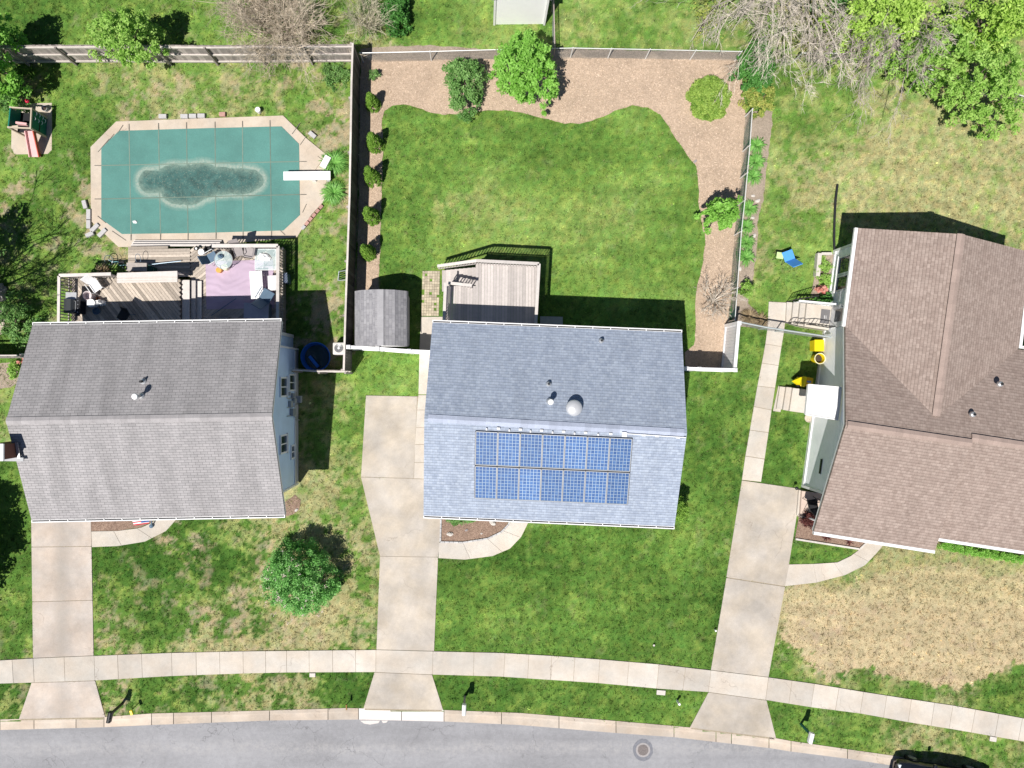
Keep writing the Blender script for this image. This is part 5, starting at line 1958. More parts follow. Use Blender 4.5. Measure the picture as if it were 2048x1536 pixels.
def vinyl_run(root, p0, p1, h, name='fence_panel', n=None):
    p0, p1 = Vector(p0), Vector(p1)
    d = p1 - p0
    L = d.length
    u = d.normalized()
    mb = MB()
    k = int(L / 0.15)
    for i in range(k):
        c0_ = p0.lerp(p1, (i + 0.5) / k)
        mb.box((c0_.x, c0_.y, h / 2), (L / k - 0.008, 0.03, h - 0.1), math.atan2(u.y, u.x), 0.5)
    mb.bar(p0 + Vector((0, 0, h - 0.07)), p1 + Vector((0, 0, h - 0.07)), 0.15, 0.14, 0.5)
    mb.bar(p0 + Vector((0, 0, 0.09)), p1 + Vector((0, 0, 0.09)), 0.12, 0.14, 0.5)
    return mb.build(name, m_white, root)


def vinyl_post(root, p, h, rz=0):
    mb = MB()
    mb.box((p[0], p[1], h / 2), (0.16, 0.16, h), rz, 0.5)
    mb.lathe((p[0], p[1], h), [(0.135, 0.0), (0.135, 0.03), (0.0, 0.08)], 4, 0.5, rz=rz + math.pi / 4)
    return mb.build('post', m_white, root)


vz = 1.83
a, m1, m2, b_ = W(697, 694, vz), W(755, 697, vz), W(818, 702, vz), W(872, 704, vz)
vf = thing('vinyl_fence', 'white vinyl fence and gate between the grey shed and the middle house', 'fence', (a.x, a.y, 0))
for p, q in ((a, m1), (m1, m2)):
    vinyl_run(vf, (p.x, p.y, 0), (q.x, q.y, 0), vz)
vinyl_run(vf, (m2.x, m2.y, 0), (b_.x, b_.y, 0), vz, 'gate')
for p in (a, m1, m2, b_):
    vinyl_post(vf, p, vz + 0.04)
a, m1, c_, d_ = W(1372, 737, vz), W(1398, 738, vz), W(1470, 740, vz), W(1478, 646, vz)
vf = thing('vinyl_fence', 'white vinyl corner fence right of the middle house', 'fence', (c_.x, c_.y, 0))
vinyl_run(vf, (a.x, a.y, 0), (m1.x, m1.y, 0), vz)
vinyl_run(vf, (m1.x, m1.y, 0), (c_.x, c_.y, 0), vz)
vinyl_run(vf, (c_.x, c_.y, 0), (d_.x, d_.y, 0), vz)
for p in (a, m1, c_, d_):
    vinyl_post(vf, p, vz + 0.04)


def chain_fence(label, tops, z, meshmat, railmat, step=2.4, name='wire_fence', pitch=0.11, railr=0.02, wr=0.0035):
    P = [W(x, y, z) for x, y in tops]
    root = thing(name, label, 'fence', (P[0].x, P[0].y, 0))
    mb = MB()
    mb.tube(P, railr, 8, 0.5)
    mb.build('top_rail', railmat, root)
    wires = []
    for a, b2 in zip(P[:-1], P[1:]):
        d = Vector((b2.x - a.x, b2.y - a.y, 0))
        L = d.length
        u = d / L
        hh = z - 0.05
        k = int((L + hh) / pitch)
        for i in range(k):
            for s_ in (1, -1):
                # diagonal from (t,0) to (t +/- hh, hh) clipped to 0..L
                t0 = i * pitch - (hh if s_ > 0 else 0)
                z0_, z1_ = 0.03, hh
                ta, tb = (t0, t0 + hh) if s_ > 0 else (t0 + hh, t0)
                za, zb_ = 0.0, hh
                # clip
                def clip(ta, za, tb, zb_):
                    if ta > tb:
                        ta, za, tb, zb_ = tb, zb_, ta, za
                    if tb < 0 or ta > L:
                        return None
                    if ta < 0:
                        f = -ta / (tb - ta)
                        ta, za = 0, za + (zb_ - za) * f
                    if tb > L:
                        f = (L - ta) / (tb - ta)
                        tb, zb_ = L, za + (zb_ - za) * f
                    return ta, za, tb, zb_
                r = clip(ta, za, tb, zb_)
                if r is None or abs(r[0] - r[2]) < 0.01:
                    continue
                A_ = Vector((a.x, a.y, 0.03)) + u * r[0] + Vector((0, 0, r[1]))
                B2 = Vector((a.x, a.y, 0.03)) + u * r[2] + Vector((0, 0, r[3]))
                wires.append((A_, B2))
    mb = MB()
    for A_, B2 in wires:
        mb.tube([A_, B2], wr, 3, cap=False)
    mb.build('wire_mesh', meshmat, root)
    for a, b2 in zip(P[:-1], P[1:]):
        L = (b2 - a).length
        n = max(1, round(L / step))
        for i in range(n if b2 is not P[-1] else n + 1):
            q = a.lerp(b2, i / n)
            mb = MB()
            mb.tube([(q.x, q.y, 0), (q.x, q.y, z + 0.05)], 0.03, 8, 0.5)
            mb.build('post', railmat, root)
    return root


m_railw = mat('pale_rail', (0.75, 0.76, 0.76), 0.4, 0.05, metal=0.2)
m_railg = mat('grey_rail', (0.42, 0.46, 0.47), 0.5, 0.08, metal=0.2)
chain_fence('long chain link fence along the back of the mulch bed', [(720, 106), (860, 103), (1000, 99), (1146, 96), (1300, 99), (1484, 103)], 1.0, m_grey_mesh, m_railw)
chain_fence('chain link fence running off the top beside the white walled shed', [(1107, -60), (1107.5, 0), (1110, 95)], 1.05, m_grey_mesh, mat('rusty_rail', (0.5, 0.40, 0.38), 0.6))
chain_fence('short chain link fence below the bare top trees', [(1604, 106), (1680, 106.5), (1760, 108)], 1.0, m_grey_mesh, m_railw)
chain_fence('chain link fence slanting under the green trees at the top right', [(1762, 115), (1832, 131), (1925, 156), (2060, 196)], 1.0, m_grey_mesh, m_railw)
chain_fence('green wire side fence between the mulch bed and the dry back lawn', [(1505, 218), (1500, 290), (1495, 345), (1490, 400), (1483, 462), (1475, 575), (1470, 640)], 1.0, m_green_mesh, m_railw, pitch=0.09, wr=0.0035)
chain_fence('low wire fence with a gate crossing the slab walk', [(1480, 644), (1535, 655), (1568, 660), (1662, 674)], 1.1, m_grey_mesh, m_railg, railr=0.04)
# leaning pole and grey rail by the back corner
mb = MB()
mb.tube([W(1742, 131, 0), W(1797, 73, 2.6)], 0.05, 8, 0.5)
single(mb, 'utility_pole', m_metal, 'bare grey pole at the corner of the right back fence', 'pole')


# ================================================================== decks
def RC(px, py, zf, h=0.92):
    return W(px, py, zf + h) - Vector((0, 0, h))


def railing(root, p0, p1, zf, h=0.92, name='railing', spacing=0.135, m=None, capw=0.14, mcap=None, lower=True):
    """p0,p1 world points (x,y,floor z) ; balusters are parts of the railing"""
    m = m or m_deckboards
    mcap = mcap or m_woodlt
    p0, p1 = Vector(p0), Vector(p1)
    u = (p1 - p0)
    L = Vector((u.x, u.y, 0)).length
    mb = MB()
    mb.bar(p0 + Vector((0, 0, h)), p1 + Vector((0, 0, h)), capw, 0.04)
    r = mb.build(name, mcap, root)
    if lower:
        for dz in (0.1, h - 0.08):
            mb = MB()
            mb.bar(p0 + Vector((0, 0, dz)), p1 + Vector((0, 0, dz)), 0.04, 0.07)
            mb.build('rail', m, r)
    n = max(1, int(L / spacing))
    proto = None
    for i in range(n):
        q = p0.lerp(p1, (i + 0.5) / n)
        if proto is None:
            mb = MB()
            mb.box((q.x, q.y, q.z + h / 2 - 0.02), (0.04, 0.04, h - 0.1), math.atan2(u.y, u.x))
            proto = mb.build('baluster', m, r)
            first = q.copy()
        else:
            c_ = proto.copy()
            COL.objects.link(c_)
            c_.parent = r
            c_.location = proto.location + (q - first)
    return r


# ---- middle deck
m_deckside = mat('deck_framing', (0.33, 0.29, 0.26), 0.9, 0.12)
ZD = 1.65
dk = thing('deck', 'raised grey plank deck with slatted railing behind the middle house', 'deck', W(985, 590, 0))
dN = [W(954, 528, ZD), W(1075, 534, ZD)]
dS = [W(889, 668, ZD), W(1066, 676, ZD)]
dW = W(893, 575, ZD)
u_e = (dN[1] - dN[0]).normalized()
# boards run north-south: one mesh of planks
mb = MB()
x = dW.x
k = 0
while x < dN[1].x - 0.02:
    xm = x + 0.07
    px_ = xm / (K * (1 - ZD / H)) + NX
    yN0 = W(0, interp([(880, 572), (951, 571.9), (951.1, 528), (1080, 534)], px_), ZD).y
    yS0 = W(0, 674, ZD).y
    mb.bar((xm, yN0, ZD - 0.02), (xm - 0.0125 * (yN0 - yS0), yS0, ZD - 0.02), 0.132, 0.035)
    x += 0.14
mb.build('deck_boards', m_deckboards, dk)
mb = MB()
A0, A1, A2, A3, A4, A5 = W(954, 528, ZD), W(1075, 534, ZD), W(1067, 676, ZD), W(889, 670, ZD), W(893, 573, ZD), W(952, 573, ZD)
for p, q in ((A0, A1), (A1, A2), (A3, A4)):
    mb.bar(p + Vector((0, 0, -0.17)), q + Vector((0, 0, -0.17)), 0.05, 0.25)
mb.build('rim_joist', m_deckside, dk)
for q in (A0, A1, A2, A3, A4, A0.lerp(A1, 0.5)):
    mb = MB()
    mb.box((q.x * 0.995, q.y - 0.1, ZD / 2 - 0.1), (0.14, 0.14, ZD - 0.15))
    mb.build('post', m_deckside, dk)
railing(dk, A0, A1, ZD)
railing(dk, A1, A2, ZD)
railing(dk, A3, A4 + Vector((0, 0.05, 0)), ZD)
# stairs go down to the west
st0, st1 = W(952, 533, ZD), W(885, 541, 0.35)
n = 8
for i in range(n):
    f0 = i / n
    z_ = ZD - (i + 1) * 0.165
    xa = A0.x - i * (A0.x - W(885, 0, 0.5).x) / n
    xb_ = A0.x - (i + 1) * (A0.x - W(885, 0, 0.5).x) / n - 0.03
    ya = W(0, 535 + i * 0.8, z_).y
    yb_ = W(0, 571 + i * 0.3, z_).y
    if i >= 5:
        yb_ = W(0, 583, z_).y
    mb = MB()
    mb.box(((xa + xb_) / 2, (ya + yb_) / 2, z_), (abs(xa - xb_), ya - yb_, 0.04))
    mb.build('stair_tread', m_deckboards, dk)
    mb = MB()
    mb.box((xa - 0.01, (ya + yb_) / 2, z_ + 0.08), (0.02, ya - yb_ - 0.02, 0.13))
    mb.build('stair_riser', m_deckboards, dk)
w_low = W(875, 532, 1.2)
railing(dk, (w_low.x, w_low.y, 0.25), A0 + Vector((0, 0.0, 0)), 0)
p_in0, p_in1 = W(897, 571, 2.0), W(944, 571, 2.57)
railing(dk, (p_in0.x, W(0, 569, 1.5).y, 1.1), (p_in1.x, W(0, 571, 2.57).y, ZD), 0)
mb = MB()
mb.prism([W2(1080, 633), W2(1125, 634), W2(1125, 668), W2(1080, 666)], 0, 0.1, 0.2)
struct(mb, 'stone_pad', m_block, 'small low concrete pad right of the middle deck', 'pad')

# ---- pool-side decks of the left house
ZU, ZL = 1.15, 0.6
dl = thing('deck', 'two level weathered wood deck between the pool and the grey roofed house', 'deck', W(330, 580, 0))
# upper level, diagonal boards
up_x0, up_x1 = -19.9, W(360, 0, ZU).x
up_y0, up_y1 = W(0, 668, ZU).y, 5.0


def diag_deck(x0, x1, y0, y1, z, ang, m, root, name, w=0.14):
    mb = MB()
    d = Vector((math.cos(ang), math.sin(ang), 0))
    nrm = Vector((-d.y, d.x, 0))
    c_ = Vector(((x0 + x1) / 2, (y0 + y1) / 2, z))
    R_ = math.hypot(x1 - x0, y1 - y0) / 2 + 0.3
    k = int(2 * R_ / w) + 1
    for i in range(-k // 2, k // 2 + 1):
        o_ = c_ + nrm * (i * w)
        # clip line to the rectangle
        ts = []
        tmin, tmax = -99, 99
        for (a_, dd_, lo, hi) in ((o_.x, d.x, x0, x1), (o_.y, d.y, y0, y1)):
            if abs(dd_) < 1e-6:
                if a_ < lo or a_ > hi:
                    tmin, tmax = 1, 0
                continue
            t1_, t2_ = (lo - a_) / dd_, (hi - a_) / dd_
            tmin, tmax = max(tmin, min(t1_, t2_)), min(tmax, max(t1_, t2_))
        if tmax - tmin < 0.12:
            continue
        mb.bar(o_ + d * tmin, o_ + d * tmax, w - 0.012, 0.035)
    return mb.build(name, m, root)


diag_deck(up_x0, up_x1, up_y0, up_y1, ZU - 0.02, R(-52), m_deckold, dl, 'upper_boards')
mb = MB()
mb.box(((up_x0 + up_x1) / 2, (up_y0 + up_y1) / 2, ZU / 2 - 0.05), (up_x1 - up_x0 - 0.08, up_y1 - up_y0 - 0.08, ZU - 0.14), 0, 0.2)
mb.build('upper_framing', m_deckside, dl)
# three steps down to the lower level (heading east)
for i, (xa, xb_, ya, yb_) in enumerate(((364, 379, 560, 668), (381, 391, 561, 668), (392, 403, 562, 668))):
    z_ = ZU - 0.14 * (i + 1)
    p, q = W(xa, yb_, z_), W(xb_, ya, z_)
    mb = MB()
    mb.box(((p.x + q.x) / 2, (p.y + q.y) / 2, z_ - 0.02), (q.x - p.x, q.y - p.y, 0.04))
    mb.build('stair_tread', m_woodlt, dl)
# lower level
lo_x0, lo_x1 = W(256, 0, ZL).x, -9.78
lo_y0, lo_y1 = W(0, 668, ZL).y, 6.6
xm_ = W(395, 0, ZL).x
diag_deck(lo_x0, W(380, 0, ZL).x, W(0, 552, ZL).y, lo_y1, ZL - 0.02, R(1), m_deckold, dl, 'lower_boards')
diag_deck(W(381, 0, ZL).x, lo_x1, lo_y0, lo_y1, ZL - 0.02, R(40), m_deckold, dl, 'lower_boards')
mb = MB()
mb.box(((lo_x0 + lo_x1) / 2, (W(0, 552, ZL).y + lo_y1) / 2, ZL / 2 - 0.04), (lo_x1 - lo_x0 - 0.08, lo_y1 - W(0, 552, ZL).y - 0.08, ZL - 0.12), 0, 0.2)
mb.box(((W(381, 0, ZL).x + lo_x1) / 2, (lo_y0 + W(0, 553, ZL).y) / 2, ZL / 2 - 0.045), (lo_x1 - W(381, 0, ZL).x - 0.08, -lo_y0 + W(0, 553, ZL).y - 0.01, ZL - 0.13), 0, 0.2)
mb.build('lower_framing', m_deckside, dl)
for i, (x0, x1, y0, y1) in enumerate(((262, 437, 488, 491.5), (264, 440, 484, 487), (267, 443, 480.5, 483))):
    z_ = ZL - 0.14 * (i + 1)
    p, q = W(x0, y1 + 1, z_), W(x1, y0, z_)
    mb = MB()
    mb.box(((p.x + q.x) / 2, (p.y + q.y) / 2, z_ - 0.02), (q.x - p.x, q.y - p.y, 0.04))
    mb.build('stair_tread', m_woodlt, dl)
# railings
railing(dl, RC(424, 491.5, ZL), RC(556, 491.5, ZL), ZL, capw=0.17, m=m_wood)
railing(dl, RC(556, 492, ZL), RC(555, 655, ZL), ZL, capw=0.15, m=m_wood)
railing(dl, RC(118, 551, ZU), RC(222, 548, ZU), ZU, capw=0.15, m=m_wood)
railing(dl, RC(118, 552, ZU), RC(117, 655, ZU), ZU, capw=0.13, m=m_wood)
# built-in bench with a back along the north edge of the upper level
mb = MB()
p, q = W(234, 562, 1.6), W(355, 560, 1.6)
for k in range(4):
    o_ = Vector((0, -0.05 + 0.105 * k, 0))
    mb.bar(p + o_, q + o_, 0.098, 0.04, 0.75 + 0.1 * (k % 2))
be = mb.build('bench', m_woodlt, dl)
mb = MB()
p, q = W(235, 551, 2.0), W(355, 547, 2.0)
mb.bar(p, q, 0.24, 0.05, 0.9)
mb.bar(p + Vector((0, 0.06, -0.4)), q + Vector((0, 0.06, -0.4)), 0.04, 0.7, 0.4)
mb.build('bench_back', m_woodlt, be)

# rug, furniture and clutter on the left decks
m_rug, nt, b = newmat('lilac_rug')
pos = nd(nt, "ShaderNodeNewGeometry").outputs[0]
f = maprange(nt, noise(nt, pos, 1.2, 3, 0.5), 0.3, 0.7, 0.9, 1.08)
nt.links.new(scalec(nt, (0.46, 0.36, 0.46), f), b.inputs['Base Color'])
b.inputs['Roughness'].default_value = 0.9
bn = nd(nt, "ShaderNodeBump")
bn.inputs['Strength'].default_value = 0.35
bn.inputs['Distance'].default_value = 0.04
wv_ = nd(nt, "ShaderNodeTexWave", bands_direction='Y')
wv_.inputs['Scale'].default_value = 0.9
wv_.inputs['Distortion'].default_value = 14
wv_.inputs['Detail'].default_value = 2
wv_.inputs['Detail Scale'].default_value = 0.7
nt.links.new(pos, wv_.inputs['Vector'])
nt.links.new(wv_.outputs[1], bn.inputs['Height'])
nt.links.new(bn.outputs[0], b.inputs['Normal'])
mb = MB()
mb.prism([W2(*p, 0.61) for p in ((411, 523), (480, 521), (546, 519), (549, 600), (549, 616), (413, 619))], ZL + 0.001, ZL + 0.016, 0.5)
single(mb, 'rug', m_rug, 'large lilac outdoor rug on the lower pool deck', 'rug')


def slat_table(label, px, py, z, L, Wd, rz, h, m=m_whitep, legs=True, name='slat_table', cat='table', nsl=6, group=None):
    r = thing(name, label, cat, (0, 0, 0), group)
    mb = MB()
    for i in range(nsl):
        x = -Wd / 2 + (i + 0.5) * Wd / nsl
        mb.box((x, 0, h), (Wd / nsl - 0.015, L, 0.03))
    mb.build('table_top', m, r)
    mb = MB()
    for y in (-L * 0.38, L * 0.38):
        mb.box((0, y, h - 0.04), (Wd * 0.95, 0.05, 0.05))
    mb.build('cross_brace', m, r) if False else mb.build('frame', m, r)
    for sx in (-1, 1):
        for sy in (-1, 1):
            mb = MB()
            mb.box((sx * (Wd / 2 - 0.05), sy * (L * 0.38), h / 2 - 0.03), (0.05, 0.05, h - 0.06))
            mb.build('leg', m, r)
    return place(r, W(px, py, z + h) - Vector((0, 0, h)), rz)


slat_table('longer white slatted picnic table on the lilac rug', 513, 570, ZL, 1.35, 0.62, R(4), 0.5, cat='table', name='picnic_table')
slat_table('shorter white slatted bench against the lower deck railing', 545, 566, ZL, 0.72, 0.45, R(3), 0.42, name='slat_bench', cat='bench', nsl=5)
# glass table with a white cloth, half in the corner of the railing
gt = thing('glass_table', 'rectangular glass topped patio table in the railing corner', 'table')
mb = MB()
mb.box((0, 0, 0.72), (1.0, 1.0, 0.012))
mb.build('table_top', m_clear, gt)
mb = MB()
for a_, b2 in (((-.5, -.5), (.5, -.5)), ((.5, -.5), (.5, .5)), ((.5, .5), (-.5, .5)), ((-.5, .5), (-.5, -.5))):
    mb.bar((*a_, 0.71), (*b2, 0.71), 0.03, 0.03, 0.5)
mb.build('rim', m_sill, gt)
for sx in (-1, 1):
    for sy in (-1, 1):
        mb = MB()
        mb.tube([(sx * 0.47, sy * 0.47, 0.7), (sx * 0.2, sy * 0.2, 0.35), (sx * 0.42, sy * 0.42, 0)], 0.016, 6, 0.5)
        mb.build('leg', m_sill, gt)
place(gt, W(531, 519, ZL + 0.72) - Vector((0, 0, 0.72)), 0)


def crumple(label, px, py, z, rx, ry, h, m, name, cat, seed=1, rz=0):
    rr = random.Random(seed)
    bm = bmesh.new()
    bmesh.ops.create_icosphere(bm, subdivisions=4, radius=1)
    from mathutils import noise as mn
    for v in bm.verts:
        n_ = mn.noise(v.co * 2.3 + Vector((seed, 0, 0))) * 0.35 + mn.noise(v.co * 6 + Vector((seed, 5, 0))) * 0.16
        k = 1 + n_
        v.co = Vector((v.co.x * rx * k, v.co.y * ry * k, max(0, (v.co.z + 0.25)) * h * (1 + n_)))
    me = bpy.data.meshes.new(name)
    bm.to_mesh(me)
    bm.free()
    at = me.attributes.new("tone", 'FLOAT', 'POINT')
    at.data.foreach_set("value", [0.5] * len(me.vertices))
    me.materials.append(m)
    o = bpy.data.objects.new(name, me)
    COL.objects.link(o)
    p = W(px, py, z)
    o.location = p
    o.rotation_euler = (0, 0, rz)
    if label:
        tag(o, label, cat)
    return o


m_cloth = mat('white_cloth', (0.84, 0.84, 0.84), 0.9, 0.05, 9, 0.05)
crumple('bunched white cloth lying on the glass topped table', 529, 515, ZL + 0.735, 0.28, 0.17, 0.14, m_cloth, 'cloth', 'cloth', 3, R(-15))


def pot(label, px, py, z, r, h, m, name='bucket', cat='bucket', inner=None, group=None, lid=False):
    p = W(px, py, z + h)
    mb = MB()
    if lid:
        mb.lathe((0, 0, 0), [(r * 0.82, 0), (r * 0.97, h * 0.92), (r, h * 0.93), (r, h), (0, h * 1.02)], 24, 0.5)
    else:
        mb.lathe((0, 0, 0), [(r * 0.78, 0), (r * 0.97, h * 0.93), (r * 1.04, h * 0.94), (r * 1.04, h), (r * 0.93, h), (r * 0.78, h * 0.35), (0, h * 0.33)], 24, 0.5)
    t = thing(name, label, cat, (0, 0, 0), group)
    mb.build('body', m, t)
    if inner is not None:
        mb = MB()
        mb.lathe((0, 0, h * 0.6), [(r * 0.86, 0), (r * 0.5, h * 0.06), (0, h * 0.08)], 18, 0.5)
        mb.build('contents', inner, t)
    t.location = (p.x, p.y, z)
    return t


m_orange = mat('orange_plastic', (0.75, 0.35, 0.08), 0.5, 0.05)
m_cream = mat('cream_plastic', (0.75, 0.72, 0.50), 0.5, 0.05)
m_terra = mat('terracotta', (0.55, 0.19, 0.07), 0.8, 0.1)
m_dirt = mat('potting_soil', (0.06, 0.045, 0.035), 0.95, 0.2, 20)
m_pinkw = mat('pale_pink_plastic', (0.62, 0.55, 0.56), 0.5, 0.05)
m_dgreen = mat('dark_green_plastic', (0.012, 0.06, 0.045), 0.45, 0.1)
m_greyp = mat('grey_fabric', (0.34, 0.31, 0.31), 0.9, 0.1, 6, 0.1)
m_bluegrey = mat('slate_blue_paint', (0.10, 0.16, 0.23), 0.5, 0.1)
m_blue_pl = mat('blue_plastic', (0.02, 0.16, 0.60), 0.4, 0.1)
m_skyblue = mat('sky_blue_plastic', (0.08, 0.30, 0.72), 0.5, 0.04)
m_lime = mat('pale_lime_plastic', (0.58, 0.78, 0.35), 0.5, 0.04)
pot('white round tub with its lid on at the top of the pool deck', 402, 504, ZL, 0.15, 0.35, m_whitep, lid=True)
pot('black round grill pan beside the white tub', 415, 498, ZL, 0.14, 0.25, m_black, name='planter_pot', cat='pot')
pot('small pot with a pale lid left of the white tub', 391, 497, ZL, 0.085, 0.18, m_black, name='planter_pot', cat='pot', inner=m_whitep)
pot('orange round bucket on the lilac rug', 437, 540, ZL, 0.135, 0.3, m_orange, lid=True)
pot('cream round bucket touching the orange one', 449, 534, ZL, 0.155, 0.38, m_cream, lid=True)
pot('white round tub on the upper deck', 181, 606, ZU, 0.2, 0.45, m_whitep, lid=True)
pot('pale pink round tray tub next to the gas grill', 174, 591, ZU, 0.21, 0.5, m_pinkw, inner=m_pinkw)
pot('small orange clay pot among the upper deck clutter', 195, 597, ZU, 0.075, 0.14, m_terra, name='planter_pot', cat='pot', inner=m_dirt)
pot('dim blue grey bowl in the roof shadow on the upper deck', 192, 622, ZU, 0.17, 0.15, m_bluegrey, name='bowl', cat='bowl')
crumple('white plastic bag heaped beside the white tub on the upper deck', 205, 606, ZU, 0.18, 0.14, 0.35, m_cloth, 'plastic_bag', 'bag', 8)


def garden_chair(label, px, py, z, rz, mseat, mframe, recline=0.25, s=1.0, name='patio_chair', group=None, arms=True):
    t = thing(name, label, 'chair', (0, 0, 0), group)
    mb = MB()
    nx2, ny2 = 4, 5
    mb.box((0, 0, 0.42 * s), (0.48 * s, 0.46 * s, 0.03))
    mb.build('seat', mseat, t, bevel=0.01)
    mb = MB()
    b0, b1 = Vector((0, 0.22 * s, 0.44 * s)), Vector((0, (0.22 + recline) * s, 0.95 * s))
    mb.bar(b0, b1, 0.46 * s, 0.03, up=(0, 1, 0))
    mb.build('backrest', mseat, t, bevel=0.01)
    for sx in (-1, 1):
        for sy in (-1, 1):
            mb = MB()
            mb.tube([(sx * 0.24 * s, sy * 0.2 * s, 0.42 * s), (sx * 0.27 * s, sy * 0.27 * s, 0)], 0.014, 6, 0.5)
            mb.build('leg', mframe, t)
        if arms:
            mb = MB()
            mb.tube([(sx * 0.27 * s, -0.22 * s, 0.42 * s), (sx * 0.29 * s, -0.22 * s, 0.64 * s), (sx * 0.29 * s, 0.28 * s, 0.66 * s)], 0.018, 6, 0.5)
            mb.build('armrest', mframe, t)
    return place(t, W(px, py, z + 0.4) - Vector((0, 0, 0.4)), rz)


garden_chair('grey sling patio chair under the north railing of the pool deck', 477, 503, ZL, R(15), m_greyp, m_iron)
garden_chair('pale grey patio chair beside the glass topped table', 497, 505, ZL, R(-100), m_greyp, m_iron)
garden_chair('folding chair with a white frame next to the round glass table', 425, 515, ZL, R(120), m_bluegrey, m_sill)
garden_chair('thin framed folding chair in the roof shadow on the upper deck', 247, 632, ZU, R(-30), m_black, m_bluegrey, arms=False)
garden_chair('white wire chair pushed against the upper deck railing', 192, 573, ZU, R(35), m_whitep, m_sill)
garden_chair('blue grey wooden armchair half in the shade by the white tables', 535, 592, ZL, R(150), m_bluegrey, m_bluegrey, recline=0.35, s=1.2)
# round glass table
rt = thing('round_table', 'round glass patio table with dark rim by the lilac rug', 'table')
mb = MB()
mb.lathe((0, 0, 0.7), [(0.43, 0), (0.43, 0.012)], 32, 0.5)
mb.build('table_top', m_clear, rt)
mb = MB()
mb.tube([(0.44 * math.cos(t), 0.44 * math.sin(t), 0.706) for t in np.linspace(0, 2 * math.pi, 33)], 0.013, 6, 0.5)
mb.build('rim', m_greyp, rt)
for k in range(4):
    t = k * math.pi / 2 + 0.6
    mb = MB()
    mb.tube([(0.4 * math.cos(t), 0.4 * math.sin(t), 0.69), (0.3 * math.cos(t), 0.3 * math.sin(t), 0.0)], 0.013, 6, 0.5)
    mb.build('leg', m_iron, rt)
place(rt, W(447, 520, ZL + 0.7) - Vector((0, 0, 0.7)))
crumple('dark toys heaped on the round glass table', 442, 513, ZL + 0.715, 0.13, 0.1, 0.12, m_bluegrey, 'toy_heap', 'toys', 5)
crumple('stuffed sack in the shade on the deck by the round table', 466, 512, ZL, 0.1, 0.2, 0.3, m_black, 'sack', 'sack', 15)

# gas grill
gr = thing('gas_grill', 'dark gas grill with a side shelf in the corner of the upper deck', 'grill')
mb = MB()
mb.box((0, 0, 0.45), (0.55, 0.62, 0.75))
mb.build('cabinet', m_black, gr, bevel=0.02)
m_hood = mat('charcoal_hood', (0.06, 0.065, 0.07), 0.35, 0.05, metal=0.3)
mb = MB()
prof_ = [(-0.27, 0.84), (-0.27, 0.96), (-0.2, 1.06), (-0.05, 1.12), (0.12, 1.08), (0.22, 0.95), (0.25, 0.84)]
vs = [(x, -0.33, z) for x, z in prof_] + [(x, 0.33, z) for x, z in prof_]
n = len(prof_)
mb.add(vs, [tuple(range(n)), tuple(range(2 * n - 1, n - 1, -1))] + [(i, n + i, n + (i + 1) % n, (i + 1) % n)[::-1] for i in range(n)], 0.5)
hd = mb.build('lid', m_hood, gr)
mb = MB()
mb.tube([(0.24, -0.24, 1.0), (0.3, -0.24, 1.0), (0.3, 0.24, 1.0), (0.24, 0.24, 1.0)], 0.013, 6, 0.5)
mb.build('handle', m_metal, hd)
mb = MB()
mb.box((0.0, 0.5, 0.84), (0.5, 0.32, 0.04))
mb.build('side_shelf', m_metal, gr)
mb = MB()
mb.box((0.33, 0, 0.82), (0.14, 0.9, 0.09))
cp_ = mb.build('control_panel', m_black, gr)
for k in range(4):
    mb = MB()
    mb.tube([(0.34, -0.27 + 0.18 * k, 0.86), (0.34, -0.27 + 0.18 * k, 0.9)], 0.025, 10, 0.5)
    mb.build('knob', m_metal, cp_)
place(gr, W(138, 612, ZU + 1.0) - Vector((0, 0, 1.0)), R(-1))
# storage boxes
def deck_box(label, px, py, z, sx, sy, sz, rz, mtop, mbody, name='deck_box', cat='storage box'):
    t = thing(name, label, cat)
    mb = MB()
    mb.box((0, 0, sz / 2), (sx * 0.95, sy * 0.92, sz))
    mb.build('body', mbody, t, bevel=0.02)
    mb = MB()
    mb.box((0, 0, sz + 0.025), (sx, sy, 0.05))
    mb.build('lid', mtop, t, bevel=0.015)
    return place(t, W(px, py, z + sz) - Vector((0, 0, sz)), rz)


deck_box('grey wooden storage box at the west end of the lower deck', 274, 534, ZL, 0.98, 0.4, 0.5, R(-1), m_wood, m_wood)
deck_box('dark green plastic bin beside the grey wooden storage box', 300, 538, ZL, 0.3, 0.34, 0.4, R(-20), m_dgreen, m_dgreen, 'plastic_bin', 'bin')
deck_box('large pale lidded chest half in the roof shadow on the lower deck', 513, 622, ZL, 1.2, 0.75, 0.55, R(-2), mat('pale_lilac_lid', (0.5, 0.48, 0.55), 0.6), m_bluegrey)
deck_box('small grey box against the house at the deck foot', 447, 640, ZL, 0.5, 0.3, 0.2, 0, m_wood, m_wood, 'plastic_bin', 'bin')
deck_box('light blue tub hanging outside the lower deck railing', 571, 556, 0.0, 0.22, 0.5, 0.55, R(5), mat('pale_blue_tub', (0.35, 0.42, 0.55), 0.5), m_bluegrey, 'plastic_bin', 'bin')
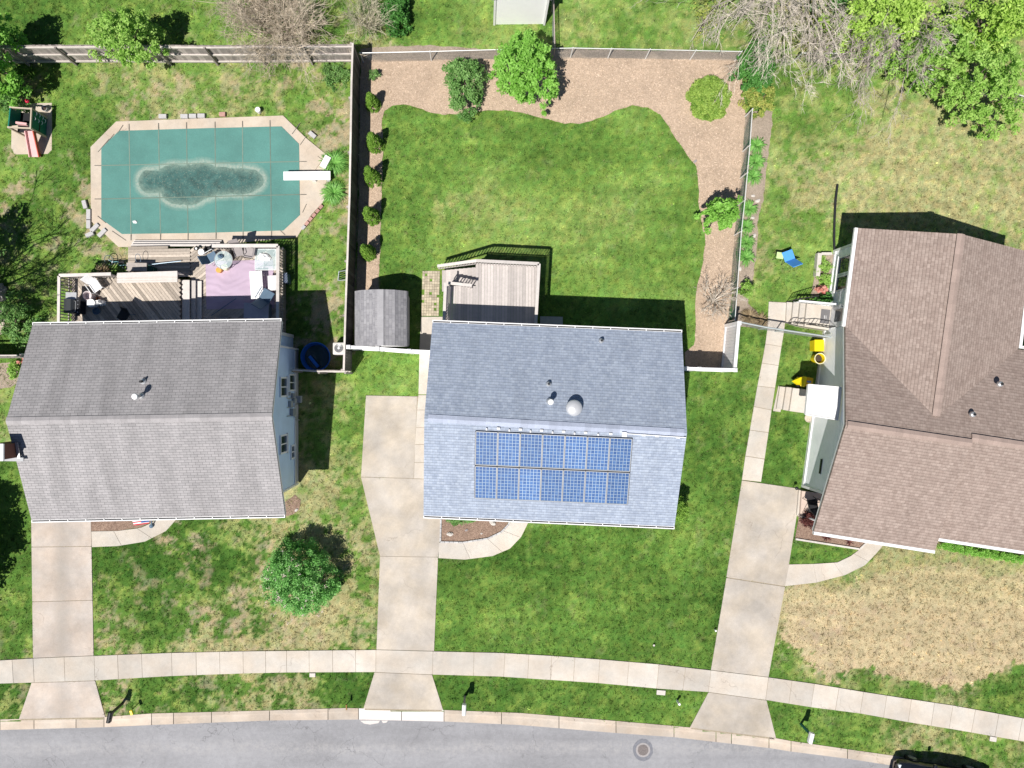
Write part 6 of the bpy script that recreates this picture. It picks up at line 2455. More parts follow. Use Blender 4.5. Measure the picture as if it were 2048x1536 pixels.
# pool net on a long pole lying over the deck
pn = thing('pool_net', 'pool skimmer net with a long blue pole lying on the lower deck', 'pool net', W(300, 528, ZL))
q0, q1 = W(282, 531, ZL + 0.35), W(362, 522, ZL + 0.12)
mb = MB()
mb.tube([q0, q1], 0.018, 8, 0.5)
mb.build('pole', mat('pale_blue_metal', (0.45, 0.58, 0.7), 0.3, metal=0.3), pn)
c_ = W(276, 517, ZL + 0.45)
mb = MB()
mb.tube([c_ + Vector((0.13 * math.cos(t), 0.22 * math.sin(t), 0.05 * math.sin(t))) for t in np.linspace(0, 2 * math.pi, 17)], 0.012, 6, 0.5)
mb.tube([c_ + Vector((0.03, -0.22, 0)), q0], 0.012, 6, 0.5)
mb.build('net_frame', m_bluegrey, pn)
mb = MB()
mb.tube([W(423, 631, ZL + 0.05), W(472, 597, ZL + 0.25)], 0.018, 8, 0.5)
single(mb, 'pole', m_bluegrey, 'thin blue pole lying across the lilac rug edge in the shade', 'pole')

# bicycle lying by the deck
bk = thing('bicycle', 'old teal bicycle lying in the grass by the lower deck', 'bicycle', W(228, 527, 0))
m_tyre = mat('bicycle_tyre', (0.12, 0.16, 0.16), 0.8)
m_bike = mat('teal_bike_frame', (0.18, 0.38, 0.42), 0.4)
for (px, py) in ((218, 520), (252, 530)):
    c_ = W(px, py, 0.25)
    w_ = MB()
    ring = [c_ + Vector((0.22 * math.cos(t), 0.22 * math.sin(t), 0.09 * math.sin(t))) for t in np.linspace(0, 2 * math.pi, 25)]
    w_.tube(ring, 0.018, 6, 0.5)
    wh = w_.build('wheel', m_tyre, bk)
    mb = MB()
    for k in range(8):
        mb.tube([c_, ring[k * 3]], 0.003, 3, 0.5, cap=False)
    mb.lathe(tuple(c_), [(0.03, -0.02), (0.03, 0.02)], 8, 0.5)
    mb.build('spokes', m_metal, wh)
a_, b2, c_, d_ = W(218, 520, 0.28), W(252, 530, 0.28), W(234, 523, 0.5), W(240, 531, 0.3)
mb = MB()
mb.tube([a_, W(225, 524, 0.45), c_], 0.017, 6, 0.5)
mb.tube([W(225, 524, 0.45), d_, b2, c_, d_], 0.017, 6, 0.5)
mb.build('frame', m_bike, bk)
mb = MB()
mb.tube([W(222, 514, 0.5), W(225, 522, 0.55), W(222, 532, 0.5)], 0.012, 6, 0.5)
mb.build('handlebar', m_metal, bk)
mb = MB()
mb.box(W(243, 525, 0.55), (0.25, 0.12, 0.05), R(20))
mb.build('saddle', m_black, bk, bevel=0.015)

# ================================================================== swimming pool
pool = thing('swimming_pool', 'covered swimming pool with a teal safety cover and clipped corners', 'pool', W(415, 365, 0))
ZP = 0.06
mb = MB()
mb.prism([W2(*p, ZP) for p in pool_out], -0.2, ZP, 0.5)
m_cope = concrete('pool_concrete', (0.54, 0.475, 0.40), 0.12)
mb.build('pool_surround', m_cope, pool)
m_cover, nt, b = newmat('pool_cover_mesh')
pos = nd(nt, "ShaderNodeNewGeometry").outputs[0]
f = mathn(nt, 'MULTIPLY', maprange(nt, noise(nt, pos, 0.6, 5, 0.6), 0.3, 0.7, 0.85, 1.12), maprange(nt, noise(nt, pos, 30, 3, 0.8), 0.3, 0.7, 0.88, 1.12))
c = scalec(nt, (0.085, 0.232, 0.205), f)
sp = maprange(nt, noise(nt, pos, 17, 3, 0.9), 0.67, 0.72, 0, 0.55)
c = mixc(nt, sp, c, (0.45, 0.5, 0.42))
nt.links.new(c, b.inputs['Base Color'])
b.inputs['Roughness'].default_value = 0.8
bn = nd(nt, "ShaderNodeBump")
bn.inputs['Strength'].default_value = 0.4
bn.inputs['Distance'].default_value = 0.05
nt.links.new(noise(nt, pos, 1.6, 4, 0.6), bn.inputs['Height'])
nt.links.new(bn.outputs[0], b.inputs['Normal'])
mb = MB()
mb.prism([W2(*p, ZP) for p in pool_in], ZP - 0.02, ZP + 0.02, 0.5)
cov = mb.build('pool_cover', m_cover, pool)
m_strap = mat('cover_strap', (0.16, 0.22, 0.18), 0.8, 0.15)
m_straph = mat('strap_end', (0.16, 0.15, 0.13), 0.8, 0.1)


def bent(c0, c1, y_fn=None):
    pass


for xt, xb_ in ((258, 262), (317, 321), (373, 376), (430, 432), (485, 486), (540, 543)):
    yt, yb_ = interp([(238, 261), (400, 257), (563, 253)], xt), interp([(244, 468), (400, 466), (567, 461)], xb_)
    mb = MB()
    mb.bar(W(xt, yt - 1, ZP + 0.024), W(xb_, yb_ + 1, ZP + 0.024), 0.045, 0.006, up=(0, 0, 1))
    mb.build('strap', m_strap, cov)
    for (x, y, s_) in ((xt, yt, -1), (xb_, yb_, 1)):
        mb = MB()
        mb.bar(W(x, y + s_ * 1.5, ZP + 0.02), W(x, y + s_ * 13, ZP + 0.008), 0.04, 0.016)
        mb.build('anchor', m_straph, cov)
for yl, yr in ((331, 323), (398, 389)):
    mb = MB()
    mb.bar(W(203, yl, ZP + 0.032), W(599, yr, ZP + 0.032), 0.045, 0.006, up=(0, 0, 1))
    mb.build('strap', m_strap, cov)
    for (x, y, s_) in ((203, yl, -1), (599, yr, 1)):
        mb = MB()
        mb.bar(W(x + s_ * 1.5, y, ZP + 0.02), W(x + s_ * 14, y, ZP + 0.008), 0.035, 0.014)
        mb.build('anchor', m_straph, cov)
for (x0, y0, x1, y1) in ((218, 278, 196, 276 + 28), (246, 250, 233, 270), (228, 268, 212, 288), (584, 268, 600, 246), (600, 290, 612, 273), (605, 425, 613, 408), (570, 470, 558, 458), (195, 432, 212, 446), (224, 462, 252, 481)):
    mb = MB()
    mb.bar(W(x0, y0, ZP + 0.02), W(x1, y1, ZP + 0.012), 0.028, 0.014)
    mb.build('anchor', m_straph, cov)
# standing rain water with a rim of dry debris
lobes = [(300, 363, 22, 24), (350, 358, 40, 28), (360, 375, 40, 34), (378, 370, 44, 40), (405, 362, 40, 36), (440, 362, 50, 28), (480, 363, 42, 26), (500, 361, 27, 22)]


def blob(grow, jit, seed):
    rr = random.Random(seed)
    out = []
    for k in range(120):
        t = 2 * math.pi * k / 120
        # ray from the centre: farthest point of the union of ellipses
        cx_, cy_ = 400, 364
        best = 0
        for s_ in range(0, 150):
            x, y = cx_ + s_ * math.cos(t), cy_ + s_ * math.sin(t)
            for (lx, ly, a2_, b2_) in lobes:
                if ((x - lx) / (a2_ + grow)) ** 2 + ((y - ly) / (b2_ + grow)) ** 2 <= 1:
                    best = s_
                    break
        best += rr.uniform(-jit, jit)
        out.append(W2(cx_ + best * math.cos(t), cy_ + best * math.sin(t), ZP))
    return out


def ring_mesh(levels, z, fill=False):
    """levels: (grow, tone) from outside to inside; concentric strips with a tone per ring"""
    rings = [(blob(g_, j_, 1 + int(abs(g_) * 3)), t_) for g_, j_, t_ in levels]
    vs, ts, fs = [], [], []
    n = 120
    for r_, t_ in rings:
        vs += [(x, y, z) for x, y in r_]
        ts += [t_] * n
    for i in range(len(rings) - 1):
        for k in range(n):
            k2 = (k + 1) % n
            fs.append((i * n + k, i * n + k2, (i + 1) * n + k2, (i + 1) * n + k))
    if fill:
        fs.append(tuple((len(rings) - 1) * n + k for k in range(n)))
    m_ = MB()
    m_.v, m_.f, m_.t = vs, fs, ts
    return m_


m_rim, nt, b = newmat('debris_rim')
pos = nd(nt, "ShaderNodeNewGeometry").outputs[0]
at = nd(nt, "ShaderNodeAttribute", attribute_name="tone")
ft = mathn(nt, 'MULTIPLY', at.outputs['Fac'], maprange(nt, noise(nt, pos, 9, 5, 0.8), 0.35, 0.6, 0.35, 1.1))
f = mathn(nt, 'MULTIPLY', maprange(nt, noise(nt, pos, 0.6, 5, 0.6), 0.3, 0.7, 0.85, 1.12), maprange(nt, noise(nt, pos, 30, 3, 0.8), 0.3, 0.7, 0.88, 1.12))
c = mixc(nt, ft, scalec(nt, (0.085, 0.232, 0.205), f), (0.42, 0.44, 0.37))
nt.links.new(c, b.inputs['Base Color'])
b.inputs['Roughness'].default_value = 0.9
ring_mesh([(15, 0.6, 0.0), (9, 0.6, 0.25), (6, 0.7, 0.55), (3, 0.7, 0.65), (0.5, 0.6, 0.45), (-4, 0.3, 0.3)], ZP + 0.0235).build('debris_rim', m_rim, cov)
m_pud, nt, b = newmat('puddle')
pos = nd(nt, "ShaderNodeNewGeometry").outputs[0]
at = nd(nt, "ShaderNodeAttribute", attribute_name="tone")
f = maprange(nt, noise(nt, pos, 3, 5, 0.7), 0.3, 0.7, 0.6, 1.5)
c = scalec(nt, (0.035, 0.105, 0.095), f)
c = mixc(nt, maprange(nt, noise(nt, pos, 15, 4, 0.85), 0.56, 0.66, 0, 0.75), c, (0.28, 0.31, 0.24))
c = mixc(nt, mathn(nt, 'MULTIPLY', at.outputs['Fac'], maprange(nt, noise(nt, pos, 6, 5, 0.8), 0.35, 0.65, 0.3, 1.1)), c, (0.19, 0.27, 0.22))
nt.links.new(c, b.inputs['Base Color'])
b.inputs['Roughness'].default_value = 0.5
ring_mesh([(0.5, 1.0, 0.9), (-4, 0.8, 0.6), (-9, 0.8, 0.25), (-16, 0.5, 0.0)], ZP + 0.0275, True).build('puddle', m_pud, cov)
# diving board
db = thing('diving_board', 'white diving board over the right end of the pool', 'diving board', W(630, 351, 0))
p, q = W(567, 352, 0.5), W(661, 351, 0.5)
mb = MB()
mb.bar(p, q, 0.43, 0.05, 0.5)
mb.build('board', m_whitep, db, bevel=0.01)
for t in (0.62, 0.93):
    c_ = p.lerp(q, t)
    mb = MB()
    mb.box((c_.x, c_.y, 0.27), (0.18, 0.36, 0.42), 0, 0.5)
    mb.build('stand', m_sill, db)
mb = MB()
mb.box(W(652, 325, 0.2), (0.32, 0.62, 0.3), R(-28), 0.6)
single(mb, 'step_box', m_whitep, 'white step box beside the diving board', 'step', bevel=0.02)
mb = MB()
mb.box(W(633, 326, 0.09), (0.3, 0.6, 0.04), R(-35), 0.4)
single(mb, 'paving_slab', m_cope, 'tan slab lying loose beside the white step box', 'slab')
# loose pavers round the pool
k = 0
for (px, py, rz, L, lb, mm) in ((326, 233, 0, 0.38, 'single grey block on the upper pool edge', m_block), (369, 233, 0, 0.36, 'leftmost of three grey blocks on the upper pool edge', m_block), (386, 232.5, 0, 0.36, 'middle of three grey blocks on the upper pool edge', m_block),
                            (403, 232, 0, 0.36, 'rightmost of three grey blocks on the upper pool edge', m_block), (445, 229, 0, 0.3, 'pink paver at the upper pool edge', m_redbrick),
                            (625, 270, 40, 0.4, 'grey block leaning off the upper right pool corner', m_block), (170, 409, 75, 0.4, 'slanted grey block left of the pool', m_block), (178, 430, 90, 0.55, 'tall pair of grey blocks against the left pool edge', m_block),
                            (178, 448, 90, 0.45, 'grey block below the tall pair left of the pool', m_block), (190, 456, -45, 0.5, 'grey slab at the lower left pool corner', m_block), (205, 466, -45, 0.5, 'grey slab along the lower left pool edge', m_block),
                            (180, 469, -25, 0.4, 'loose grey slab farthest from the lower left pool edge', m_block)):
    mb = MB()
    mb.box(W(px, py, 0.08), (L, 0.2, 0.15), -R(rz), 0.5)
    single(mb, 'concrete_block', mm, lb, 'block', group='loose blocks round the pool', bevel=0.008)
for i, t in enumerate(np.linspace(0, 1, 6)):
    px, py = 607 + (642 - 607) * t, 455 + (414 - 455) * t
    mb = MB()
    mb.box(W(px, py, 0.06), (0.22, 0.16, 0.1), R(50), random.random())
    lb = ('lowest brick of the slanted row at the lower right pool edge', 'second brick up in the slanted row at the lower right pool edge', 'third brick up in the slanted row at the lower right pool edge',
          'fourth brick up in the slanted row at the lower right pool edge', 'fifth brick up in the slanted row at the lower right pool edge', 'uppermost brick of the slanted row at the lower right pool edge')[i]
    single(mb, 'brick', m_redbrick if i else m_block, lb, 'brick', group='bricks along the lower right pool edge', bevel=0.008)
crumple('small white paper scrap on the pool cover', 270, 444, ZP + 0.03, 0.1, 0.07, 0.05, m_cloth, 'paper_scrap', 'litter', 4)
pot('white bucket on the grass above the pool', 515, 219, 0, 0.13, 0.3, m_whitep, lid=True)

# ================================================================== vegetation
def leaves_np(centers, spreads, n_per, size, up=0.5, seed=1, squash=0.7, aspect=0.6):
    """many leaf quads scattered in clumps -> (N,4,3) array and tones"""
    r = np.random.default_rng(seed)
    C_ = np.repeat(np.array(centers), n_per, axis=0)
    S_ = np.repeat(np.array(spreads), n_per)
    N = len(C_)
    d = r.normal(size=(N, 3))
    d /= np.linalg.norm(d, axis=1)[:, None]
    rad = r.random(N) ** 0.5
    off = d * (S_ * rad)[:, None]
    off[:, 2] *= squash
    P = C_ + off
    nrm = r.normal(size=(N, 3)) * 0.7 + d * 0.35
    nrm[:, 2] += up
    nrm /= np.linalg.norm(nrm, axis=1)[:, None]
    t = np.cross(nrm, r.normal(size=(N, 3)))
    t /= np.linalg.norm(t, axis=1)[:, None]
    b2 = np.cross(nrm, t)
    s_ = size * r.uniform(0.6, 1.35, N)
    L = t * s_[:, None]
    Wd2 = b2 * (s_ * aspect)[:, None]
    droop = np.zeros((N, 3))
    droop[:, 2] = -s_ * 0.25
    V = np.stack([P - L, P - Wd2 * 0.8, P + L + droop, P + Wd2 * 0.8], 1)
    tone = np.clip(r.normal(0.5, 0.22, N) + np.repeat(r.normal(0, 0.16, len(centers)), n_per), 0, 1)
    return V, tone


def limb_pts(p0, p1, wob, rr, n=5, sag=0.0):
    p0, p1 = Vector(p0), Vector(p1)
    L = (p1 - p0).length
    out = []
    for i in range(n + 1):
        t = i / n
        q = p0.lerp(p1, t)
        if 0 < i:
            q += Vector((rr.uniform(-1, 1), rr.uniform(-1, 1), rr.uniform(-1, 1))) * wob * L * (0.4 if i == n else 1)
        q.z += math.sin(t * math.pi) * sag
        out.append(q)
    return out


def leafy_tree(label, px, py, zc, rx, ry, h, leafm, seed, n_cl=90, n_per=80, leaf=0.085, clr=0.38, trunk_r=0.08, cat='tree', name='leafy_tree',
               base=None, lumps=0.3, bottom=0.25, group=None, bark=None, up=1.0, shape=None, flat=1.0):
    """px,py: where the crown's middle (height zc) appears; rx, ry in photo pixels at that height"""
    rr = random.Random(seed)
    c_ = W(px, py, zc)
    s_ = K * (1 - zc / H)
    RX, RY = rx * s_, ry * s_
    b_ = Vector((c_.x, c_.y, 0)) if base is None else W(base[0], base[1], 0)
    root = thing(name, label, cat, (b_.x, b_.y, 0), group)
    # lumpy silhouette
    ph = [rr.uniform(0, 6.28) for _ in range(4)]
    def lump(t):
        return 1 + lumps * (0.45 * math.sin(2 * t + ph[0]) + 0.35 * math.sin(3 * t + ph[1]) + 0.3 * math.sin(5 * t + ph[2]) + 0.2 * math.sin(8 * t + ph[3])) - lumps * 0.3
    cen, spr = [], []
    zt0 = h * bottom
    for i in range(n_cl):
        t = rr.uniform(0, 2 * math.pi)
        k = math.sqrt(rr.random())
        m_ = lump(t) if shape is None else shape(t)
        x, y = math.cos(t) * k * RX * m_, math.sin(t) * k * RY * m_
        top = zt0 + (h - zt0) * math.sqrt(max(0.0, 1 - k * k * 0.9)) ** flat
        z = rr.uniform(max(zt0 * 0.8, top - 0.55 * (h - zt0)), top) if rr.random() < 0.8 else rr.uniform(zt0, top)
        cen.append((c_.x + x, c_.y + y, z))
        spr.append(clr * rr.uniform(0.55, 1.15))
    V, tone = leaves_np(cen, spr, n_per, leaf, up, seed)
    V[..., 2] = np.maximum(V[..., 2], 0.02)
    cr = np_mesh('crown', V, 4, tone, leafm, root, (b_.x, b_.y, 0))
    mb = MB()
    mid_ = Vector((c_.x * 0.6 + b_.x * 0.4, c_.y * 0.6 + b_.y * 0.4, zt0 + 0.35 * (h - zt0)))
    mb.tube(limb_pts(b_, mid_, 0.02, rr, 4), [trunk_r, trunk_r * 0.9, trunk_r * 0.8, trunk_r * 0.75, trunk_r * 0.65], 8, 0.5)
    for i in range(min(14, n_cl)):
        q = Vector(cen[rr.randrange(n_cl)])
        st = b_.lerp(mid_, rr.uniform(0.45, 1.0))
        pts = limb_pts(st, q, 0.06, rr, 4, 0.05)
        mb.tube(pts, [trunk_r * f for f in (0.5, 0.38, 0.28, 0.18, 0.08)], 5, rr.random())
    mb.build('trunk', bark or m_bark, root)
    return root


lf_bright = leafmat('leaf_bright_green', (0.16, 0.40, 0.04), (0.40, 0.72, 0.16), 0.4)
lf_lime = leafmat('leaf_yellow_green', (0.28, 0.48, 0.06), (0.60, 0.80, 0.20), 0.4)
lf_mid = leafmat('leaf_mid_green', (0.08, 0.22, 0.04), (0.27, 0.47, 0.15), 0.3)
lf_deep = leafmat('leaf_deep_green', (0.035, 0.15, 0.02), (0.14, 0.36, 0.08), 0.25)
lf_bush = leafmat('leaf_glossy_green', (0.07, 0.26, 0.04), (0.32, 0.66, 0.19), 0.3, 0.4)
lf_fresh = leafmat('leaf_spring_green', (0.20, 0.42, 0.05), (0.50, 0.72, 0.20), 0.4)
lf_juni = leafmat('needles_olive', (0.12, 0.25, 0.03), (0.38, 0.53, 0.11), 0.25)
lf_arb = leafmat('arborvitae_green', (0.085, 0.22, 0.018), (0.30, 0.50, 0.08), 0.25)
lf_red = leafmat('leaf_dark_red', (0.06, 0.02, 0.02), (0.22, 0.07, 0.06), 0.2)
lf_flower = leafmat('petals_pale_pink', (0.70, 0.50, 0.45), (0.88, 0.78, 0.72), 0.3)
lf_pink = leafmat('petals_coral', (0.75, 0.25, 0.2), (0.85, 0.5, 0.42), 0.3)
lf_dry = leafmat('dry_stems', (0.16, 0.11, 0.06), (0.42, 0.33, 0.20), 0.1)
lf_varieg = leafmat('leaf_variegated', (0.12, 0.24, 0.03), (0.52, 0.52, 0.14), 0.25)

leafy_tree('bright green leafy tree overlapping the back mulch bed and the wire fence', 1055, 118, 2.9, 66, 76, 3.9, lf_bright, 11, 210, 60, 0.075, 0.25, 0.08)
leafy_tree('blue green rhododendron-like shrub left of the bright tree in the mulch bed', 928, 158, 1.2, 44, 50, 1.9, lf_mid, 12, 90, 90, 0.06, 0.26, 0.05, cat='shrub', name='leafy_shrub',
           shape=lambda t: 0.95 + 0.35 * max(0, math.cos(t - math.pi * 1.5)) ** 6 + 0.15 * math.sin(3 * t))
leafy_tree('bright green tree leaning over the wooden back fence', 232, 55, 3.0, 72, 62, 3.9, lf_fresh, 13, 150, 50, 0.075, 0.26, 0.08, lumps=0.45)
leafy_tree('green tree half out of frame at the top left corner', -70, 95, 3.4, 68, 100, 4.6, lf_bright, 14, 170, 60, 0.085, 0.3, 0.12)
leafy_tree('small bright green tree on the side wire fence', 1455, 420, 2.3, 40, 34, 2.9, lf_bright, 15, 85, 55, 0.07, 0.19, 0.05)
leafy_tree('large round glossy front yard bush dotted with pale blossoms', 596, 1160, 1.5, 72, 76, 2.9, lf_bush, 16, 300, 110, 0.042, 0.28, 0.09, cat='bush', name='round_bush', lumps=0.10, bottom=0.05, flat=0.8)
# blossoms on that bush
bush = [o for o in COL.objects if o.name == 'round_bush'][0]
rr = random.Random(3)
cb = W(594, 1158, 1.3)
cen, spr = [], []
for i in range(60):
    t = rr.uniform(0, 6.28)
    k = rr.uniform(0.3, 1.0)
    cen.append((cb.x + math.cos(t) * k * 1.72, cb.y + math.sin(t) * k * 1.82 - (0.3 if k > 0.7 else 0), 0.14 + 2.85 * math.sqrt(max(0, 1 - k * k * 0.88)) ** 0.8))
    spr.append(0.1)
V, tone = leaves_np(cen, spr, 8, 0.035, 0.8, 5)
np_mesh('blossoms', V, 4, tone, lf_flower, bush, tuple(bush.location))
leafy_tree('low olive juniper dome in the corner of the mulch bed', 1420, 195, 0.5, 39, 41, 0.85, lf_juni, 17, 260, 110, 0.05, 0.2, 0.05, cat='shrub', name='juniper_shrub', lumps=0.06, bottom=0.05, flat=0.5)
leafy_tree('dark green spreading shrub at the back corner below the bare branches', 1516, 130, 1.1, 36, 62, 1.7, lf_deep, 18, 120, 90, 0.055, 0.26, 0.05, cat='shrub', name='leafy_shrub')
leafy_tree('yellow speckled shrub at the corner of the side wire fence', 1522, 196, 0.8, 38, 28, 1.2, lf_varieg, 19, 70, 90, 0.045, 0.22, 0.04, cat='shrub', name='leafy_shrub')
leafy_tree('dark evergreen shrub beside the pale bare bush at the top', 790, 22, 0.9, 30, 48, 1.3, lf_deep, 20, 70, 80, 0.06, 0.28, 0.05, cat='shrub', name='leafy_shrub')
leafy_tree('clipped yellow green shrub against the right end of the middle house', 1364, 1022, 1.3, 13, 24, 1.9, lf_arb, 21, 110, 80, 0.035, 0.17, 0.04, cat='shrub', name='clipped_shrub', lumps=0.05, bottom=0.1)
leafy_tree('low green shrub under the front eave of the middle house', 925, 1037, 0.5, 38, 12, 0.7, lf_mid, 22, 60, 80, 0.04, 0.18, 0.03, cat='shrub', name='clipped_shrub', bottom=0.1)
leafy_tree('young pale green shrub beside the side wire fence near the dry back lawn', 1494, 578, 0.6, 14, 20, 0.9, lf_fresh, 23, 22, 60, 0.04, 0.18, 0.03, cat='shrub', name='leafy_shrub')
leafy_tree('small green sapling in the shade line of the long dark fence', 748, 147, 0.4, 12, 8, 0.6, lf_mid, 24, 10, 60, 0.035, 0.14, 0.02, cat='shrub', name='leafy_shrub')
leafy_tree('dark red barberry shrub at the corner of the brown roof', 1621, 1042, 0.7, 17, 20, 1.0, lf_red, 25, 40, 80, 0.035, 0.2, 0.03, cat='shrub', name='red_shrub', bottom=0.1)
leafy_tree('leafy weeds against the wooden fence corner in the pool yard', 672, 150, 0.2, 32, 26, 0.45, lf_mid, 26, 46, 40, 0.045, 0.2, 0.02, cat='shrub', name='leafy_shrub', bottom=0.05)
leafy_tree('pale leaved garden plant behind the short fence at the left edge', 24, 742, 0.4, 13, 16, 0.6, lf_fresh, 27, 20, 50, 0.06, 0.16, 0.02, cat='plant', name='garden_plant', bottom=0.1)
leafy_tree('red flowering plant next to the grey roof at the left edge', 41, 722, 0.35, 7, 7, 0.5, lf_pink, 28, 8, 50, 0.04, 0.12, 0.02, cat='plant', name='garden_plant', bottom=0.1)
leafy_tree('overgrown green bushes at the left edge beside the garden shed corner', 25, 640, 0.9, 40, 52, 1.3, lf_mid, 29, 55, 60, 0.06, 0.26, 0.04, cat='shrub', name='leafy_shrub')
leafy_tree('shaded ivy bush by the play set', 22, 190, 0.6, 36, 34, 0.9, lf_mid, 30, 60, 70, 0.05, 0.24, 0.03, cat='shrub', name='leafy_shrub')
leafy_tree('tall tree left of the frame shading the left driveway lawn', -150, 1150, 3.0, 78, 150, 4.2, lf_mid, 31, 200, 50, 0.11, 0.5, 0.15)
leafy_tree('tall tree left of the frame behind the pool yard', -120, 480, 3.4, 46, 60, 4.4, lf_mid, 32, 50, 30, 0.1, 0.36, 0.12)
# top right thicket
leafy_tree('yellow green leafy tree at the top edge right of the bare branches', 1800, 12, 4.0, 120, 46, 5.0, lf_lime, 33, 150, 60, 0.085, 0.36, 0.1, lumps=0.5)
leafy_tree('bright green tree filling the right end of the top right thicket', 2005, 150, 3.4, 84, 98, 4.4, lf_fresh, 34, 240, 50, 0.07, 0.25, 0.12, lumps=0.4)
leafy_tree('fresh green tree in the middle of the top right thicket', 1905, 95, 3.4, 78, 72, 4.2, lf_fresh, 35, 170, 40, 0.075, 0.26, 0.1, lumps=0.5)
leafy_tree('yellow green tree in the extreme top right corner', 2030, 20, 4.2, 70, 60, 5.2, lf_lime, 36, 130, 55, 0.085, 0.38, 0.12, lumps=0.4)
leafy_tree('low green undergrowth along the slanting right back fence', 1870, 145, 0.8, 62, 22, 1.2, lf_bright, 37, 50, 50, 0.06, 0.26, 0.04, cat='shrub', name='leafy_shrub')
leafy_tree('pale yellow budding shrub at the top edge left of the bare branches', 1420, 25, 1.6, 34, 40, 2.2, lf_varieg, 38, 40, 22, 0.045, 0.3, 0.04, cat='shrub', name='budding_shrub', lumps=0.5)
leafy_tree('thin budding undergrowth between the bare branches and green trees', 1650, 62, 1.2, 70, 40, 2.2, lf_varieg, 39, 60, 30, 0.045, 0.34, 0.04, cat='shrub', name='budding_shrub', lumps=0.5)

leafy_tree('dark green undergrowth at the top edge behind the bare branches', 1690, 30, 1.0, 80, 42, 1.6, lf_deep, 81, 70, 45, 0.05, 0.3, 0.04, cat='shrub', name='leafy_shrub', lumps=0.5)
leafy_tree('wispy yellow green sapling above the short chain link fence', 1740, 70, 2.6, 62, 38, 3.4, lf_lime, 82, 60, 26, 0.06, 0.26, 0.05, lumps=0.6)
leafy_tree('thin fresh green sapling right of the grey pole', 1830, 120, 2.2, 56, 34, 3.0, lf_fresh, 83, 60, 30, 0.055, 0.24, 0.05, lumps=0.5)
# five small arborvitae
def arbor(label, px, py, h, r):
    b_ = W(px, py, 0)
    root = thing('arborvitae', label, 'arborvitae', (b_.x, b_.y, 0), 'small arborvitae along the long dark fence')
    rr = random.Random(int(px * py))
    cen, spr = [], []
    for i in range(150):
        f = rr.random() ** 1.4
        z = 0.08 + f * (h - 0.12)
        rad = r * (1 - f) ** 0.6 * rr.uniform(0.75, 1.0)
        t = rr.uniform(0, 6.28)
        cen.append((b_.x + rad * math.cos(t), b_.y + rad * math.sin(t), z))
        spr.append(0.09)
    V, tone = leaves_np(cen, spr, 60, 0.028, 0.5, int(px), 1.2)
    np_mesh('crown', V, 4, tone, lf_arb, root, (b_.x, b_.y, 0))
    mb = MB()
    mb.tube([b_, b_ + Vector((0, 0, h * 0.85))], [0.04, 0.01], 6, 0.5)
    mb.build('trunk', m_bark, root)
    return root


for lb, px, py, h, r in (('arborvitae nearest the back wire fence', 748, 213, 1.55, 0.34), ('arborvitae second from the back wire fence', 752, 292, 1.75, 0.40),
                         ('middle arborvitae of the row along the long dark fence', 748, 361, 2.1, 0.42), ('arborvitae second from the grey barrel shed', 745, 436, 1.95, 0.40),
                         ('arborvitae nearest the grey barrel shed', 739, 508, 1.9, 0.38)):
    arbor(lb, px, py, h, r)


# strap-leaved clumps
def clump(label, px, py, r, h, n, m, name='daylily_clump', cat='plant', group=None, w=0.02, seed=1):
    rr = np.random.default_rng(seed)
    b_ = W(px, py, h * 0.5)
    b_.z = 0
    root = thing(name, label, cat, tuple(b_), group)
    segs = 5
    quads = []
    tones = []
    for i in range(n):
        a = rr.uniform(0, 2 * math.pi)
        L = r * rr.uniform(0.6, 1.15)
        hh = h * rr.uniform(0.6, 1.1)
        st = rr.uniform(0, r * 0.25)
        d = np.array((math.cos(a), math.sin(a), 0))
        sd = np.array((-d[1], d[0], 0))
        tw = rr.uniform(-0.5, 0.5)
        prev = None
        tn = np.clip(rr.normal(0.5, 0.25), 0, 1)
        for k in range(segs + 1):
            t = k / segs
            p = np.array((b_.x, b_.y, 0)) + d * (st + L * t) + sd * (tw * t * t * r * 0.4)
            p[2] = hh * (1.9 * t - 1.65 * t * t) + 0.01
            ww = w * (1 - t ** 2) * 0.5 + 0.002
            cur = (p - sd * ww, p + sd * ww)
            if prev is not None:
                quads.append((prev[0], prev[1], cur[1], cur[0]))
                tones.append(tn)
            prev = cur
    np_mesh('leaves', np.array(quads), 4, np.array(tones), m, root, tuple(b_))
    return root


lf_lily = leafmat('lily_leaf', (0.08, 0.28, 0.04), (0.32, 0.62, 0.16), 0.3, 0.45)
for i, (px, py, r, h, n, lb) in enumerate(((666, 324, 0.62, 0.5, 320, 'strappy green clump above the diving board end'), (667, 384, 0.58, 0.5, 300, 'strappy green clump below the diving board end'),
                                          (1516, 290, 0.42, 0.4, 150, 'topmost daylily clump beside the green wire fence'), (1513, 322, 0.45, 0.4, 160, 'daylily clump second from the top of the green wire fence'),
                                          (1508, 352, 0.42, 0.4, 150, 'daylily clump just above the two white rocks'), (1500, 416, 0.42, 0.4, 150, 'daylily clump touching the small fence tree'),
                                          (1494, 452, 0.38, 0.4, 140, 'daylily clump below the small fence tree'), (1495, 484, 0.4, 0.4, 150, 'daylily clump second from the lower end of the bed'),
                                          (1494, 515, 0.42, 0.4, 160, 'lowest daylily clump of the side bed'))):
    clump(lb, px, py, r, h, n, lf_lily, group='strap leaved clumps', w=0.035, seed=i + 3)
clump('dry ornamental grass heap above the low wire fence', 1500, 634, 0.45, 0.3, 200, lf_dry, name='dry_grass_clump', seed=31, w=0.02)
clump('dry brown stalks right of the ornamental grass heap', 1522, 640, 0.4, 0.3, 160, lf_dry, name='dry_grass_clump', seed=32, w=0.02)
clump('brown vine heap beside the lying bicycle', 204, 541, 0.4, 0.5, 110, lf_dry, name='vine_heap', seed=33, w=0.02)
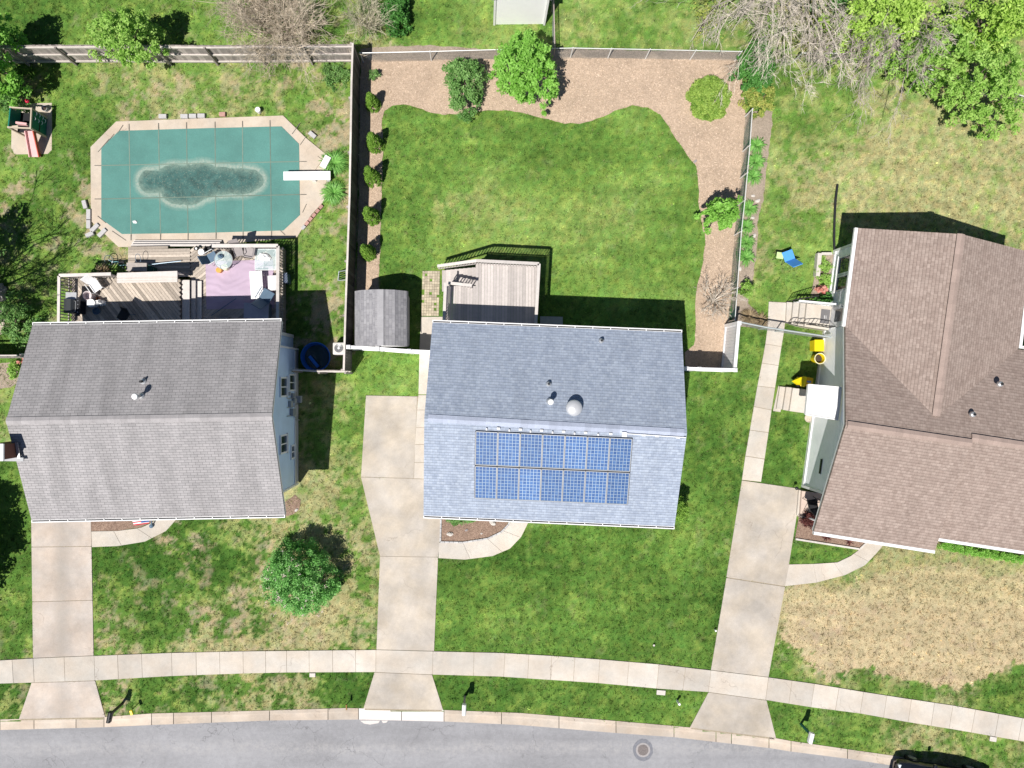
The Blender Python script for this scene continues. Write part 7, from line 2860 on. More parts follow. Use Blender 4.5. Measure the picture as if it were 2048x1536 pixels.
clump('dry potted stalks in the upper deck corner', 213, 577, 0.35, 1.5, 90, lf_dry, name='potted_plant', seed=34, w=0.02)
clump('brown potted stalks at the foot of the white picnic table', 520, 597, 0.28, 1.0, 60, lf_dry, name='potted_plant', seed=35, w=0.02)
clump('small dark red perennial in the right front bed', 1655, 1074, 0.25, 0.2, 60, lf_red, name='perennial', seed=36)
clump('smaller dark red perennial near the bed edging', 1700, 1084, 0.22, 0.15, 40, lf_red, name='perennial', seed=37)
for i, (px, py, lb) in enumerate(((1894, 1092, 'leftmost green groundcover clump under the right front gutter'), (1915, 1097, 'second groundcover clump from the left under the right front gutter'), (1936, 1100, 'third groundcover clump from the left under the right front gutter'),
                             (1957, 1104, 'fourth groundcover clump under the right front gutter'), (1978, 1107, 'fifth groundcover clump under the right front gutter'), (1999, 1110, 'sixth groundcover clump under the right front gutter'), (2020, 1114, 'seventh groundcover clump under the right front gutter'), (2041, 1117, 'rightmost groundcover clump under the right front gutter'))):
    leafy_tree(lb, px, py, 0.25, 14, 10, 0.4, lf_bright, 60 + i, 22, 60, 0.035, 0.14, 0.02, cat='plant', name='groundcover', bottom=0.1, group='green clumps under the right front gutter')
# corner planter by the right house
leafy_tree('green weedy plants filling the planter corner', 1650, 545, 0.25, 17, 34, 0.45, lf_fresh, 71, 50, 50, 0.04, 0.16, 0.02, cat='plant', name='garden_plant', bottom=0.1)
leafy_tree('leafy dark green plant by the right house steps', 1655, 597, 0.4, 20, 11, 0.6, lf_deep, 72, 30, 60, 0.05, 0.16, 0.02, cat='plant', name='garden_plant', bottom=0.1)
leafy_tree('coral flowering plant at the top of the right house steps', 1648, 578, 0.5, 10, 8, 0.7, lf_pink, 73, 14, 60, 0.04, 0.12, 0.02, cat='flowers', name='flowering_plant', bottom=0.1)
leafy_tree('purple and green garden bed plants at the right frame edge', 2060, 640, 0.6, 20, 34, 0.9, lf_mid, 74, 40, 50, 0.05, 0.2, 0.02, cat='plant', name='garden_plant', bottom=0.1)


# bare trees and shrubs
def bare(label, base, stems, m, seed, name='bare_shrub', cat='shrub', levels=3, kids=4, ratio=0.62, spread=0.55, r0=0.03, droop=0.0, minr=0.004, wob=0.05, up=0.1, thick=0.62):
    """stems: list of tip points (world Vectors) reached by the main limbs"""
    rr = random.Random(seed)
    b_ = Vector(base)
    root = thing(name, label, cat, (b_.x, b_.y, 0))
    main, twigs = MB(), MB()

    def grow(p, tip, r, lev):
        L = (tip - p).length
        n = 4 if lev < levels else 3
        pts = limb_pts(p, tip, wob, rr, n, 0)
        if droop and lev >= 1:
            for i, q in enumerate(pts):
                q.z -= droop * L * (i / n) ** 2
        for q in pts:
            q.z = max(q.z, 0.02)
        rs = [r * (1 - 0.6 * i / n) for i in range(n + 1)]
        (main if lev == 0 else twigs).tube(pts, rs, 6 if lev == 0 else (4 if lev == 1 else 3), rr.random(), cap=False)
        if lev >= levels:
            return
        d = (tip - p).normalized()
        for k in range(kids):
            t = rr.uniform(0.25, 0.98)
            i = min(n - 1, int(t * n))
            q = pts[i].lerp(pts[i + 1], t * n - i)
            v = Vector((rr.gauss(0, 1), rr.gauss(0, 1), rr.gauss(0, 1)))
            nd_ = (d + v * spread + Vector((0, 0, up))).normalized()
            grow(q, q + nd_ * L * ratio * rr.uniform(0.6, 1.2), max(r * thick * (1 - 0.4 * t), minr), lev + 1)

    for s_ in stems:
        grow(b_.copy(), Vector(s_), r0 * rr.uniform(0.7, 1.1), 0)
    main.build('trunk', m, root)
    if twigs.v:
        twigs.build('twigs', m, root)
    return root


def star(px, py, zb, rad, h, n, seed, a0=0, a1=6.28):
    rr = random.Random(seed)
    c_ = W(px, py, 0)
    out = []
    for i in range(n):
        a = a0 + (a1 - a0) * (i + rr.uniform(-0.3, 0.3)) / n
        k = rr.uniform(0.5, 1.0)
        out.append(Vector((c_.x + math.cos(a) * rad * k, c_.y + math.sin(a) * rad * k, h * rr.uniform(0.55, 1.0))))
    return c_, out


c_, st = star(1426, 603, 0, 0.85, 1.1, 16, 5)
bare('pale leafless magnolia shrub at the lower end of the mulch bed', c_, st, m_twig, 5, levels=3, kids=4, r0=0.026, ratio=0.5, minr=0.006)
c_, st = star(740, 55, 0, 1.1, 1.6, 30, 6)
bare('pale straw coloured leafless bush above the fence corner', c_, st, mat('straw_twigs', (0.50, 0.46, 0.34), 0.9, 0.15, 4, 0.3), 6, levels=2, kids=6, r0=0.018, ratio=0.5, minr=0.006)
c_, st = star(575, 80, 0, 1.9, 3.0, 26, 7)
bare('tangled tan leafless tree over the wooden back fence', c_, st, m_twigtan, 7, name='bare_tree', cat='tree', levels=3, kids=6, r0=0.035, ratio=0.55, minr=0.007, droop=0.1, spread=0.75)
c_, st = star(512, 25, 0, 1.5, 2.6, 18, 8)
bare('second tangled tan leafless tree left of the first at the top edge', c_, st, m_twigtan, 8, name='bare_tree', cat='tree', levels=3, kids=5, r0=0.03, ratio=0.55, minr=0.006, droop=0.1, spread=0.75)
# big pale weeping tree at the top
b0 = W(1590, -60, 0)
tips = []
rr = random.Random(21)
for (px, py, z) in ((1540, 40, 4.0), (1585, 90, 3.6), (1480, 30, 4.2), (1430, 20, 4.0), (1390, 0, 4.2), (1650, 60, 4.0), (1700, 40, 4.2), (1600, 10, 5.0), (1530, 0, 5.2), (1570, 115, 3.2), (1625, 120, 3.2), (1670, 100, 3.6), (1500, 75, 3.6)):
    tips.append(W(px, py, z))
bare('big pale leafless weeping tree hanging in from the top edge', b0, tips, m_twig, 22, name='bare_tree', cat='tree', levels=3, kids=8, r0=0.07, ratio=0.35, minr=0.006, droop=0.3, spread=0.5, thick=0.36, up=0.0)
b0 = W(1790, -40, 0)
tips = [W(px, py, z) for px, py, z in ((1700, 110, 3.0), (1740, 150, 2.8), (1780, 120, 3.2), (1820, 150, 3.0), (1860, 90, 3.4), (1760, 60, 3.8), (1900, 60, 3.6), (1680, 60, 3.4), (1830, 60, 3.6))]
bare('greyish leafless tree among the top right green trees', b0, tips, mat('grey_twigs', (0.42, 0.36, 0.33), 0.9, 0.2, 4, 0.3), 23, name='bare_tree', cat='tree', levels=3, kids=8, r0=0.05, ratio=0.38, minr=0.007, droop=0.3, spread=0.55, thick=0.45, up=-0.1)
b0 = W(-200, 620, 0)
tips = [W(px, py, z) for px, py, z in ((-100, 600, 4.2), (-130, 660, 4.6), (-140, 540, 4.6), (-95, 640, 3.8), (-170, 600, 5.0), (-110, 700, 4.0), (-120, 500, 4.2), (-95, 540, 3.8))]
bare('leafless tree left of the frame casting branchy shadows on the pool yard', b0, tips, m_bark, 24, name='bare_tree', cat='tree', levels=3, kids=8, r0=0.10, ratio=0.38, minr=0.012, spread=0.55, thick=0.45)
c_, st = star(1413, 150, 0, 0.55, 0.5, 3, 41, 0.2, 2.0)
bare('tiny leafless sapling above the juniper dome', W(1408, 172, 0), [W(1420, 148, 0.4), W(1404, 150, 0.4), W(1432, 150, 0.35)], m_bark, 41, levels=1, kids=3, r0=0.01)

# ================================================================== small things
def mailbox(label, px, py, rz, mbox, mpost, h=1.05, L=0.5, basepx=None):
    t = thing('mailbox', label, 'mailbox', (0, 0, 0))
    mb = MB()
    w, hh = 0.2, 0.24
    prof_ = [(-w / 2, 0), (w / 2, 0), (w / 2, hh * 0.55)] + [(w / 2 * math.cos(a), hh * 0.55 + w / 2 * math.sin(a)) for a in np.linspace(0.3, math.pi - 0.3, 7)] + [(-w / 2, hh * 0.55)]
    n = len(prof_)
    vs = [(x, -L / 2, h + z) for x, z in prof_] + [(x, L / 2, h + z) for x, z in prof_]
    mb.add(vs, [tuple(range(n)), tuple(range(2 * n - 1, n - 1, -1))] + [(i, n + i, n + (i + 1) % n, (i + 1) % n) for i in range(n)], 0.5)
    mb.build('box', mbox, t)
    mb = MB()
    mb.box((0, L * 0.25, h / 2), (0.1, 0.1, h))
    mb.build('post', mpost, t)
    mb = MB()
    mb.bar((0, L * 0.45, h - 0.03), (0, -L * 0.4, h - 0.03), 0.1, 0.05)
    mb.build('bracket', mpost, t)
    mb = MB()
    mb.box((w / 2 + 0.012, -0.05, h + 0.2), (0.012, 0.05, 0.16))
    mb.build('flag', mpost, t)
    return place(t, W(px, py, h + 0.2) - Vector((0, 0, h + 0.2)), rz)


mailbox('black mailbox leaning at the street end of the left driveway', 217, 1436, R(-12), m_black, m_black)
mailbox('white mailbox on the kerb right of the middle driveway', 928, 1421, R(-2), m_whitep, m_wood)
mailbox('white mailbox with a teal post right of the right driveway', 1624, 1478, R(-14), m_whitep, m_teal)


def newsbox(label, px, py, rz, m):
    t = thing('newspaper_holder', label, 'newspaper holder')
    mb = MB()
    mb.tube([(0, 0, 0), (0, 0, 0.75)], 0.018, 6, 0.5)
    mb.build('post', m_wood, t)
    mb = MB()
    mb.lathe((0, 0, 0.72), [(0.055, 0), (0.06, 0.14), (0.045, 0.15)], 10, 0.5)
    mb.build('tube', m, t)
    return place(t, W(px, py, 0.8) - Vector((0, 0, 0.8)), rz)


mb = MB()
a_, b2 = W(261, 1424, 0.35), W(266, 1431, 0.75)
yb = thing('newspaper_holder', 'small yellow newspaper holder right of the black mailbox', 'newspaper holder', W(263, 1420, 0))
mb.box(W(263, 1425, 0.55), (0.13, 0.24, 0.1), R(20))
mb.build('tube', m_yellow, yb, bevel=0.02)
mb = MB()
mb.tube([W(263, 1420, 0), W(263, 1424, 0.55)], 0.02, 6, 0.5)
mb.build('post', m_wood, yb)
yb = thing('newspaper_holder', 'thin wooden newspaper stake on the verge left of the middle apron', 'newspaper holder', W(694, 1412, 0))
mb = MB()
mb.tube([W(694, 1408, 0), W(693, 1416, 0.5)], 0.02, 6, 0.5)
mb.build('post', m_wood, yb)
mb = MB()
mb.box(W(693, 1414, 0.5), (0.05, 0.26, 0.12), R(3))
mb.build('tube', mat('brown_board', (0.35, 0.20, 0.07), 0.8), yb)

# covers and lids
mh = thing('manhole_cover', 'rusty round manhole cover set in a dark ring of asphalt', 'manhole cover', W(1286, 1499, ZR))
p = W(1286, 1500, ZR)
mb = MB()
rrr = random.Random(4)
ring = [(p.x + (0.50 + rrr.uniform(-0.015, 0.015)) * math.cos(t), p.y + (0.56 + rrr.uniform(-0.015, 0.015)) * math.sin(t)) for t in np.linspace(0, 2 * math.pi, 41)[:-1]]
mb.prism(ring, ZR - 0.02, ZR + 0.006, 0.5)
mb.build('asphalt_collar', mat('dark_asphalt_patch', (0.19, 0.195, 0.22), 0.9, 0.15, 8, 0.1, fine=0.2), mh)
mb = MB()
mb.lathe((p.x, p.y + 0.0, ZR), [(0.36, -0.01), (0.36, 0.009), (0.0, 0.0091)], 40, 0.5)
mb.build('frame_ring', mat('grey_iron', (0.33, 0.31, 0.31), 0.7, 0.15, 10, 0.1, fine=0.15), mh)
m_rust = mat('rusty_iron', (0.21, 0.185, 0.18), 0.75, 0.15, 12, 0.3, fine=0.15)
mb = MB()
mb.lathe((p.x, p.y, ZR), [(0.27, 0.0), (0.27, 0.014), (0.0, 0.0141)], 40, 0.2)
for r_ in (0.08, 0.145, 0.2, 0.25):
    mb.tube([(p.x + r_ * math.cos(t), p.y + r_ * math.sin(t), ZR + 0.015) for t in np.linspace(0, 2 * math.pi, 33)], 0.009, 5, 0.9)
for k in range(12):
    t = k * math.pi / 6
    mb.tube([(p.x + 0.05 * math.cos(t), p.y + 0.05 * math.sin(t), ZR + 0.015), (p.x + 0.25 * math.cos(t), p.y + 0.25 * math.sin(t), ZR + 0.015)], 0.007, 4, 0.8)
mb.build('cover', m_rust, mh)
for (px, py, sx, sy, rz, lb) in ((1322, 1385, 0.44, 0.24, -5, 'pale utility lid in the grass by the long sidewalk slab'), (625, 1350, 0.3, 0.2, 0, 'pale utility lid under the left sidewalk'),
                                 (1986, 1478, 0.34, 0.24, -10, 'pale utility lid under the right end of the sidewalk')):
    mb = MB()
    mb.box(W(px, py, 0.03), (sx, sy, 0.06), R(rz), 0.5)
    single(mb, 'ground_box', m_stone, lb, 'utility lid', bevel=0.02)
pot('white capped pipe sticking out of the verge near the right driveway', 1359, 1409, 0, 0.06, 0.45, m_whitep, name='cleanout_pipe', cat='pipe', lid=True)
pot('small pale pipe cap in the middle front lawn', 1308, 1291, 0, 0.05, 0.1, m_stone, name='cleanout_pipe', cat='pipe', lid=True)
pot('tiny white cap on the edge of the right driveway', 1432, 1262, 0, 0.045, 0.2, m_whitep, name='cleanout_pipe', cat='pipe', lid=True)
for (px, py, rx, rz, lb) in ((900, 1068, 0.16, 0, 'flat pale stone in the lower left of the middle front bed'), (933, 1060, 0.09, 30, 'small dark ringed stone in the middle front bed'), (985, 1046, 0.16, -30, 'tan stone at the right of the middle front bed'),
                             (963, 1067, 0.06, 10, 'smallest stone of the middle front bed'), (1506, 392, 0.1, 0, 'white ring shaped rock beside the side fence'), (1515, 402, 0.13, 20, 'white rock below the ring shaped one'),
                             (1505, 436, 0.1, 0, 'white rock below the small fence tree'), (1508, 472, 0.13, 60, 'white rock beside the lower daylilies'), (1480, 538, 0.1, 90, 'white rock at the foot of the side wire fence'),
                             (593, 1020, 0.1, 40, 'white downspout block in the corner mulch patch'), (1390, 323, 0.1, 40, 'dark drain grate stone at the lawn edge of the mulch bed')):
    crumple(lb, px, py, 0.01, rx, rx * 0.6, rx * 0.6, m_stone if 'dark' not in lb else m_greyp, 'rock', 'rock', int(px) % 17, R(rz))
# pale edging strips
mb = MB()
pts = [W(*p, 0.04) for p in ((1591, 1078), (1655, 1088), (1719, 1098))]
mb.bar(pts[0], pts[1], 0.09, 0.09)
mb.bar(pts[1], pts[2], 0.09, 0.09)
mb.bar(pts[2], W(1740, 1078, 0.04), 0.09, 0.09)
single(mb, 'bed_edging', m_stone, 'white stone edging round the right front bed', 'edging')
mb = MB()
pp = [(882, 1030), (880.5, 1084), (926, 1085), (976, 1077), (1002, 1064.5), (1017, 1049), (1024, 1030)]
for a_, b2 in zip(pp[:-1], pp[1:]):
    A_, B2 = W(*a_, 0.045), W(*b2, 0.045)
    k = max(1, int((B2 - A_).length / 0.22))
    for i in range(k):
        mb.bar(A_.lerp(B2, i / k), A_.lerp(B2, (i + 0.93) / k), 0.08, 0.08)
single(mb, 'bed_edging', m_block, 'grey block edging round the middle front bed', 'edging')

# planter walls, rails, steps furniture at the right house
pw = thing('planter_wall', 'low pale block wall round the planter corner', 'wall', W(1636, 530, 0))
mb = MB()
mb.bar(W(1637, 507, 0.15), W(1633, 553, 0.15), 0.2, 0.3)
mb.build('block_course', m_stone, pw)
mb = MB()
mb.bar(W(1641, 508, 0.13), W(1662, 508, 0.13), 0.12, 0.26)
mb.build('block_course', m_stone, pw)
iron = thing('stair_railing', 'black iron railing left of the white picket rail by the side steps', 'railing', W(1600, 595, 0))
def iron_rail(root, p0, p1, h0, h1, n):
    mb = MB()
    A_, B2 = Vector(p0), Vector(p1)
    mb.tube([A_ + Vector((0, 0, h0)), B2 + Vector((0, 0, h1))], 0.022, 6, 0.5)
    mb.tube([A_ + Vector((0, 0, h0 - 0.6)), B2 + Vector((0, 0, h1 - 0.6))], 0.014, 6, 0.5)
    mb.build('handrail', m_iron, root)
    for i in range(n + 1):
        t = i / n
        q = A_.lerp(B2, t)
        hh = h0 + (h1 - h0) * t
        mb = MB()
        mb.tube([q + Vector((0, 0, 0 if i in (0, n) else hh - 0.6)), q + Vector((0, 0, hh))], 0.012 if i not in (0, n) else 0.02, 5, 0.5)
        mb.build('baluster', m_iron, root)
iron_rail(iron, W(1574, 603, 0), W(1612, 598, 0), 0.9, 1.35, 8)
iron2 = thing('stair_railing', 'black iron railing on the street side of the side steps', 'railing', W(1620, 655, 0))
iron_rail(iron2, W(1574, 646, 0), W(1609, 652, 0), 0.8, 1.3, 5)
iron_rail(iron2, W(1609, 652, 0), W(1652, 659, 0), 1.3, 1.3, 6)
wr = thing('picket_rail', 'white picket rail on the planter side of the side steps', 'railing', W(1630, 605, 0))
r_ = railing(wr, W(1585, 605, 0.1), W(1660, 612, 0.6), 0, h=0.75, m=m_white, mcap=m_white, capw=0.08, spacing=0.14)
mb = MB()
mb.prism([W2(1643, 618, 0.62), W2(1661, 620, 0.62), W2(1658, 648, 0.62), W2(1640, 646, 0.62)], 0.602, 0.618, 0.5)
mt = single(mb, 'doormat', mat('grey_doormat', (0.16, 0.155, 0.16), 0.95, 0.1, 20), 'dark grey doormat with two white marks by the side door', 'doormat')
mb = MB()
c_ = W(1650, 634, 0.62)
for dx, dy, L, a in ((-0.03, 0.0, 0.16, 0), (0.05, -0.03, 0.1, 0), (0.05, 0.05, 0.04, 60)):
    mb.box((c_.x + dx, c_.y + dy, 0.6205), (0.018, L, 0.004), R(a))
mm_ = mb.build('mark', m_whitep, mt)
# yellow containers along the right house
def bin_(label, px, py, sx, sy, sz, rz, m, open_=False, name='yellow_bin', cat='bin'):
    t = thing(name, label, cat)
    mb = MB()
    mb.box((0, 0, sz / 2), (sx, sy, sz), 0, 0.5, taper=1.08)
    mb.build('body', m, t, bevel=0.03)
    mb = MB()
    mb.box((0, 0, sz + 0.02), (sx * 1.12, sy * 1.1, 0.05))
    mb.build('lid', m, t, bevel=0.02)
    return place(t, W(px, py, sz) - Vector((0, 0, sz)), rz)


bt = bin_('yellow lidded bin just below the low wire fence', 1638, 691, 0.42, 0.52, 0.55, R(0), m_yellow)
mb = MB()
mb.tube([(0.0, 0.05, 0.6), (0.16, -0.28, 0.72)], 0.025, 6, 0.5)
mb.build('handle', m_sill, bt)
pot('round yellow tub full of soil standing beside the white wall', 1640, 717, 0, 0.25, 0.6, m_yellow, name='yellow_tub', cat='tub', inner=m_dirt)
rings = [o for o in COL.objects if o.name == 'yellow_tub'][0]
mb = MB()
mb.tube([(rings.location.x + 0.26 * math.cos(t), rings.location.y + 0.26 * math.sin(t), 0.605) for t in np.linspace(0, 2 * math.pi, 25)], 0.02, 6, 0.5)
mb.build('rim', m_cream, rings)
tc = thing('toy_cart', 'yellow wheeled toy cart tipped beside the white awning', 'toy cart')
mb = MB()
mb.box((0.12, 0, 0.4), (0.42, 0.42, 0.7), 0, 0.4)
mb.build('body', mat('amber_plastic', (0.62, 0.38, 0.01), 0.45), tc, bevel=0.04)
mb = MB()
mb.box((-0.16, -0.02, 0.78), (0.22, 0.5, 0.12), R(-8), 0.6, tilt=Matrix.Rotation(R(-12), 3, 'Y'))
mb.build('seat', m_yellow, tc, bevel=0.04)
mb = MB()
mb.add([(-0.25, -0.2, 0.75), (-0.25, 0.2, 0.75), (-0.55, -0.05, 0.35), (-0.27, -0.2, 0.3), (-0.27, 0.2, 0.3)], [(0, 1, 2), (3, 2, 4), (0, 2, 3), (1, 4, 2), (0, 3, 4, 1)], 0.5)
mb.build('hopper', m_yellow, tc)
for y in (-0.24, 0.24):
    mb = MB()
    mb.tube([(-0.1, y - 0.03, 0.14), (-0.1, y + 0.03, 0.14)], 0.13, 14, 0.5)
    mb.build('wheel', m_black, tc)
mb = MB()
mb.box((0.12, 0.0, 0.765), (0.2, 0.09, 0.01))
mb.build('sticker', mat('blue_sticker', (0.10, 0.18, 0.42), 0.5), tc)
place(tc, W(1612, 763, 0.7) - Vector((0, 0, 0.7)), R(-6))
mb = MB()
p = W(1617, 836, 0)
mb.lathe((p.x, p.y, 0), [(0.2, 0), (0.2, 0.04), (0, 0.045)], 20, 0.5)
mb.tube([(p.x + 0.2 * math.cos(t), p.y + 0.2 * math.sin(t), 0.05) for t in np.linspace(0, 2 * math.pi, 21)], 0.02, 6, 0.1)
single(mb, 'stepping_stone', m_cope, 'round stepping stone below the white awning', 'stepping stone')
# path light by the right driveway
pl_ = thing('path_light', 'small black path light at the corner of the right driveway', 'lamp', W(1586, 974, 0))
p = W(1586, 974, 0)
mb = MB()
mb.tube([p, p + Vector((0, 0, 0.45))], 0.012, 6, 0.5)
mb.build('stake', m_black, pl_)
mb = MB()
mb.lathe((p.x, p.y, 0.42), [(0.09, 0), (0.06, 0.04), (0, 0.06)], 14, 0.5)
mb.build('lamp_shade', m_black, pl_)
# porch chair
garden_chair('dark metal porch chair in the shade of the brown roof', 1625, 1008, 0.3, R(190), m_black, m_iron)
# blue chair and lime stool on the right back lawn
garden_chair('sky blue lawn chair on the dry back lawn', 1576, 512, 0, R(200), m_skyblue, m_iron, recline=0.34, s=1.1, arms=False)
ls = thing('side_table', 'pale lime side table beside the sky blue lawn chair', 'table')
mb = MB()
mb.box((0, 0, 0.42), (0.34, 0.32, 0.03))
mb.build('table_top', m_lime, ls, bevel=0.01)
for sx in (-1, 1):
    for sy in (-1, 1):
        mb = MB()
        mb.tube([(sx * 0.15, sy * 0.14, 0.41), (sx * 0.19, sy * 0.18, 0)], 0.012, 5, 0.5)
        mb.build('leg', m_iron, ls)
place(ls, W(1560, 511, 0.42) - Vector((0, 0, 0.42)), R(-8))
# black drain pipe
mb = MB()
mb.tube([W(1675, 369, 0.05), W(1671, 400, 0.05), W(1669, 440, 0.05), W(1668, 480, 0.05), W(1669, 500, 0.06)], 0.06, 8, 0.5)
dp = single(mb, 'drain_pipe', m_black, 'black corrugated drain pipe running up the dry back lawn', 'drain pipe')
# AC unit
ac = thing('condenser_unit', 'pale square air conditioner with a round fan by the dark fence', 'air conditioner', W(677, 697, 0))
c_ = W(677.5, 697, 0.75)
mb = MB()
mb.box((c_.x, c_.y, 0.38), (0.6, 0.6, 0.74), 0, 0.5)
mb.build('housing', mat('beige_metal', (0.62, 0.60, 0.57), 0.5, 0.05), ac, bevel=0.06)
mb = MB()
for r_ in (0.07, 0.12, 0.165, 0.21):
    mb.tube([(c_.x + r_ * math.cos(t), c_.y + 0.02 + r_ * math.sin(t), 0.77) for t in np.linspace(0, 2 * math.pi, 25)], 0.008, 5, 0.5)
for k in range(8):
    t = k * math.pi / 4
    mb.tube([(c_.x, c_.y + 0.02, 0.775), (c_.x + 0.21 * math.cos(t), c_.y + 0.02 + 0.21 * math.sin(t), 0.77)], 0.006, 4, 0.5)
fg = mb.build('fan_grille', m_metal, ac)
mb = MB()
mb.lathe((c_.x, c_.y + 0.02, 0.75), [(0.215, 0), (0.215, 0.006), (0, 0.0065)], 24, 0.5)
mb.build('fan_well', mat('fan_dark', (0.16, 0.16, 0.165), 0.6), ac)
mb = MB()
mb.lathe((c_.x, c_.y + 0.02, 0.76), [(0.06, 0), (0.05, 0.02), (0, 0.025)], 14, 0.5)
mb.build('fan_hub', m_whitep, ac)
# blue paddling pool
bp_ = thing('paddling_pool', 'round blue paddling pool in the shade between the fences', 'paddling pool', W(632, 715, 0))
c_ = W(632, 714, 0.3)
mb = MB()
mb.lathe((c_.x, c_.y, 0.02), [(0.62, 0.0), (0.70, 0.36), (0.735, 0.38), (0.735, 0.41), (0.70, 0.41), (0.60, 0.03), (0.0, 0.025)], 40, 0.5)
mb.build('shell', m_blue_pl, bp_)
mb = MB()
mb.lathe((c_.x, c_.y, 0.1), [(0.60, 0), (0.0, 0.001)], 36, 0.5)
mb.build('water', mat('dark_pool_water', (0.015, 0.05, 0.07), 0.1, 0.2), bp_)
mb = MB()
mb.bar((c_.x - 0.35, c_.y + 0.05, 0.2), (c_.x + 0.1, c_.y - 0.5, 0.25), 0.16, 0.14)
single(mb, 'pool_float', m_blue_pl, 'bright blue float lying in the paddling pool', 'float', bevel=0.04)
# rack leaning on the dark fence
rk = thing('metal_rack', 'small pale metal rack leaning on the pool side of the dark fence', 'rack', W(683, 552, 0))
q = [W(676, 561, 0.05), W(693, 560, 0.7), W(692, 541, 0.7), W(678, 543, 0.05)]
mb = MB()
for i in range(4):
    mb.bar(q[i], q[(i + 1) % 4], 0.04, 0.04)
mb.build('frame', m_railg, rk)
for t in (0.25, 0.5, 0.75):
    mb = MB()
    mb.bar(q[0].lerp(q[3], t), q[1].lerp(q[2], t), 0.025, 0.025)
    mb.build('slat', m_dgreen, rk)
# play set
sheet(play_slab, 0.02, 'play_slab', m_cope, 'tan concrete slab under the play set', 'slab')
ps = thing('play_set', 'green and red toddler play set with a pink slide', 'play set', W(60, 260, 0))
z1_ = 1.3
mgreen = mat('play_green', (0.01, 0.16, 0.11), 0.45, 0.08)
mred = mat('play_red', (0.55, 0.02, 0.06), 0.45, 0.08)
mpink = mat('faded_pink', (0.72, 0.42, 0.42), 0.5, 0.1)
mtan = mat('play_tan', (0.5, 0.42, 0.33), 0.6, 0.1)
c4 = [W(20, 214, z1_), W(62, 217, z1_), W(60, 256, z1_), W(16, 254, z1_)]
for q in c4:
    mb = MB()
    mb.box((q.x, q.y, z1_ / 2), (0.08, 0.08, z1_), 0, 0.5)
    mb.build('post', mtan, ps)
mb = MB()
mb.prism([(q.x, q.y) for q in c4], 0.55, 0.62, 0.5)
mb.build('platform', m_black, ps)
for i, m__ in ((0, mtan), (1, mtan), (2, mtan), (3, mgreen)):
    a_, b2 = c4[i], c4[(i + 1) % 4]
    mb = MB()
    mb.bar(a_ + Vector((0, 0, -0.05)), b2 + Vector((0, 0, -0.05)), 0.06, 0.08, 0.5)
    mb.build('top_bar', m__, ps)
# tilted green climbing wall on the right, grey-green wall on the left
mb = MB()
pts = [W(64, 219, 1.25), W(60, 258, 1.25), W(92, 275, 0.03), W(95, 236, 0.03)]
mb.slab(pts, pts[1] - pts[0], 0.05)
cw = mb.build('climbing_panel', mgreen, ps)
nrm_ = (pts[1] - pts[0]).cross(pts[2] - pts[0]).normalized()
if nrm_.z < 0:
    nrm_ = -nrm_
for (u, v_) in ((0.12, 0.2), (0.12, 0.42), (0.15, 0.62), (0.4, 0.15), (0.42, 0.38), (0.42, 0.6), (0.25, 0.78)):
    p = pts[0].lerp(pts[1], u).lerp(pts[3].lerp(pts[2], u), v_) + nrm_ * 0.02
    mb = MB()
    mb.tube([p + Vector((0.07 * math.cos(t), 0.09 * math.sin(t), 0.0)) for t in np.linspace(-1.2, 1.4, 7)], 0.018, 5, 0.5)
    mb.build('hand_grip', m_whitep, cw)
mb = MB()
pts = [W(22, 218, 1.2), W(19, 252, 1.2), W(40, 250, 0.65), W(42, 220, 0.65)]
mb.slab(pts, pts[1] - pts[0], 0.05)
mb.build('side_panel', mgreen, ps)
mb = MB()
mb.bar(W(35, 247, 0.9), W(57, 250, 0.9), 0.1, 0.3, 0.5)
mb.build('front_panel', mpink, ps)
mb = MB()
mb.lathe(tuple(W(54, 202, 0.8)), [(0.0, -0.1), (0.09, -0.06), (0.1, 0), (0.07, 0.06), (0, 0.08)], 12, 0.5)
mb.build('steering_ball', mred, ps)
# slide
A0_, A1_, B0_, B1_ = W(53, 262, 0.95), W(69, 262, 0.95), W(62, 314, 0.08), W(81, 314, 0.08)
mb = MB()
mb.slab([A1_, A0_, B0_, B1_], A0_ - B0_, 0.04)
sd_ = mb.build('slide_bed', mpink, ps)
mb = MB()
mb.bar(A0_ + Vector((0, 0, 0.06)), B0_ + Vector((0, 0, 0.06)), 0.05, 0.16, 0.5)
mb.build('slide_rim', mpink, sd_)
mb = MB()
mb.bar(A1_ + Vector((0, 0, 0.06)), B1_ + Vector((0, 0, 0.06)), 0.05, 0.16, 0.5)
mb.build('slide_rim', mat('slide_red', (0.45, 0.08, 0.05), 0.5), sd_)
pot('grey hexagonal bucket on the slab behind the play set', 88, 216, 0, 0.14, 0.25, m_block, inner=m_dirt)
# striped flag banner and wheel by the left front bed
fl = thing('flag_bunting', 'red white and blue star and stripe bunting by the left front walk', 'bunting', W(275, 1042, 0))
mst = MB()
q = [W(262, 1034, 0.5), W(300, 1030, 0.5), W(298, 1047, 0.3), W(268, 1051, 0.3)]
for i in range(7):
    t0, t1 = i / 7, (i + 1) / 7
    mb = MB()
    mb.slab([q[0].lerp(q[3], t0), q[0].lerp(q[3], t1), q[1].lerp(q[2], t1), q[1].lerp(q[2], t0)], q[1] - q[0], 0.01)
    mb.build('stripe', m_whitep if i % 2 else mat('flag_red', (0.5, 0.04, 0.06), 0.8), fl)
mb = MB()
qa = [q[0].lerp(q[1], 0.5), q[1], q[1].lerp(q[2], 0.8), q[0].lerp(q[1], 0.5).lerp(q[3].lerp(q[2], 0.5), 0.8)]
mb.slab([p + Vector((0, 0, 0.012)) for p in qa], q[1] - q[0], 0.008)
ct = mb.build('canton', mat('flag_blue', (0.03, 0.08, 0.25), 0.8), fl)
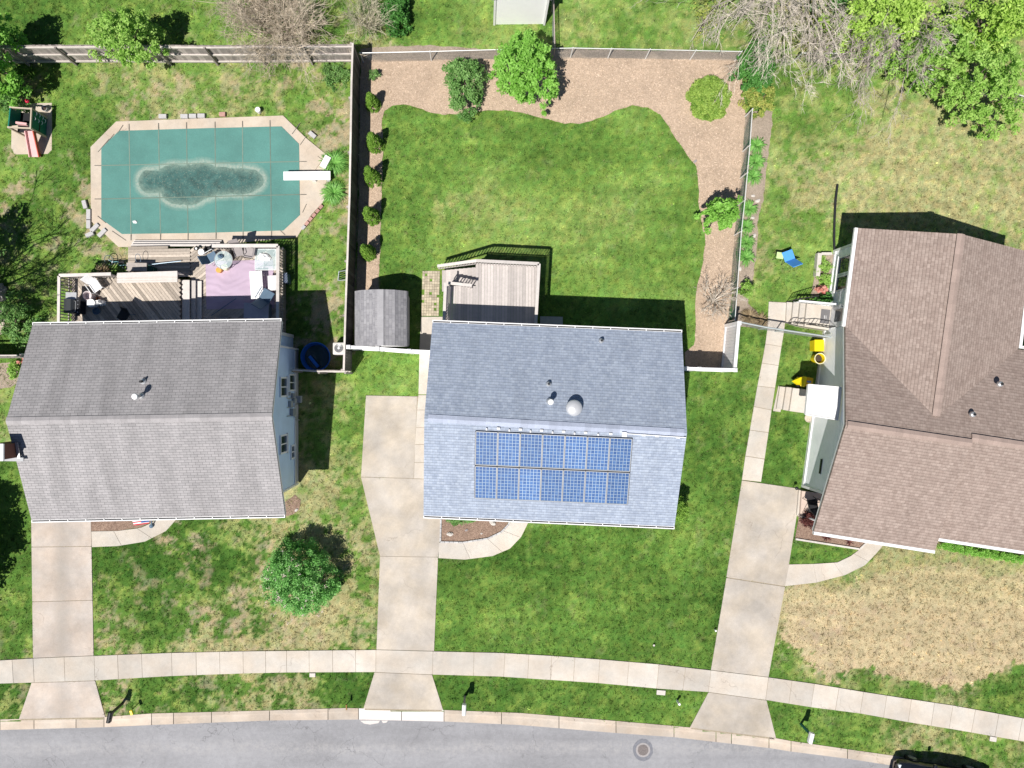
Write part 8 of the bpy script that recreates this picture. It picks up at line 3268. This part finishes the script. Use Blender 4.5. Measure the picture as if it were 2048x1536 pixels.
for i in range(10):
    p = qa[0].lerp(qa[1], 0.15 + 0.18 * (i % 5)).lerp(qa[3].lerp(qa[2], 0.15 + 0.18 * (i % 5)), 0.3 + 0.4 * (i // 5)) + Vector((0, 0, 0.025))
    mb = MB()
    vs = [p] + [p + Vector((math.cos(a + 1.57) * r2, math.sin(a + 1.57) * r2, 0)) for a, r2 in [(k * math.pi / 5, 0.03 if k % 2 == 0 else 0.013) for k in range(10)]]
    mb.add(vs, [(0, 1 + k, 1 + (k + 1) % 10) for k in range(10)], 0.5)
    mb.build('star', m_whitep, ct)
mb = MB()
mb.tube([W(303, 1037, 0.6), W(303, 1052, 0.15)], 0.03, 6, 0.5)
mb.lathe(tuple(W(303, 1052, 0.1)), [(0.1, 0), (0.1, 0.05), (0.04, 0.09)], 14, 0.5)
single(mb, 'garden_spinner', m_bluegrey, 'blue garden spinner beside the bunting', 'garden ornament')
# trees' green hose-like line and fence-side oddments
crumple('dark crumpled tarp in the grass at the left edge', 4, 585, 0, 0.25, 0.45, 0.5, m_greyp, 'tarp', 'tarp', 9)
mb = MB()
mb.prism([W2(-10, 612), W2(8, 615), W2(12, 640), W2(6, 668), W2(-10, 672)], 0, 0.06, 0.4)
struct(mb, 'stone_path', m_cope, 'pale stone path end at the left edge', 'path')

# ================================================================== parked car, bottom right
def car(label, cx, cy, rz):
    t = thing('parked_car', label, 'car')
    mpaint, nt, b = newmat('black_car_paint')
    b.inputs['Base Color'].default_value = (0.012, 0.014, 0.02, 1)
    b.inputs['Roughness'].default_value = 0.22
    b.inputs['Coat Weight'].default_value = 0.6
    # stations along x (length 4.8), half widths and heights
    L = 4.8
    st = [(-2.40, .62, .35, .62), (-2.32, .82, .28, .80), (-1.9, .90, .25, .90), (-1.0, .92, .22, .97), (0, .93, .22, .99), (1.2, .92, .22, 1.0), (2.0, .90, .25, .98), (2.33, .82, .3, .9), (2.40, .7, .4, .75)]
    vs, fs = [], []
    for x, hw_, zb, zt in st:
        prof_ = [(-hw_ * 0.9, zb), (-hw_, zb + 0.2), (-hw_, zt - 0.18), (-hw_ * 0.88, zt), (0, zt + 0.04), (hw_ * 0.88, zt), (hw_, zt - 0.18), (hw_, zb + 0.2), (hw_ * 0.9, zb)]
        vs += [(x, y, z) for y, z in prof_]
    n = 9
    for i in range(len(st) - 1):
        for k in range(n):
            k2 = (k + 1) % n
            fs.append((i * n + k, i * n + k2, (i + 1) * n + k2, (i + 1) * n + k))
    fs.append(tuple(range(n))[::-1])
    fs.append(tuple((len(st) - 1) * n + k for k in range(n)))
    mb = MB()
    mb.add(vs, fs, 0.5)
    mb.build('body', mpaint, t, smooth=True)
    cab = [(-1.15, .84, .98), (-0.45, .70, 1.44), (0.9, .70, 1.46), (1.75, .82, 1.0)]
    mb = MB()
    vs = [(x, -w_, z) for x, w_, z in cab] + [(x, w_, z) for x, w_, z in cab]
    vs += [(-1.15, 0, 0.9), (1.75, 0, 0.9)]
    mb.add(vs, [(0, 1, 5, 4), (1, 2, 6, 5), (2, 3, 7, 6), (0, 3, 2, 1), (4, 5, 6, 7), (0, 4, 8), (3, 9, 7), (0, 8, 9, 3), (4, 7, 9, 8)], 0.5)
    mb.build('window_glass', m_pane, t)
    mb = MB()
    mb.box((0.22, 0, 1.47), (1.35, 1.36, 0.05))
    mb.build('roof_panel', mpaint, t, bevel=0.02)
    for x in (-1.5, 1.45):
        for y in (-0.86, 0.86):
            mb = MB()
            mb.tube([(x, y - 0.11, 0.33), (x, y + 0.11, 0.33)], 0.33, 20, 0.5)
            wh = mb.build('wheel', m_black, t)
            mb = MB()
            mb.tube([(x, y - 0.115, 0.33), (x, y + 0.115, 0.33)], 0.2, 16, 0.5)
            mb.build('rim', m_metal, wh)
    for y in (-0.62, 0.62):
        mb = MB()
        mb.box((-2.2, y, 0.74), (0.34, 0.26, 0.14), R(20) if y > 0 else R(-20))
        mb.build('headlight', mat('headlight_glass', (0.6, 0.65, 0.7), 0.15), t, bevel=0.03)
    for y in (-1.0, 1.0):
        mb = MB()
        mb.box((-0.8, y, 1.02), (0.14, 0.2, 0.14))
        mb.build('mirror', mpaint, t, bevel=0.03)
    return place(t, (cx, cy, ZR), rz)


p = W(1893, 1566, 0.8)
car('black car parked at the kerb in the bottom right corner', p.x, p.y - 0.28, math.radians(-10))
